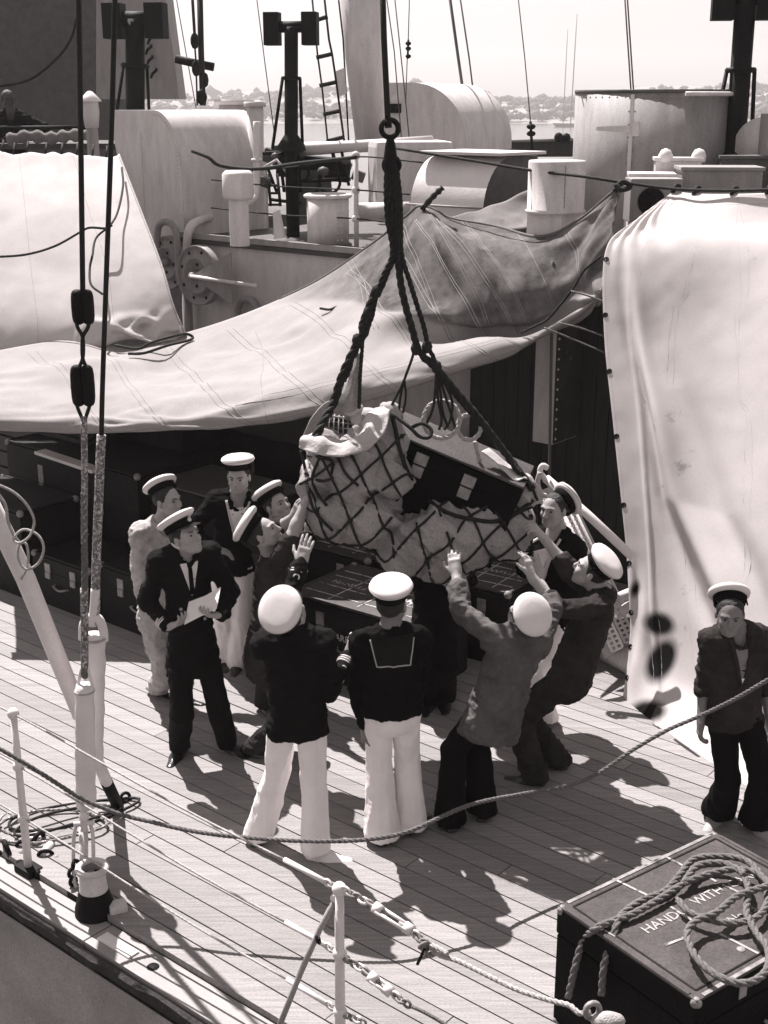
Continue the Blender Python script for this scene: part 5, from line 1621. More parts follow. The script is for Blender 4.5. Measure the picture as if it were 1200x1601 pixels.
MB().torus(A_(612, 258), Vector((0.1, -1, 0)), 0.045, 0.016, 22, 8).build('link', 'black_iron', hk)
# ================================================================ people
M('skin', 0.30, 0.55, (14, 0.10), (60, 0.12), fine=0.05)
M('skin_shaded', 0.04, 0.55, (14, 0.12), (60, 0.12))  # shade painted into the skin of the watcher by the funnel
M('skin_tan', 0.17, 0.55, (14, 0.12), (60, 0.12), fine=0.05)
M('navy', 0.005, 0.9, (8, 0.3), (160, 0.3), spec=0.06)
M('serge', 0.006, 0.85, (8, 0.3), (160, 0.3), spec=0.08)
M('duck', 0.78, 0.85, (7, 0.06), (120, 0.1), spec=0.05)
M('dungaree', 0.085, 0.85, (6, 0.35), (120, 0.2), spec=0.05, fine=0.1)
M('dungaree_dark', 0.026, 0.85, (6, 0.45), (120, 0.2), spec=0.05, fine=0.1)
M('pale_overall', 0.36, 0.85, (9, 0.3), (120, 0.2), spec=0.05, fine=0.08)
M('hair', 0.015, 0.6, (30, 0.4), (90, 0.6))
M('shoe', 0.010, 0.3, (9, 0.3), (50, 0.1), spec=0.5)
M('white_shoe', 0.7, 0.7, (9, 0.1), (50, 0.1))
M('grey_shoe', 0.3, 0.7, (9, 0.2), (50, 0.1))
M('eye_dark', 0.02, 0.3, None or (5, 0.1), None)
M('lip', 0.10, 0.6, (9, 0.1), None)
M('collar_blue', 0.010, 0.85, (8, 0.2), (160, 0.3), spec=0.1)
M('collar_pale', 0.40, 0.85, (8, 0.1), (160, 0.2), spec=0.1)

def ik(S, hint, W, l1, l2, stretch=False):
    d = W - S
    L = d.length
    if L > (l1 + l2) * 0.995:
        if stretch:
            f = L / ((l1 + l2) * 0.985)
            l1, l2 = l1 * f, l2 * f
        else:
            W = S + d * ((l1 + l2) * 0.995 / L)
            d = W - S
            L = d.length
    u = d / L
    a = max(-1, min(1, (l1 * l1 + L * L - l2 * l2) / (2 * l1 * L)))
    h = hint - S
    h = h - u * h.dot(u)
    h = h.normalized() if h.length > 1e-4 else u.orthogonal()
    return S + u * (l1 * a) + h * (l1 * math.sqrt(max(0, 1 - a * a))), W

def hand_prims(s, W, d, pn, side, curl=0.5, spread=0.10, sc=1.0, thumb=0.7):
    d = d.normalized()
    pn = (pn - d * pn.dot(d)).normalized()
    ac = d.cross(pn) * side                       # towards the thumb
    q = lambda a, b, c_: np.array(W + (d * a + ac * b + pn * c_) * sc)
    ax = np.array([ac, d, pn])
    s.box(q(0.052, 0.002, 0), ax, np.array((0.039, 0.046, 0.015)) * sc, 0.014 * sc, 0.016)
    s.cone(np.array(W - d * 0.03), q(0.03, 0, 0), 0.026 * sc, 0.028 * sc, 0.02, (pn, 0.75))
    ln = (0.076, 0.084, 0.078, 0.060)
    for i in range(4):
        off = 0.030 - 0.0205 * i
        base = W + (d * (0.092 - 0.004 * abs(i - 1)) + ac * off) * sc
        fd = (d + ac * (0.12 - 0.08 * i) * spread * 6).normalized()
        p = base
        ang = 0.0
        for j, (fl, r0, r1) in enumerate(((0.46, 0.0098, 0.0092), (0.31, 0.0092, 0.0084), (0.23, 0.0084, 0.0074))):
            ang += curl * (0.75, 1.0, 0.7)[j] * (1 + 0.12 * i)
            v = fd * cos(ang) + pn * sin(ang)
            p2 = p + v * ln[i] * fl * sc
            s.cone(np.array(p), np.array(p2), r0 * sc, r1 * sc, 0.004)
            p = p2
    t0 = W + (d * 0.028 + ac * 0.030 + pn * 0.006) * sc
    t1 = t0 + (d * 0.70 + ac * thumb + pn * 0.25).normalized() * 0.046 * sc
    t2 = t1 + (d * 0.9 + ac * thumb * 0.45 + pn * (0.3 + curl * 0.4)).normalized() * 0.034 * sc
    s.cone(np.array(t0), np.array(t1), 0.0145 * sc, 0.0112 * sc, 0.012)
    s.cone(np.array(t1), np.array(t2), 0.0110 * sc, 0.0088 * sc, 0.004)

def head_frame(yaw, pitch, roll=0.0):
    fy = Vector((-sin(R(yaw)) * cos(R(pitch)), cos(R(yaw)) * cos(R(pitch)), sin(R(pitch))))
    fx = Vector((cos(R(yaw)), sin(R(yaw)), 0))
    fz = fx.cross(fy)
    if roll:
        rm = Matrix.Rotation(R(roll), 3, fy)
        fx, fz = rm @ fx, rm @ fz
    return fx, fy, fz

def head_prims(s, C, F, sc):
    fx, fy, fz = F
    ax = np.array([fx, fy, fz])
    q = lambda x, y, z: np.array(C + (fx * x + fy * y + fz * z) * sc)
    r = lambda *v: np.array(v) * sc
    s.ell(q(0, -0.008, 0.022), ax, r(0.075, 0.096, 0.086), 0.02)
    s.ell(q(0, 0.030, -0.030), ax, r(0.061, 0.062, 0.082), 0.03)
    s.ell(q(0, 0.040, -0.072), ax, r(0.050, 0.048, 0.040), 0.025)
    s.ell(q(0, 0.076, -0.101), ax, r(0.022, 0.018, 0.017), 0.02)
    for m in (-1, 1):
        s.ell(q(m * 0.040, 0.068, -0.030), ax, r(0.021, 0.018, 0.018), 0.02)
        s.cone(q(m * 0.012, 0.090, 0.021), q(m * 0.048, 0.074, 0.020), 0.010 * sc, 0.010 * sc, 0.012)
        s.cone(q(m * 0.052, 0.01, -0.06), q(m * 0.03, 0.06, -0.095), 0.018 * sc, 0.014 * sc, 0.02)
    for m in (-1, 1):
        s.ell(q(m * 0.031, 0.096, 0.002), ax, r(0.016, 0.014, 0.0105), 0.008, 's')
    s.cone(q(0, 0.090, 0.012), q(0, 0.111, -0.033), 0.0085 * sc, 0.0125 * sc, 0.010)
    for m in (-1, 1):
        s.ell(q(m * 0.011, 0.101, -0.037), ax, r(0.0085, 0.010, 0.0075), 0.006)
        s.ell(q(m * 0.079, -0.008, -0.010), ax, r(0.009, 0.019, 0.032), 0.008)
    s.cone(q(-0.019, 0.088, -0.064), q(0.019, 0.088, -0.064), 0.0075 * sc, 0.0075 * sc, 0.008)
    s.cone(q(-0.017, 0.086, -0.078), q(0.017, 0.086, -0.078), 0.0085 * sc, 0.0085 * sc, 0.008)

def make_cap(root, C, F, kind, tilt, sc=1.0):
    """tilt = (back, side) degrees of the cap on the head."""
    fx, fy, fz = F
    rm = Matrix.Rotation(R(tilt[0]), 3, fx) @ Matrix.Rotation(R(tilt[1]), 3, fy)
    ax, ay, az = rm @ fx, rm @ fy, rm @ fz
    c = C + az * 0.072 * sc - fy * 0.008 * sc
    sc2 = sc * 1.0
    def P_(x, y, z): return c + (ax * x + ay * y + az * z) * sc2
    if kind == 'sailor':
        MB().lathe([(0.0845, -0.014), (0.0905, -0.014), (0.0945, 0.038), (0.088, 0.042)], c, az, 36, x=ax, sy=1.13).build('cap_band', 'navy', root)
        MB().lathe([(0.088, 0.034), (0.101, 0.032), (0.117, 0.042), (0.122, 0.056), (0.117, 0.070), (0.094, 0.083), (0.055, 0.088), (0.0, 0.089)], c, az, 40, x=ax, sy=1.08).build('cap_crown', 'cap_white', root)
        MB().tube([P_(cos(a) * 0.1215, sin(a) * 0.1215 * 1.08, 0.0545) for a in np.linspace(0, 2 * pi, 41)[:-1].tolist()], 0.0028, 6, closed=True).build('cap_seam', 'collar_pale', root)
        b = MB()
        for m in (-1, 1):
            b.torus(P_(-0.094, 0.02 + m * 0.017, 0.012), ax, 0.015, 0.005, 10, 5)
        b.tube([P_(-0.096, 0.02, 0.012), P_(-0.10, 0.03, -0.03)], 0.005, 5)
        b.build('cap_bow', 'navy', root)
    else:
        MB().lathe([(0.086, -0.014), (0.091, -0.014), (0.096, 0.034), (0.09, 0.036)], c, az, 36, x=ax, sy=1.13).build('cap_band', 'navy', root)
        prof = [(0.092, 0.032), (0.112, 0.038), (0.127, 0.054), (0.129, 0.063), (0.120, 0.074), (0.085, 0.082), (0.04, 0.084), (0, 0.084)]
        n_ = 40
        vs_, fs = [], []
        for i in range(n_):
            a = 2 * pi * i / n_
            up_ = 0.012 * sin(a)                  # front rides higher
            for r_, h_ in prof:
                vs_.append(P_(cos(a) * r_, sin(a) * r_ * 1.06, h_ + up_ * min(1, r_ / 0.1)))
        k = len(prof)
        for i in range(n_):
            j2 = (i + 1) % n_
            for j in range(k - 1):
                fs.append((i * k + j, j2 * k + j, j2 * k + j + 1, i * k + j + 1))
        MB().add(vs_, fs, True).build('cap_crown', 'cap_white', root)
        MB().tube([P_(cos(a) * 0.1285, sin(a) * 0.1285 * 1.06, 0.0625 + 0.012 * sin(a)) for a in np.linspace(0, 2 * pi, 41)[:-1].tolist()], 0.003, 6, closed=True).build('cap_piping', 'collar_pale', root)
        vs_, fs = [], []
        m_ = 14
        for i in range(m_ + 1):
            a = R(28) + R(124) * i / m_
            w_ = max(0.0, sin((a - R(28)) / R(124) * pi)) ** 0.6
            p0 = P_(cos(a) * 0.092, sin(a) * 0.104, -0.010)
            p1 = P_(cos(a) * (0.092 + 0.022 * w_), sin(a) * 0.104 + 0.050 * w_, -0.010 - 0.024 * w_)
            vs_ += [p0, p1, p0 - az * 0.004, p1 - az * 0.004]
        for i in range(m_):
            a, b = i * 4, (i + 1) * 4
            fs += [(a, b, b + 1, a + 1), (a + 2, a + 3, b + 3, b + 2), (a + 1, b + 1, b + 3, a + 3)]
        MB().add(vs_, fs, True).build('cap_peak', 'shoe', root)
        MB().ball(P_(0, 0.110, 0.016), (0.020, 0.006, 0.016), 10, Matrix((ax, ay, az)).transposed()).ball(P_(0, 0.117, 0.034), (0.010, 0.006, 0.010), 8).build('cap_badge', 'brass', root)

def drape(bvh, pts, dirv, lift=0.007, far=0.5):
    out = []
    for p in pts:
        h = bvh.ray_cast(p - dirv * far, dirv, far * 1.8)
        out.append((h[0] - dirv * lift) if h[0] is not None else None)
    good = [o for o in out if o is not None]
    return out

def person(label, y0, hd, face, sh, pel, el, wr, hand, ft, toe, kn=None, top='jacket', top_mat='navy', leg_mat='navy',
           skin='skin', shoe='shoe', cap=None, cap_tilt=(0, 0), sleeve='long', curl=(0.5, 0.5), palm=None, hem=0.10, flare=0.085,
           sc=1.0, hair=True, group=None, collar=None, h=0.0068, legs=True, slim=1.0, wr_amp=1.0, extra=None):
    A = lambda q: at(q[0], q[1], y0 + (q[2] if len(q) > 2 else 0))
    shL, shR, P_ = A(sh[0]), A(sh[1]), A(pel)
    C = A(hd)
    F = head_frame(*face)
    ftL, ftR = gp(*ft[0]), gp(*ft[1])
    base = (ftL + ftR) / 2
    root = thing('person', label, 'person', (base.x, base.y, 0 if legs else P_.z - 0.4), group)
    mid = (shL + shR) / 2
    up = (mid - P_).normalized()
    rv = (shR - shL)
    rv = (rv - up * rv.dot(up)).normalized()
    hw = 0.158 * sc
    shL, shR = mid - rv * hw, mid + rv * hw
    fw = up.cross(rv)
    nb = mid + up * 0.055 * sc + fw * -0.01
    N = lambda v: np.array(v)
    l1, l2 = 0.285 * sc, 0.255 * sc
    arms = []
    for i, S in enumerate((shL, shR)):
        E, W = ik(S, A(el[i]), A(wr[i]), l1, l2)
        arms.append((S, E, W))
    hips = (P_ - rv * 0.080 * sc, P_ + rv * 0.080 * sc)
    lg = []
    for i, H in enumerate(hips):
        An = (ftL, ftR)[i] + ZX * 0.085
        kh = A(kn[i]) if kn else (H + An) / 2 + fw * 0.3
        K, An = ik(H, kh, An, 0.42 * sc, 0.42 * sc, True)
        lg.append((H, K, An))
    ax3 = np.array([rv, fw, up])
    r3 = lambda *v: np.array(v) * sc * slim
    # ---- body
    s = SDF()
    head_prims(s, C, F, sc)
    nk = C - F[2] * 0.055 * sc - F[1] * 0.022 * sc
    s.cone(N(nk), N(nb), 0.052 * sc, 0.060 * sc, 0.03)
    ln = (mid - P_).length
    s.cone(N(nb - up * 0.03), N(P_ + up * 0.1), 0.10 * sc, 0.10 * sc, 0.04, (fw, 0.75))
    s.cone(N(shL), N(shR), 0.048 * sc, 0.048 * sc, 0.04)
    for i, (S, E, W) in enumerate(arms):
        s.cone(N(S), N(E), 0.046 * sc, 0.040 * sc, 0.02)
        s.cone(N(E), N(E.lerp(W, 0.35)), 0.042 * sc, 0.041 * sc, 0.02)
        s.cone(N(E.lerp(W, 0.3)), N(W), 0.041 * sc, 0.027 * sc, 0.02)
        d = A(hand[i]) - W
        if d.length < 0.02: d = W - E
        pn = Vector(palm[i]) if palm and palm[i] else fw
        hand_prims(s, W, d, pn, (1 if i == 0 else -1), curl[i], sc=sc)
    for (H, K, An) in lg:
        if legs:
            s.cone(N(H), N(K), 0.07 * sc, 0.048 * sc, 0.02)
            s.cone(N(K), N(An), 0.046 * sc, 0.034 * sc, 0.02)
    sdf_obj('body', s, h, skin, root)
    q = lambda x, y, z: C + (F[0] * x + F[1] * y + F[2] * z) * sc
    for m in (-1, 1):
        MB().ball(q(m * 0.031, 0.0815, 0.001), 0.0085 * sc, 8).build('eye', 'eye_dark', root)
        MB().tube([q(m * 0.014, 0.0975, 0.0195), q(m * 0.032, 0.094, 0.0245), q(m * 0.049, 0.081, 0.021)], [0.0035 * sc, 0.004 * sc, 0.0025 * sc], 6).build('eyebrow', 'hair', root)
    MB().tube([q(-0.022, 0.0875, -0.071), q(0, 0.0955, -0.0705), q(0.022, 0.0875, -0.071)], 0.0022 * sc, 5).build('mouth', 'lip', root)
    if hair:
        s = SDF()
        axh = np.array(F)
        s.ell(N(q(0, -0.014, 0.024)), axh, np.array((0.081, 0.098, 0.090)) * sc, 0.01)
        s.plane(N(q(0, 0.045, 0.05)), N(F[1] * 1.0 - F[2] * 0.35), 0.01)
        s.plane(N(q(0, -0.05, -0.052)), N(-F[2] + F[1] * 0.55), 0.01)
        sdf_obj('hair', s, 0.008, 'hair', root, [(0.0025, (60, 60, 60), 1.0)])
    if cap:
        make_cap(root, C, F, cap, cap_tilt, sc)
    # ---- upper garment
    s = SDF()
    tk = 0.012 * sc
    s.ell(N(mid - up * 0.12 * sc), ax3, r3(0.155, 0.115, 0.20), 0.05)
    s.ell(N(mid.lerp(P_, 0.62)), ax3, r3(0.142, 0.108, 0.20), 0.06)
    bot = P_ - up * hem * sc
    s.cone(N(P_ + up * 0.06), N(bot - up * (0.0 if top == 'overalls' else 0.06)), 0.148 * sc * slim, (0.145 if top == 'overalls' else 0.186) * sc * slim, 0.06, (fw, 0.80))
    s.cone(N(shL), N(shR), 0.064 * sc, 0.064 * sc, 0.05)
    s.cone(N(nb + up * 0.005), N(shL), 0.062 * sc, 0.060 * sc, 0.05)
    s.cone(N(nb + up * 0.005), N(shR), 0.062 * sc, 0.060 * sc, 0.05)
    s.plane(N(bot), N(-up), 0.01)
    s2 = SDF() if False else s
    for i, (S, E, W) in enumerate(arms):
        sl = sleeve[i] if isinstance(sleeve, (tuple, list)) else sleeve
        s.cone(N(S), N(E), 0.061 * sc, 0.051 * sc, 0.035)
        if sl == 'long':
            s.cone(N(E), N(E.lerp(W, 0.90)), 0.052 * sc, 0.041 * sc, 0.02)
            s.cone(N(E.lerp(W, 0.86)), N(E.lerp(W, 0.93)), 0.044 * sc, 0.044 * sc, 0.006)
        elif sl == 'rolled':
            s.cone(N(E), N(E.lerp(W, 0.22)), 0.056 * sc, 0.054 * sc, 0.02)
            s.cone(N(E.lerp(W, 0.10)), N(E.lerp(W, 0.24)), 0.058 * sc, 0.057 * sc, 0.006)
        elif sl == 'three':
            s.cone(N(E), N(E.lerp(W, 0.55)), 0.056 * sc, 0.052 * sc, 0.02)
            s.cone(N(E.lerp(W, 0.46)), N(E.lerp(W, 0.58)), 0.056 * sc, 0.055 * sc, 0.006)
    # neck opening
    s.cone(N(nb - up * 0.035 + fw * 0.05), N(nb + up * 0.15 + fw * 0.02), 0.056 * sc, 0.078 * sc, 0.012, None, 's')
    one = top == 'overalls'
    def leg_prims(s):
        s.ell(N(P_ - ZX * 0.02), ax3, r3(0.145, 0.112, 0.15), 0.05)
        for i, (H, K, An) in enumerate(lg):
            td = Vector((-sin(R(toe[i])), cos(R(toe[i])), 0))
            s.cone(N(H), N(K), 0.080 * sc, 0.068 * sc, 0.03)
            s.cone(N(K), N(Vector((An.x, An.y, 0.05)) - td * 0.025), 0.068 * sc, flare * 0.90 * sc, 0.02)
        s.plane((0, 0, 0.082), (0, 0, -1), 0.006)
    if one and legs:
        s.p = [p for p in s.p if p[4] != 'i']
        leg_prims(s)
    wr_amp *= 1.5
    wt = [(0.006 * wr_amp, (7, 7, 12), 3.0 + y0), (0.006 * wr_amp, (13, 13, 22), 7.0 + y0), (0.003 * wr_amp, (34, 34, 48), 1.0)]
    nm = {'jacket': 'jacket', 'jumper': 'jumper', 'overalls': 'overalls', 'shirt': 'shirt'}[top]
    g_ = sdf_obj(nm, s, 0.009, top_mat, root, wt)
    if not one and legs:
        s = SDF()
        leg_prims(s)
        s.plane(N(bot + up * 0.07), N(up), 0.01)
        sdf_obj('trousers', s, 0.009, leg_mat, root, [(0.0075, (13, 13, 1.6), 2.0 + y0), (0.004, (24, 24, 3.5), 4.0), (0.0035, ((7, 0, 10), (0, 7, 8), (3, 3, 2)), 5.0 + y0), (0.0012, (38, 38, 30), 1.0)])
    # ---- shoes
    if legs:
        for i, (H, K, An) in enumerate(lg):
            td = Vector((-sin(R(toe[i])), cos(R(toe[i])), 0))
            sd_ = Vector((td.y, -td.x, 0))
            o = Vector((An.x, An.y, 0))
            s = SDF()
            s.cone(N(o - td * 0.05 + ZX * 0.038), N(o + td * 0.05 + ZX * 0.045), 0.038, 0.042, 0.02)
            s.cone(N(o + td * 0.05 + ZX * 0.036), N(o + td * 0.165 + ZX * 0.028), 0.044, 0.034, 0.03, (ZX, 0.75))
            s.cone(N(o + ZX * 0.05), N(o + ZX * 0.10), 0.043, 0.04, 0.02)
            s.box(N(o + td * 0.055 + ZX * 0.010), np.array([sd_, td, ZX]), (0.042, 0.125, 0.010), 0.008, 0.008)
            s.plane((0, 0, 0.003), (0, 0, -1), 0.003)
            sh_ = shoe[i] if isinstance(shoe, (tuple, list)) else shoe
            sdf_obj('shoe', s, 0.008, sh_, root)
    info = dict(root=root, garment=g_, arms=arms, mid=mid, nb=nb, up=up, rv=rv, fw=fw, C=C, F=F, P=P_, sc=sc, legs=lg)
    if collar:
        me = g_.data
        org = ORG[g_.name]
        bv = BVHTree.FromPolygons([v.co + org for v in me.vertices], [tuple(p.vertices) for p in me.polygons])
        info['bvh'] = bv
        if collar in ('sailor', 'sailor_pale'):
            na, nb_ = 13, 8
            grid = []
            for j in range(nb_):
                for i in range(na):
                    a = (i / (na - 1) - 0.5) * 2
                    b = j / (nb_ - 1)
                    p = nb + rv * a * (0.13 - 0.035 * b) * sc + up * (0.02 - 0.17 * b) * sc
                    grid.append(p)
            dr = drape(bv, grid, fw, 0.010)
            back = [((p if p is not None else None)) for p in dr]
            vs_, idx = [], {}
            for k_, p in enumerate(back):
                if p is not None:
                    idx[k_] = len(vs_); vs_.append(p)
            fs = []
            for j in range(nb_ - 1):
                for i in range(na - 1):
                    qd = (j * na + i, j * na + i + 1, (j + 1) * na + i + 1, (j + 1) * na + i)
                    if all(k_ in idx for k_ in qd):
                        fs.append(tuple(idx[k_] for k_ in qd))
            if fs:
                co_ = MB().add(vs_, fs, True).build('collar', 'collar_pale' if collar == 'sailor_pale' else 'collar_blue', root)
                edge = [back[j * na] for j in range(1, nb_)] + [back[(nb_ - 1) * na + i] for i in range(1, na)] + [back[j * na + na - 1] for j in range(nb_ - 2, 0, -1)]
                edge = [e - fw * 0.003 for e in edge if e is not None]
                if len(edge) > 3:
                    MB().tube(edge, 0.0042, 6).build('collar_tape', 'collar_pale', co_)
        if collar in ('sailor', 'sailor_pale', 'front'):
            # lapels meeting on the chest, white flannel between them
            v0 = nb - up * 0.27 * sc
            tri = []
            m_ = 9
            for j in range(m_):
                b = j / (m_ - 1)
                for i in range(5):
                    a = (i / 4 - 0.5) * 2
                    tri.append(nb + rv * a * 0.075 * (1 - b) * sc - up * (0.0 + 0.27 * b) * sc)
            dr = drape(bv, tri, -fw, 0.006)
            if all(p is not None for p in dr[5:]):
                fs = [(j * 5 + i, j * 5 + i + 1, (j + 1) * 5 + i + 1, (j + 1) * 5 + i) for j in range(1, m_ - 1) for i in range(4)]
                dr = [p if p is not None else dr[7] for p in dr]
                MB().add(dr, fs, True).build('flannel_front', 'duck', root)
            for m in (-1, 1):
                ln_ = [nb + rv * m * (0.082 * (1 - b) + 0.004) * sc - up * (-0.01 + 0.29 * b) * sc for b in np.linspace(0, 1, 12).tolist()]
                dr = [p for p in drape(bv, ln_, -fw, 0.008) if p is not None]
                if len(dr) > 3:
                    MB().tube(dr, 0.009, 6).build('collar_tape', 'braid', root)
    if extra:
        extra(info)
    return info

def cuff_rings(info, i, curl_=True):
    S, E, W = info['arms'][i]
    d = (W - E).normalized()
    for t in (0.74, 0.80) + ((0.86,) if True else ()):
        MB().torus(E.lerp(W, t), d, 0.0485 * info['sc'], 0.0052, 22, 6).build('cuff_stripe', 'braid', info['root'])
    if curl_:
        side = d.cross(Vector((0, 1, 0))).normalized()
        n_ = Vector((0, -1, 0.2)).normalized()
        c = E.lerp(W, 0.69) + n_ * 0.050
        MB().torus(c, n_, 0.016, 0.005, 14, 6).build('cuff_curl', 'braid', info['root'])

def garment_bvh(i):
    me = i['garment'].data
    org = ORG[i['garment'].name]
    return BVHTree.FromPolygons([v.co + org for v in me.vertices], [tuple(p.vertices) for p in me.polygons])
def ex1(i):
    bv = garment_bvh(i)
    nb, up, fw, rv, P_ = i['nb'], i['up'], i['fw'], i['rv'], i['P']
    m = 'pale_overall'
    MB().torus(nb + up * 0.02 + fw * 0.012, (up + fw * 0.35), 0.068, 0.018, 24, 8).build('collar', m, i['root'])
    ring = []
    for a in np.linspace(0, 2 * pi, 41)[:-1].tolist():
        d = rv * cos(a) + fw * sin(a)
        o = P_ + up * 0.10
        h_ = bv.ray_cast(o + d * 0.5, -d, 0.6)
        if h_[0] is not None: ring.append(h_[0] + d * 0.002)
    if len(ring) > 20: MB().tube(ring, 0.009, 6, closed=True).build('waist_seam', m, i['root'])
    ln_ = [p for p in drape(bv, [nb - up * b for b in np.linspace(0.06, 0.42, 16).tolist()], -fw, 0.004) if p is not None]
    if len(ln_) > 3: MB().tube(ln_, 0.008, 6).build('button_band', m, i['root'])
    for k in (0.12, 0.22, 0.32):
        h_ = bv.ray_cast(nb - up * k + fw * 0.4, -fw, 0.7)
        if h_[0] is not None: MB().ball(h_[0] + fw * 0.008, 0.008, 6).build('button', 'dark_grey', i['root'])
def ex11(i):
    bv = garment_bvh(i)
    nb, up, fw, rv = i['nb'], i['up'], i['fw'], i['rv']
    pts = []
    for j in range(8):
        b = j / 7
        for k in range(5):
            pts.append(nb + rv * (k / 4 - 0.5) * 2 * 0.055 * (1 - b) - up * (0.04 + 0.24 * b))
    dr = drape(bv, pts, -fw, 0.005)
    if all(p is not None for p in dr):
        MB().add(dr, [(j * 5 + k, j * 5 + k + 1, (j + 1) * 5 + k + 1, (j + 1) * 5 + k) for j in range(7) for k in range(4)], True).build('open_neck', 'skin_tan', i['root'])
    for m in (-1, 1):
        ln_ = [p for p in drape(bv, [nb + rv * m * (0.062 * (1 - b) + 0.004) - up * (0.0 + 0.30 * b) for b in np.linspace(0, 1, 12).tolist()], -fw, 0.006) if p is not None]
        if len(ln_) > 3: MB().tube(ln_, [0.016 - 0.008 * q / len(ln_) for q in range(len(ln_))], 6).build('collar_edge', 'dungaree_dark', i['root'])
    h_ = bv.ray_cast(nb - up * 0.30 + fw * 0.4, -fw, 0.7)
    h2 = bv.ray_cast(nb - up * 0.24 + fw * 0.4, -fw, 0.7)
    if h_[0] is not None and h2[0] is not None:
        MB().add([h_[0] + fw * 0.012, h2[0] + fw * 0.012 - rv * 0.022, h2[0] + fw * 0.012 + rv * 0.022], [(0, 1, 2)]).build('singlet_front', 'duck', i['root'])
W_ = 'white round sailor cap'
# 1 the young seaman in pale overalls
person('young seaman in pale overalls', 8.72,
       (261, 782, 0), (-118, 4, 0), ((284, 826, 0.08), (224, 838, -0.03)), (252, 965, 0.02),
       ((292, 900, 0.1), (214, 915, -0.06)), ((284, 965, 0.05), (228, 972, -0.06)), ((280, 1000, 0.05), (240, 1008, -0.06)),
       ((284, 1104), (246, 1090)), (-110, -130), hem=-0.02, top='overalls', top_mat='pale_overall', skin='skin', cap='sailor', cap_tilt=(34, -14), curl=(0.6, 0.6), palm=((1, 0, 0), (1, 0, 0)), flare=0.08, extra=ex1)
bpy.data.objects['person']['label'] = 'young seaman in pale overalls with white cap tipped back standing behind the officer'

# 2 the officer with the papers

def ex(i):
    cuff_rings(i, 1, False)
    r_ = i['root']
    me = i['garment'].data
    org = ORG[i['garment'].name]
    bv = BVHTree.FromPolygons([v.co + org for v in me.vertices], [tuple(p.vertices) for p in me.polygons])
    up, rv, fw, nb = i['up'], i['rv'], i['fw'], i['nb']
    for row, b in enumerate((0.36, 0.45)):
        for m in (-1, 1):
            p = nb + rv * m * 0.075 - up * b
            h_ = bv.ray_cast(p + fw * 0.5, -fw, 1)
            if h_[0]: MB().ball(h_[0] + fw * 0.003, 0.012, 8).build('button', 'brass', r_)
    def tri(name, a, z0, z1, w0, w1, mat, lift):
        pts = []
        for j in range(8):
            b = j / 7
            for k in range(4):
                pts.append(nb + rv * (a + (k / 3 - 0.5) * 2 * (w0 + (w1 - w0) * b)) - up * (z0 + (z1 - z0) * b))
        dr = drape(bv, pts, -fw, lift)
        if all(p is not None for p in dr):
            MB().add(dr, [(j * 4 + k, j * 4 + k + 1, (j + 1) * 4 + k + 1, (j + 1) * 4 + k) for j in range(7) for k in range(3)], True).build(name, mat, r_)
    tri('shirt_front', 0, 0.05, 0.27, 0.06, 0.006, 'cap_white', 0.008)
    tri('tie', 0, 0.06, 0.26, 0.014, 0.016, 'navy', 0.014)
    MB().torus(nb + up * 0.058 + fw * 0.012, (up + fw * 0.30), 0.062, 0.019, 24, 8).build('shirt_collar', 'cap_white', r_)
off = person('naval officer in dark double-breasted jacket and peaked cap holding open papers and looking up', 7.85,
       (289, 840, 0), (-122, 22, 0), ((336, 866, 0.10), (240, 880, -0.06)), (300, 1012, 0.02),
       ((356, 938, 0.0), (230, 955, -0.05)), ((346, 962, -0.17), (262, 980, -0.20)), ((315, 962, -0.24), (300, 968, -0.24)),
       ((360, 1180), (279, 1188)), (-135, 170), kn=((338, 1095, -0.1), (284, 1098, -0.2)), top='jacket', top_mat='serge', leg_mat='serge', cap='officer', cap_tilt=(8, 0),
       curl=(0.5, 0.55), palm=((0, 0.3, 1), (0, 0.3, 1)), hem=0.17, flare=0.074, extra=ex)
pb = thing('papers', 'open white papers in the officer\'s hands', 'papers', at(312, 968, 7.6))
pc = at(313, 964, 7.62)
xa = Vector((0.92, 0.1, 0.33)).normalized()
for m, nm in ((-1, 'left_leaf'), (1, 'right_leaf')):
    yv = Vector((0.1, 0.75, 0.55)).normalized()
    MB().prism([pc, pc + xa * 0.11 * m + ZX * (0.01 if m > 0 else -0.015), pc + xa * 0.11 * m + yv * 0.15 + ZX * (0.02 if m > 0 else 0), pc + yv * 0.15], Vector((0, 0, 0.006))).build('leaf', 'paper', pb)

# 3 the seaman facing the camera
person('dark-jumpered sailor in white trousers facing the camera with white front and cap level', 9.25,
       (373, 745, -0.12), (172, -3, 0), ((408, 784, -0.05), (334, 790, -0.08)), (364, 880, 0.03),
       ((425, 850, 0.1), (298, 815, -0.12)), ((420, 885, -0.1), (334, 858, -0.28)), ((420, 900, -0.1), (368, 866, -0.30)),
       ((372, 1050), (350, 1044)), (175, 190), top='jumper', top_mat='navy', leg_mat='duck', cap='sailor', cap_tilt=(6, 3), collar='front', hem=0.03, flare=0.10, curl=(0.4, 0.35), palm=((0, 1, 0), (0, 0, -1)))

# 4 the one looking up behind
person('seaman with dark-banded white cap and upturned face behind the man in dark overalls', 8.95,
       (432, 790, 0), (-132, 24, 6), ((458, 838, 0.05), (400, 842, 0.0)), (430, 968, 0.05),
       ((486, 845, -0.05), (446, 860, -0.15)), ((492, 800, -0.35), (472, 800, -0.40)), ((494, 765, -0.40), (478, 765, -0.42)),
       ((446, 1122), (418, 1120)), (-140, -150), top='shirt', top_mat='dungaree_dark', leg_mat='dungaree_dark', cap='sailor', cap_tilt=(14, 0), sleeve='rolled', curl=(0.3, 0.3), palm=((0.6, 0.5, 0), (0.6, 0.5, 0)))

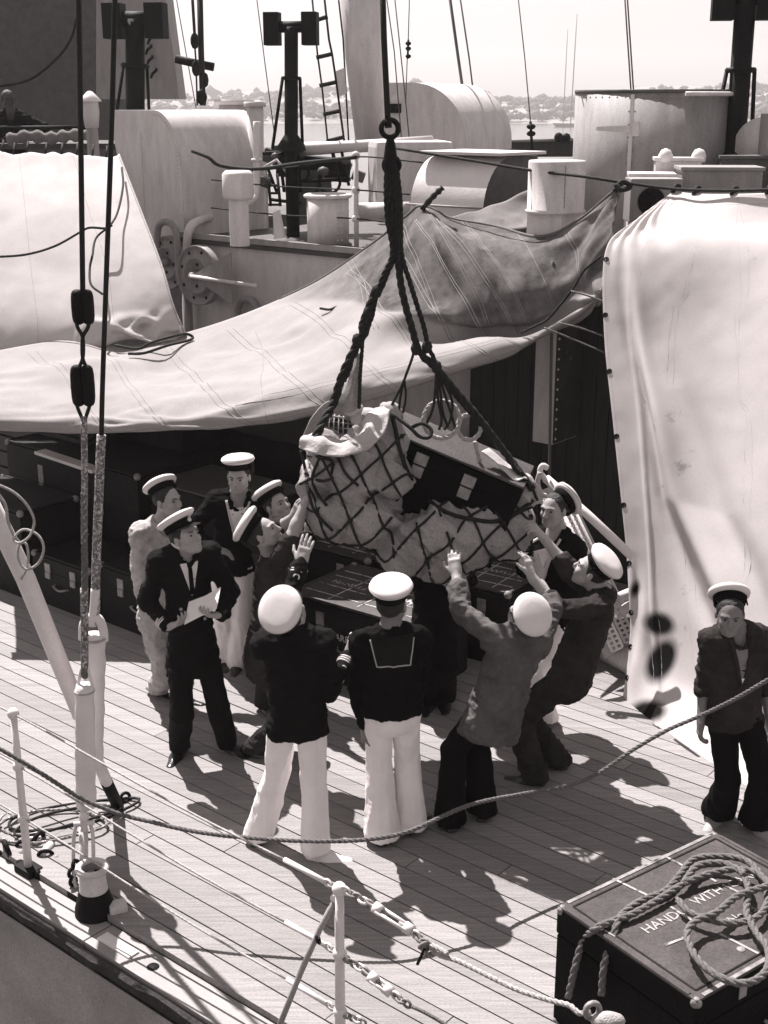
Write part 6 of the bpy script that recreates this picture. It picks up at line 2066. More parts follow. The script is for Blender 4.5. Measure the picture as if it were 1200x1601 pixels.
# 5 profile, arms up
person('seaman in dark overalls seen in profile with bare arms stretched up to the load', 7.82,
       (411, 834, 0), (-98, 34, 0), ((430, 884, 0.22), (424, 892, -0.14)), (412, 1030, 0.02),
       ((474, 842, 0.2), (462, 838, -0.12)), ((492, 785, 0.15), (481, 778, -0.02)), ((500, 745, 0.15), (490, 742, 0.02)),
       ((412, 1178), (398, 1188)), (-100, -110), hem=-0.02, top='overalls', top_mat='dungaree_dark', skin='skin', cap='sailor', cap_tilt=(26, 0), sleeve='short', curl=(0.25, 0.25), palm=((0.9, 0.4, 0), (0.9, 0.4, 0)), flare=0.08)

# 6 officer from behind, white trousers
def ex(i):
    cuff_rings(i, 0); cuff_rings(i, 1)
person('officer seen from behind in dark jacket and white trousers, arm raised to the load', 6.66,
       (452, 962, 0.04), (-22, 46, 0), ((420, 1005, 0.02), (498, 1008, 0.04)), (463, 1112, 0.0),
       ((478, 950, 0.30), (530, 1085, 0.08)), ((474, 872, 0.40), (546, 1026, 0.22)), ((490, 808, 0.48), (562, 975, 0.28)),
       ((404, 1322), (500, 1350)), (-8, -100), kn=((424, 1215, 0.1), (490, 1225, 0.1)), top='jacket', top_mat='serge', leg_mat='duck', cap='officer', cap_tilt=(6, 0),
       curl=(0.15, 0.35), palm=((0.2, 1, 0.1), (0.2, 1, -0.1)), hem=0.13, flare=0.095, shoe=('shoe', 'white_shoe'), extra=ex)

# 7 sailor from behind, white trousers
person('sailor seen from behind in square-collared dark jumper and white trousers, left arm hanging', 6.80,
       (612, 945, 0.02), (-18, 6, 0), ((566, 1006, 0.0), (654, 1002, 0.04)), (612, 1106, 0.0),
       ((556, 1085, 0.02), (672, 1062, 0.1)), ((570, 1140, 0.04), (652, 1085, 0.32)), ((566, 1168, 0.06), (640, 1070, 0.42)),
       ((600, 1322), (645, 1306)), (-15, -40), top='jumper', top_mat='navy', leg_mat='duck', skin='skin_tan', cap='sailor', cap_tilt=(6, 3), collar='sailor', hem=0.02, flare=0.115, curl=(1.25, 0.4), palm=((1, 0, 0), (0, 1, 0)), slim=1.05)

# 8 from behind, reaching up
person('man in faded shirt and dark trousers seen from behind, left arm under the load', 6.98,
       (818, 966, 0.10), (12, 48, 8), ((768, 1004, -0.04), (846, 1006, 0.12)), (774, 1112, 0.0),
       ((700, 965, 0.12), (866, 960, 0.3)), ((713, 898, 0.35), (842, 905, 0.55)), ((708, 862, 0.42), (832, 865, 0.6)),
       ((700, 1300), (756, 1284)), (20, -20), top='shirt', top_mat='dungaree', leg_mat='navy', skin='skin', cap='sailor', cap_tilt=(8, 0), sleeve=('three', 'rolled'), curl=(0.35, 0.4), palm=((0.1, 1, 0.3), (0, 1, 0)), hem=0.16, flare=0.105, slim=1.06)

# 9 profile right
person('man in dark dungarees in profile at the right, both arms reaching to the load', 7.55,
       (924, 893, 0.08), (72, 28, 0), ((938, 948, -0.10), (930, 935, 0.22)), (890, 1058, 0.02),
       ((862, 948, -0.18), (884, 880, 0.2)), ((830, 900, -0.10), (850, 842, 0.2)), ((818, 850, -0.02), (826, 815, 0.2)),
       ((832, 1232), (868, 1206)), (70, 60), hem=-0.02, top='overalls', top_mat='dungaree_dark', skin='skin', cap='sailor', cap_tilt=(18, -8), sleeve=('rolled', 'rolled'), curl=(0.3, 0.7), palm=((-0.7, 0.6, 0), (-0.7, 0.2, -0.3)), flare=0.095, slim=1.05)

# 10 the smiling one
person('smiling sailor in dark jumper and white trousers behind the right end of the load', 8.42,
       (866, 796, 0.0), (138, 2, 0), ((900, 846, -0.08), (838, 852, 0.14)), (862, 968, 0.02),
       ((905, 915, -0.1), (822, 905, 0.0)), ((868, 940, -0.2), (822, 850, -0.22)), ((850, 930, -0.25), (826, 818, -0.25)),
       ((848, 1140), (816, 1132)), (120, 130), top='jumper', top_mat='navy', leg_mat='duck', cap='sailor', cap_tilt=(62, -12), collar='sailor', hem=0.03, flare=0.10, curl=(0.4, 0.4), palm=((0, -1, 0), (-1, 0.2, 0)))

# 11 the man at the right
person('man at the right in dark open-necked shirt and wide dark trousers facing the camera', 6.97,
       (1141, 960, -0.02), (168, -6, 0), ((1194, 1000, 0.03), (1106, 1003, 0.0)), (1147, 1112, 0.0),
       ((1206, 1070, 0.3), (1100, 1070, 0.3)), ((1203, 1130, 0.02), (1096, 1126, 0.0)), ((1200, 1160, 0.0), (1092, 1158, -0.02)),
       ((1182, 1305), (1118, 1288)), (200, 150), top='shirt', top_mat='dungaree_dark', leg_mat='navy', skin='skin_tan', shoe='grey_shoe', cap='sailor', cap_tilt=(50, 4), sleeve='rolled', curl=(0.6, 0.5), palm=((-1, 0, 0), (1, 0, 0)), hem=0.08, flare=0.115, sc=0.97, extra=ex11)

# 12 the watcher by the funnel
person('dark figure sitting high up under the funnel with one arm akimbo', 17.2,
       (12, 155, 0), (-150, -5, 0), ((42, 183, 0.0), (-8, 185, -0.05)), (18, 232, 0.05),
       ((62, 198, 0.0), (-22, 205, 0)), ((45, 215, -0.1), (0, 222, -0.15)), ((36, 216, -0.1), (10, 222, -0.15)),
       ((0, 260), (30, 260)), (180, 180), top='jacket', top_mat='serge', leg_mat='navy', skin='skin_shaded', hair=True, legs=False, hem=0.05)

# 13 the dark man behind the load
person('man in dark clothes almost hidden behind the load, only his dark legs showing', 8.66,
       (684, 800, 0.1), (178, 0, 0), ((714, 850, 0.1), (652, 850, 0.1)), (680, 952, 0.05),
       ((730, 905, 0.1), (640, 905, 0.1)), ((722, 870, -0.1), (648, 870, -0.1)), ((720, 840, -0.15), (650, 840, -0.15)),
       ((694, 1108), (668, 1112)), (180, 170), top='jumper', top_mat='navy', leg_mat='navy', cap='sailor', skin='skin_tan', curl=(0.3, 0.3), palm=((0, -1, 0), (0, -1, 0)))
# ================================================================ foreground
# --- the big trunk with the coil of rope
a_, b_, _z = axes(36)
nA, CH = gp(872, 1416, 0.67), 0.67
b_ = -b_                                           # from the far left corner towards the camera
cc = nA + a_ * 0.55 + b_ * 0.42; cc.z = 0
ch = thing('trunk', 'big brown-topped trunk lettered HANDLE WITH CARE at the lower right', 'trunk', cc)
rot = Matrix((a_, -b_, ZX)).transposed()
MB().box(cc + ZX * 0.26, (1.10, 0.84, 0.515), rot, 0.012).build('body', 'trunk_side', ch)
ld = MB().box(cc + ZX * 0.592, (1.106, 0.846, 0.135), rot, 0.012).build('lid', 'trunk_side', ch)
MB().box(cc + ZX * 0.664, (1.10, 0.84, 0.014), rot, 0.006).build('lid_top', 'trunk_brown', ld)
for s_ in (-1, 1):
    for k, off in ((0, 0.012), (1, 0.05)):
        MB().box(cc + a_ * s_ * (0.55 - off) + ZX * 0.672, (0.010 if k else 0.02, 0.74, 0.006), rot, 0.002).build('edge_strip', 'trunk_black' if k else 'trunk_brown', ld)
        MB().box(cc + b_ * s_ * (0.42 - off) + ZX * 0.672, (1.0, 0.010 if k else 0.02, 0.006), rot, 0.002).build('edge_strip', 'trunk_black' if k else 'edge_metal', ld)
    for q in (-1, 1):
        for zz_ in (0.648, 0.03):
            s2 = SDF()
            MB().ball(cc + a_ * s_ * 0.535 + b_ * q * 0.405 + ZX * zz_, 0.026, 12).build('corner_cap', 'edge_metal', ch)
    for m in (-0.25, 0.25):
        MB().box(cc + b_ * s_ * 0.424 + a_ * m + ZX * 0.60, (0.05, 0.006, 0.09), rot, 0.003).build('hasp', 'edge_metal', ch)
    MB().tube(spline([cc + b_ * 0.43 + a_ * (-0.08) + ZX * 0.36, cc + b_ * 0.455 + a_ * -0.07 + ZX * 0.35, cc + b_ * 0.46 + ZX * 0.33, cc + b_ * 0.455 + a_ * 0.07 + ZX * 0.35, cc + b_ * 0.43 + a_ * 0.08 + ZX * 0.36], 4), 0.009, 6).build('handle', 'edge_metal', ch) if s_ > 0 else None
zt = 0.6725
def cpt(px, py): return gp(px, py, zt)
for txt, p_, sz in (('HANDLE', (1012, 1460), 0.078), ('WITH', (1090, 1416), 0.078), ('CARE', (1146, 1389), 0.078), ('No 13', (1146, 1444), 0.070)):
    letters(txt, cpt(*p_), a_, -b_, sz, 'stencil_worn', ch)
for p_, q_ in (((1048, 1418), (1085, 1442)), ((1128, 1383), (1170, 1402)), ((1110, 1373), (1120, 1379)), ((1125, 1460), (1187, 1492)), ((958, 1374), (1012, 1400)), ((1037, 1338), (1068, 1354)), ((945, 1455), (962, 1464)), ((1040, 1478), (1075, 1464))):
    P0, P1 = cpt(*p_), cpt(*q_)
    d_ = (P1 - P0)
    MB().box((P0 + P1) / 2 + ZX * 0.001, (d_.length, 0.014, 0.0025), Matrix((d_.normalized(), ZX.cross(d_.normalized()), ZX)).transposed()).build('painted_line', 'stencil_worn', ch)
MB().lathe([(0, 0.004), (0.018, 0.003), (0.02, 0)], cpt(1158, 1484), ZX, 12).build('stud', 'edge_metal', ch)
# the coil
def z8(px, py): return (800 + px / 3.0, 1200 + py / 3.0)
cr = thing('coiled_rope', 'coil of thick laid rope lying on the lettered brown-topped trunk', 'rope', cpt(1100, 1430))
RR = 0.0175
def lay(pts, z0, z1, tail=None):
    k = len(pts)
    ps = [gp(*z8(*p), zt + RR + z0 + (z1 - z0) * i / (k - 1)) for i, p in enumerate(pts)]
    if tail: ps = tail + ps
    m_ = MB()
    strands(m_, spline(ps, 7), RR, RR * 8, n=6)
    m_.build('rope_turn', 'rope_brown', cr)
ff = lambda px, py, dy: at(px, py, dy)
yf = gp(*z8(470, 760), zt).y
lay([(488, 745), (515, 690), (600, 628), (720, 578), (790, 500), (850, 432), (960, 416), (1080, 430), (1150, 480), (1192, 560), (1195, 640), (1150, 702), (1050, 730), (930, 715), (830, 678), (770, 610)], 0.0, 0.045,
    [at(940, 1556, yf - 0.12), at(944, 1510, yf - 0.09), at(955, 1475, yf - 0.05)])
lay([(395, 755), (450, 728), (560, 690), (690, 618), (780, 560), (860, 520), (960, 490), (1060, 476), (1145, 492), (1200, 540), (1240, 600)], 0.0, 0.06,
    [at(888, 1560, yf + 0.02), at(898, 1515, yf + 0.03), at(912, 1470, yf + 0.06)])
lay([(1090, 512), (1112, 580), (1100, 680), (1150, 780), (1200, 850), (1195, 950), (1110, 1010), (1000, 995), (900, 930), (840, 850), (822, 770), (870, 715), (960, 680), (1060, 602), (1180, 562), (1260, 540)], 0.035, 0.07)
lay([(800, 548), (870, 462), (980, 448), (1060, 478), (1100, 515)], 0.03, 0.05)

# --- guard rail at the deck edge
rl = thing('guard_rail', 'white guard rail of two stanchions, wires, chains and bottle screws at the near deck edge', 'guard rail', gp(530, 1650))
lb0, lt0 = gp(45, 1365), at(20, 1112, 6.52)
rb0, rt0 = gp(532, 1655), at(530, 1386, 5.02)
def stanchion(b0, t0, balls, r=0.019):
    d_ = t0 - b0
    st_ = MB().tube([b0, b0.lerp(t0, 0.6), t0], [r * 1.25, r * 1.05, r], 12).build('stanchion', 'white_paint', rl)
    for k in balls:
        c = b0.lerp(t0, k)
        MB().ball(c, (0.034, 0.034, 0.036), 12).build('eye_ball', 'white_paint', st_)
        MB().torus(c, UX, 0.022, 0.010, 14, 6).build('eye_ring', 'black_iron', st_)
    MB().box(b0 + ZX * 0.025, (0.15, 0.1, 0.05), ROT, 0.012).build('foot', 'black_iron', st_)
    for m in (-1, 1):
        MB().lathe([(0, 0.05), (0.02, 0.045), (0.022, 0)], b0 + UX * m * 0.085, ZX, 8).build('foot_bolt', 'black_iron', st_)
    return st_
stanchion(lb0, lt0, (0.35, 0.67, 0.985), 0.020)
stanchion(rb0, rt0, (0.28, 0.62, 0.985), 0.021)
fr = [lb0.lerp(lt0, k) for k in (0.985, 0.67, 0.35)]
to = [rb0.lerp(rt0, k) for k in (0.985, 0.62, 0.28)]
for i in range(3):
    a0, b0 = fr[i], to[i]
    m0 = a0.lerp(b0, 0.55) - ZX * 0.02
    MB().tube(spline([a0 + UX * 1.4 - ZX * 0.005, a0, m0, a0.lerp(b0, 0.86)], 6), 0.006, 6).build('guard_wire', 'rope_pale', rl)
    MB().tube([a0.lerp(b0, 0.86), a0.lerp(b0, 0.965)], 0.013, 8).build('wire_splice', 'white_paint', rl)
def chain(a0, b0, n, parent, r=0.019, t=0.0065):
    d_ = (b0 - a0).normalized()
    s1 = d_.cross(ZX).normalized(); s2 = d_.cross(s1)
    for k in range(n):
        c = a0.lerp(b0, (k + 0.5) / n)
        e = s1 if k % 2 else s2
        L_ = (b0 - a0).length / n * 0.72
        pts = [c + d_ * L_ * cos(q) + e * r * sin(q) for q in np.linspace(0, 2 * pi, 13)[:-1]]
        MB().tube(pts, t, 6, closed=True).build('chain_link', 'edge_metal' if k % 3 else 'white_paint', parent)
def bottle(a0, b0, parent):
    d_ = (b0 - a0).normalized(); s1 = d_.cross(ZX).normalized()
    for m in (-1, 1):
        MB().tube([a0 + s1 * m * 0.02, b0 + s1 * m * 0.02], 0.008, 8).build('screw_frame', 'white_paint', parent)
    for p_ in (a0, b0):
        MB().tube([p_ - d_ * 0.02, p_ + d_ * 0.02], [0.026, 0.026], 10).build('screw_nut', 'white_paint', parent)
    MB().tube([a0 - d_ * 0.06, a0 + d_ * 0.05], 0.009, 8).build('screw_rod', 'edge_metal', parent)
    MB().tube([b0 - d_ * 0.05, b0 + d_ * 0.06], 0.009, 8).build('screw_rod', 'edge_metal', parent)
for i in range(3):
    chain(fr[i].lerp(to[i], 0.965), to[i], 3, rl, 0.016)
tp = [at(535, 1390, 5.0), at(582, 1416, 4.92), at(590, 1421, 4.90), at(638, 1452, 4.82), at(646, 1458, 4.8), at(668, 1478, 4.76)]
chain(tp[0], tp[1], 5, rl); bottle(tp[2], tp[3], rl); chain(tp[4], tp[5], 3, rl)
mp_ = [to[1], at(575, 1522, 4.92), at(582, 1529, 4.9), at(606, 1548, 4.86), at(614, 1554, 4.84), at(640, 1572, 4.78)]
chain(mp_[0], mp_[1], 5, rl); bottle(mp_[2], mp_[3], rl); chain(mp_[4], mp_[5], 3, rl)
MB().tube(spline([at(640, 1572, 4.78), at(662, 1582, 4.74), at(690, 1598, 4.7), at(730, 1625, 4.62)], 5), 0.009, 7).build('tail_rope', 'rope_brown', rl)
chain(to[2], at(570, 1600, 4.93), 5, rl)
for k in range(4):
    MB().torus(at(662 + k * 4, 1478 + k * 3, 4.76), Vector((0.4, -0.8, 0.3 * (k - 1.5))), 0.022, 0.007, 14, 6).build('shackle', 'edge_metal', rl)
MB().tube([at(664, 1482, 4.75), at(656, 1500, 4.75), at(652, 1508, 4.75)], 0.007, 6).build('pin_lanyard', 'black_iron', rl)
rp = thing('mooring_tail', 'frayed rope tail with a spliced eye running from the chain to the big trunk', 'rope', at(700, 1490, 4.7))
m_ = MB()
strands(m_, spline([at(700, 1492, 4.68), at(684, 1482, 4.72), at(674, 1478, 4.75), at(678, 1488, 4.74), at(694, 1496, 4.7), at(715, 1502, 4.66), at(760, 1524, 4.56), at(810, 1548, 4.45), at(860, 1564, 4.36), at(890, 1572, 4.3), at(905, 1584, 4.26), at(925, 1582, 4.24)], 7), 0.0115, n=6)
m_.build('rope', 'rope_pale', rp)
MB().ball(at(950, 1596, 4.2), (0.07, 0.04, 0.035), 12).build('whipped_end', 'rope_pale', rp)
MB().torus(at(926, 1580, 4.22), Vector((0.3, -0.9, 0.2)), 0.03, 0.012, 16, 8).build('thimble', 'edge_metal', rp)
br0 = gp(402, 1690)
brc = MB().tube([at(527, 1398, 5.03), at(500, 1452, 5.0), at(470, 1520, 4.97), br0], [0.012, 0.014, 0.014, 0.014], 10).build('brace', 'mid_grey', rl)
MB().ball(at(524, 1404, 5.03), 0.024, 10).build('brace_joint', 'white_paint', brc)
MB().torus(at(497, 1468, 4.99), Vector((1, 0, 0.4)), 0.02, 0.007, 12, 6).build('brace_lashing', 'black_iron', brc)

# --- the two purchases at the left
def ptube(t_, name, pts, r, mat, n=10, laid=False):
    ps = [at(*q) for q in pts]
    m_ = MB()
    if laid: strands(m_, spline(ps, 6), r, n=6)
    else: m_.tube(spline(ps, 5), r, n)
    return m_.build(name, mat, t_)
PY = 6.55
p1 = thing('shroud', 'left shroud with two black dead-eyes in a row above a white padded bottle screw', 'rigging', gp(132, 1400))
ptube(p1, 'upper_wire', [(122, -30, PY), (125, 150, PY), (127, 300, PY), (129, 455, PY)], 0.0135, 'rope_dark')
for cy, hh, ww in ((480, 0.088, 0.058), (603, 0.108, 0.062)):
    c = at(129, cy, PY)
    for m in (-1, 1):
        MB().tube([c + Vector((m * ww * 0.42, 0, hh * q)) for q in (-1, -0.93, -0.8, -0.55, 0, 0.55, 0.8, 0.93, 1)], [ww * 0.58 * q for q in (0.35, 0.68, 0.88, 0.98, 1.02, 0.98, 0.88, 0.68, 0.35)], 16).build('dead_eye_cheek', 'black_iron', p1)
    MB().torus(c - ZX * hh * 0.2, Vector((0, -1, 0)), 0.03, 0.012, 14, 6).build('score', 'rope_dark', p1)
for m in (-1, 1):
    ptube(p1, 'strop', [(129 + m * 12, 492, PY), (129 + m * 8, 512, PY), (129, 528, PY), (129, 560, PY), (129 + m * 9, 580, PY), (129 + m * 16, 600, PY)], 0.010, 'rope_dark', 8)
    ptube(p1, 'strop', [(130 + m * 14, 620, PY), (130 + m * 8, 640, PY), (131, 660, PY)], 0.010, 'rope_dark', 8)
ptube(p1, 'served_wire', [(131, 650, PY), (132, 760, PY), (131, 850, PY)], 0.017, 'wire_tape')
ptube(p1, 'laid_wire', [(131, 770, PY), (132, 880, PY), (132, 960, PY)], 0.019, 'rope_brown', laid=True)
ptube(p1, 'served_wire', [(131, 920, PY), (132, 985, PY), (132, 1048, PY)], 0.021, 'wire_tape')
c = at(132, 1052, PY)
MB().ball(c, (0.022, 0.02, 0.04), 12).build('wire_eye', 'rope_brown', p1)
MB().tube(spline([at(121, 1078, PY), at(126, 1050, PY), at(132, 1040, PY), at(138, 1050, PY), at(145, 1078, PY)], 5), 0.010, 8).build('shackle', 'white_paint', p1)
def pad(t_, top, bot, r0, r1, name='canvas_cover'):
    pts = [top.lerp(bot, k / 16) for k in range(17)]
    rr = [(r0 + (r1 - r0) * k / 16) * (1 + 0.05 * sin(k * 2.3) + 0.03 * sin(k * 5.1)) for k in range(17)]
    rr[0] *= 0.9; rr[-1] *= 0.92
    return MB().tube(pts, rr, 20).build(name, 'cap_white', t_)
pad(p1, at(132, 1070, PY), at(134, 1262, PY - 0.05), 0.052, 0.058)
MB().torus(at(132, 1080, PY), ZX, 0.053, 0.006, 20, 6).build('lacing_turn', 'rope_pale', p1)
for (y0_, y1_) in ((1255, 1300), (1295, 1395)):
    MB().tube([at(130, y0_, 6.42), at(131, y1_, 6.36)], 0.020 if y0_ < 1280 else 0.026, 12).build('bottle_screw', 'grey_paint', p1)
for m in (-1, 1):
    ptube(p1, 'screw_arm', [(130 + m * 10, 1285, 6.40), (130 + m * 15, 1310, 6.38), (130 + m * 15, 1370, 6.34), (130 + m * 9, 1395, 6.32)], 0.011, 'grey_paint', 8)
MB().tube([at(115, 1288, 6.38), at(147, 1286, 6.38)], 0.013, 8).build('toggle', 'white_paint', p1)
MB().ball(at(131, 1277, 6.39), 0.03, 12).build('screw_knuckle', 'white_paint', p1)
for q in ((112, 1365), (114, 1378), (118, 1352), (143, 1372)):
    MB().torus(at(*q, 6.34), Vector((0.8, -0.5, 0.2)), 0.022, 0.012, 12, 6).build('shackle_bow', 'black_iron', p1)
MB().box(gp(128, 1400, 0.02), (0.16, 0.09, 0.04), ROT, 0.01).build('deck_plate', 'black_iron', p1)
p2 = thing('shroud', 'right shroud of served wire hooked into a white padded loop on a slanting leg', 'rigging', gp(186, 1262))
P2 = 6.75
ptube(p2, 'upper_wire', [(180, -30, P2), (174, 200, P2), (167, 400, P2), (160, 600, P2), (158, 690, P2)], 0.0135, 'rope_dark')
ptube(p2, 'served_wire', [(158, 680, P2), (154, 780, P2), (150, 880, P2), (149, 925, P2)], 0.025, 'wire_tape')
ptube(p2, 'strop', [(149, 920, P2), (147, 950, P2), (143, 978, P2)], 0.026, 'cap_white')
ptube(p2, 'strop', [(151, 922, P2), (151, 955, P2), (148, 982, P2)], 0.018, 'rope_pale', laid=True)
MB().tube(spline([at(129, 1000, P2), at(131, 975, P2), at(142, 965, P2), at(154, 968, P2), at(161, 985, P2), at(162, 1002, P2)], 5), 0.026, 12).build('padded_loop', 'cap_white', p2)
pad(p2, at(147, 992, P2), at(147, 1200, P2 - 0.02), 0.066, 0.050)
MB().torus(at(147, 997, P2), ZX, 0.067, 0.008, 22, 6).build('lacing_turn', 'rope_pale', p2)
MB().tube([at(152, 1190, P2), at(166, 1222, 6.95)], 0.036, 14).build('leg', 'white_paint', p2)
MB().tube([at(165, 1220, 6.94), gp(186, 1264, 0.0)], 0.037, 14).build('leg_foot', 'black_iron', p2)
rg = gp(196, 1252, 0.04)
MB().torus(rg + ZX * 0.02, Vector((0.6, -0.6, 0.3)), 0.032, 0.011, 16, 7).build('ring_bolt', 'black_iron', p2)
MB().box(gp(192, 1262, 0.012), (0.17, 0.07, 0.024), ROT, 0.008).build('deck_plate', 'black_iron', p2)

# --- white spar leaning at the left, with a thin pale line hanging by it
sp = thing('spar', 'white painted spar leaning in from the left edge to the padded stays', 'spar', gp(122, 1150))
MB().tube([at(-45, 730, 6.6), at(40, 905, 6.8), at(126, 1118, 7.0)], [0.056, 0.055, 0.050], 20).build('spar_body', 'white_paint', sp)
hl_ = [(-8, 756, 6.6), (20, 769, 6.6), (42, 790, 6.6), (53, 815, 6.62), (46, 838, 6.6), (30, 849, 6.58), (21, 842, 6.6), (36, 828, 6.63), (58, 836, 6.62), (68, 856, 6.6), (60, 880, 6.6), (40, 890, 6.58), (28, 872, 6.6), (30, 852, 6.62), (40, 850, 6.62), (44, 870, 6.6), (40, 892, 6.6), (33, 905, 6.62)]
tag(MB().tube(spline([at(*q) for q in hl_], 6), 0.0075, 7).build('heaving_line', 'rope_pale'), 'thin pale line hanging in loose loops at the left edge', 'rope')
tag(MB().tube(spline([at(*q) for q in ((-5, 770, 6.62), (8, 790, 6.62), (12, 815, 6.62), (22, 838, 6.62), (30, 848, 6.62))], 6), 0.009, 7).build('heaving_line', 'rope_pale'), 'short pale line beside the loose loops at the left edge', 'rope')

# --- bell-shaped deck vent
bvp = gp(149, 1428)
bvt = thing('deck_vent', 'bell-shaped deck vent with pale rim and tarred lower half', 'vent', bvp)
bh = at(147, 1352, bvp.y + 0.02).z
MB().lathe([(0.078, bh * 0.52), (0.070, bh * 0.75), (0.068, bh * 0.95)], bvp, n=32).build('upper_bell', 'grey_paint', bvt)
MB().lathe([(0.112, 0.0), (0.108, 0.05), (0.092, bh * 0.35), (0.079, bh * 0.525)], bvp, n=32).build('lower_bell', 'black_iron', bvt)
MB().torus(bvp + ZX * bh * 0.97, ZX, 0.074, 0.019, 32, 10).build('rim', 'pale_paint', bvt)
MB().lathe([(0, bh * 0.80), (0.066, bh * 0.80)], bvp, n=28).build('throat', 'black_iron', bvt)
MB().lathe([(0, 0.02), (0.02, 0.05), (0.03, 0)], bvp + ZX * bh * 0.8 + Vector((0, -0.03, 0)), n=10).build('spindle', 'mid_grey', bvt)
MB().box(bvp + Vector((0.13, -0.02, 0.04)), (0.10, 0.09, 0.08), Matrix.Rotation(0.4, 3, 'Z'), 0.02).build('chock', 'pale_paint', bvt)

# --- wire coil and shackles on the deck
wc = thing('wire_coil', 'loose coil of dark wire rope on the deck round the foot of the shrouds', 'wire coil', gp(95, 1280))
for k, (cx, cy, rx, ry, rz) in enumerate(((100, 1275, 0.42, 0.17, 15), (92, 1282, 0.38, 0.20, 8), (112, 1272, 0.40, 0.13, 22), (80, 1290, 0.33, 0.18, 5), (105, 1280, 0.31, 0.10, 28))):
    c = gp(cx, cy, 0.02 + 0.016 * k)
    pts = []
    for q in np.linspace(0, 2 * pi, 26)[:-1].tolist():
        x, y = rx * cos(q) * (1 + 0.06 * sin(3 * q + k)), ry * sin(q) * (1 + 0.08 * sin(2 * q + k * 2))
        pts.append(c + Vector((x * cos(R(rz)) - y * sin(R(rz)), x * sin(R(rz)) + y * cos(R(rz)), 0.012 * sin(2 * q + k))))
    MB().tube(pts, 0.0095, 7, closed=True).build('turn', 'wire_tape' if k % 2 else 'rope_dark', wc)
def deck_fit(px, py, lb, s_=1.0, nm='shackle'):
    c = gp(px, py, 0.0)
    t_ = thing(nm, lb, 'shackle', c)
    d1 = Vector((random.uniform(-1, 1), random.uniform(-1, 1), 0.2)).normalized()
    MB().torus(c + ZX * 0.035 * s_, d1, 0.042 * s_, 0.013 * s_, 16, 8, 1.2).build('bow', 'black_iron', t_)
    MB().tube([c + Vector((-0.06 * s_, 0.01, 0.022)), c + Vector((0.07 * s_, -0.02, 0.024))], 0.014 * s_, 8).build('pin', 'black_iron', t_)
    MB().ball(c + Vector((0.075 * s_, -0.02, 0.026)), 0.024 * s_, 8).build('pin_head', 'mid_grey', t_)
deck_fit(60, 1322, 'dark shackle lying on the deck right of the left stanchion', 1.1)
deck_fit(72, 1345, 'dark shackle lying closest to the foot of the left stanchion', 0.9)
deck_fit(12, 1338, 'dark shackle at the left picture edge near the deck edge', 1.2)
deck_fit(38, 1330, 'dark shackle directly behind the left stanchion', 0.9)
tag(MB().box(gp(50, 1312, 0.03), (0.09, 0.07, 0.05), Matrix.Rotation(0.5, 3, 'Z'), 0.012).build('pale_chock', 'white_paint'), 'little pale block among the dark shackles by the left stanchion', 'chock')
tag(MB().tube([gp(64, 1340, 0.03), gp(80, 1318, 0.05)], 0.026, 12).build('short_tube', 'grey_paint'), 'short grey tube lying among the shackles', 'tube')

# --- the messenger rope across the foreground
mr = [(-20, 1160, 6.02), (40, 1194, 6.02), (90, 1226, 6.05), (130, 1250, 6.08), (185, 1272, 6.1), (240, 1286, 6.08), (310, 1301, 6.02), (390, 1310, 5.98), (480, 1315, 5.95), (570, 1313, 5.95), (635, 1301, 6.02), (690, 1277, 6.12), (725, 1262, 6.2), (760, 1252, 6.3), (830, 1239, 6.45), (880, 1230, 6.5), (930, 1212, 6.55), (990, 1172, 6.58), (1040, 1143, 6.58), (1090, 1121, 6.6), (1150, 1092, 6.45), (1230, 1045, 6.25)]
ps = spline([at(*q) for q in mr], 7)
m_ = MB()
strands(m_, ps, 0.0125, n=5)
tag(m_.build('messenger_rope', 'rope_brown'), 'long slack rope crossing the whole foreground past the man at the right', 'rope')
rpv = MB().torus(gp(668, 1228, 0.012), ZX, 0.035, 0.009, 18, 7).build('ring_bolt', 'edge_metal')
tag(rpv, 'small ring lying on the sunlit deck between the two pairs of trousers', 'ring')

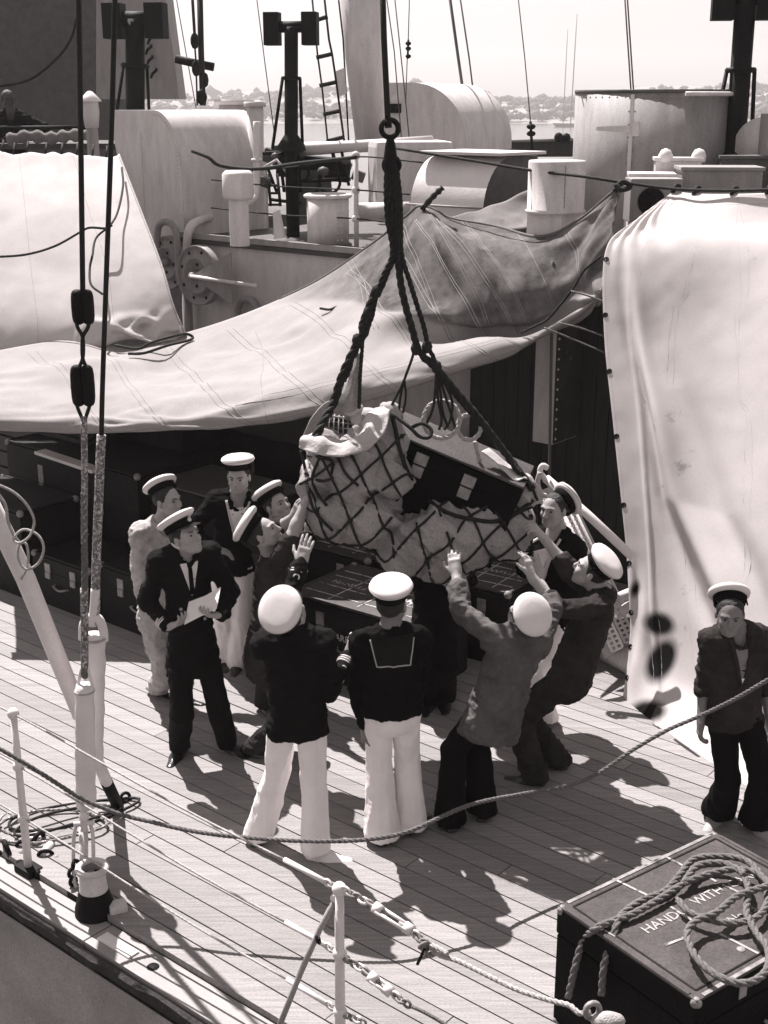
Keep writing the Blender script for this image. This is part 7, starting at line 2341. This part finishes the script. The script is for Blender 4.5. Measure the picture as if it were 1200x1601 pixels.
# --- gear behind the smiling sailor
gw = thing('gangway', 'dark gangway plank with perforated edge strips sloping behind the smiling sailor', 'gangway', at(960, 1010, 9.1))
q = [at(838, 770, 9.5), at(880, 752, 9.9), at(1002, 1000, 9.4), at(945, 1030, 9.0)]
MB().prism(q, Vector((0.02, 0.05, -0.02))).build('plank', 'mid_grey', gw)
for (a0, a1, n_) in (((858, 778, 9.45), (965, 1015, 8.95), 16), ((876, 770, 9.6), (985, 1002, 9.15), 16)):
    p0, p1_ = at(*a0), at(*a1)
    d_ = (p1_ - p0).normalized(); s1 = d_.cross(Vector((0, 1, 0))).normalized()
    m_ = MB()
    for e in (-1, 0, 1):
        m_.tube([p0 + s1 * e * 0.042, p1_ + s1 * e * 0.042], 0.011, 6)
    for k in range(n_ * 2 + 1):
        c = p0.lerp(p1_, k / (n_ * 2))
        m_.tube([c - s1 * 0.042, c + s1 * 0.042], 0.010, 6)
    m_.build('perforated_strip', 'grey_paint', gw)
hr = thing('hand_spar', 'white spar with a hook end slanting down behind the smiling sailor', 'spar', at(985, 868, 9.0))
MB().tube([at(853, 748, 9.35), at(920, 806, 9.15), at(990, 872, 8.95)], 0.034, 14).build('spar_body', 'white_paint', hr)
MB().tube(spline([at(853, 750, 9.33), at(844, 738, 9.33), at(848, 728, 9.33), at(856, 732, 9.33)], 4), 0.022, 8).build('hook', 'grey_paint', hr)
MB().tube(spline([at(844, 738, 9.3), at(840, 755, 9.3), at(846, 772, 9.3), at(856, 776, 9.3)], 4), 0.02, 8).build('lashing', 'rope_pale', hr)
bs = MB().tube([gp(925, 1000, 0.12), gp(1010, 1045, 0.12)], 0.115, 20).build('boom_spar', 'grey_paint')
tag(bs, 'thick grey spar lying on the deck behind the canvas screen', 'spar')
for (x, y, x2, y2, lb) in ((966, 935, 990, 925, 'upper short white tube behind the screen edge'), (968, 958, 994, 942, 'lower short white tube behind the screen edge')):
    tag(MB().tube([at(x, y, 9.25), at(x2, y2, 9.3)], 0.04, 12).build('white_tube', 'white_paint'), lb, 'tube')
tag(MB().box(at(965, 975, 9.45), (0.4, 0.3, 0.22), Matrix.Rotation(0.4, 3, 'Z'), 0.02).build('gear_box', 'dark_grey'), 'dark gear box under the short white tubes', 'box')
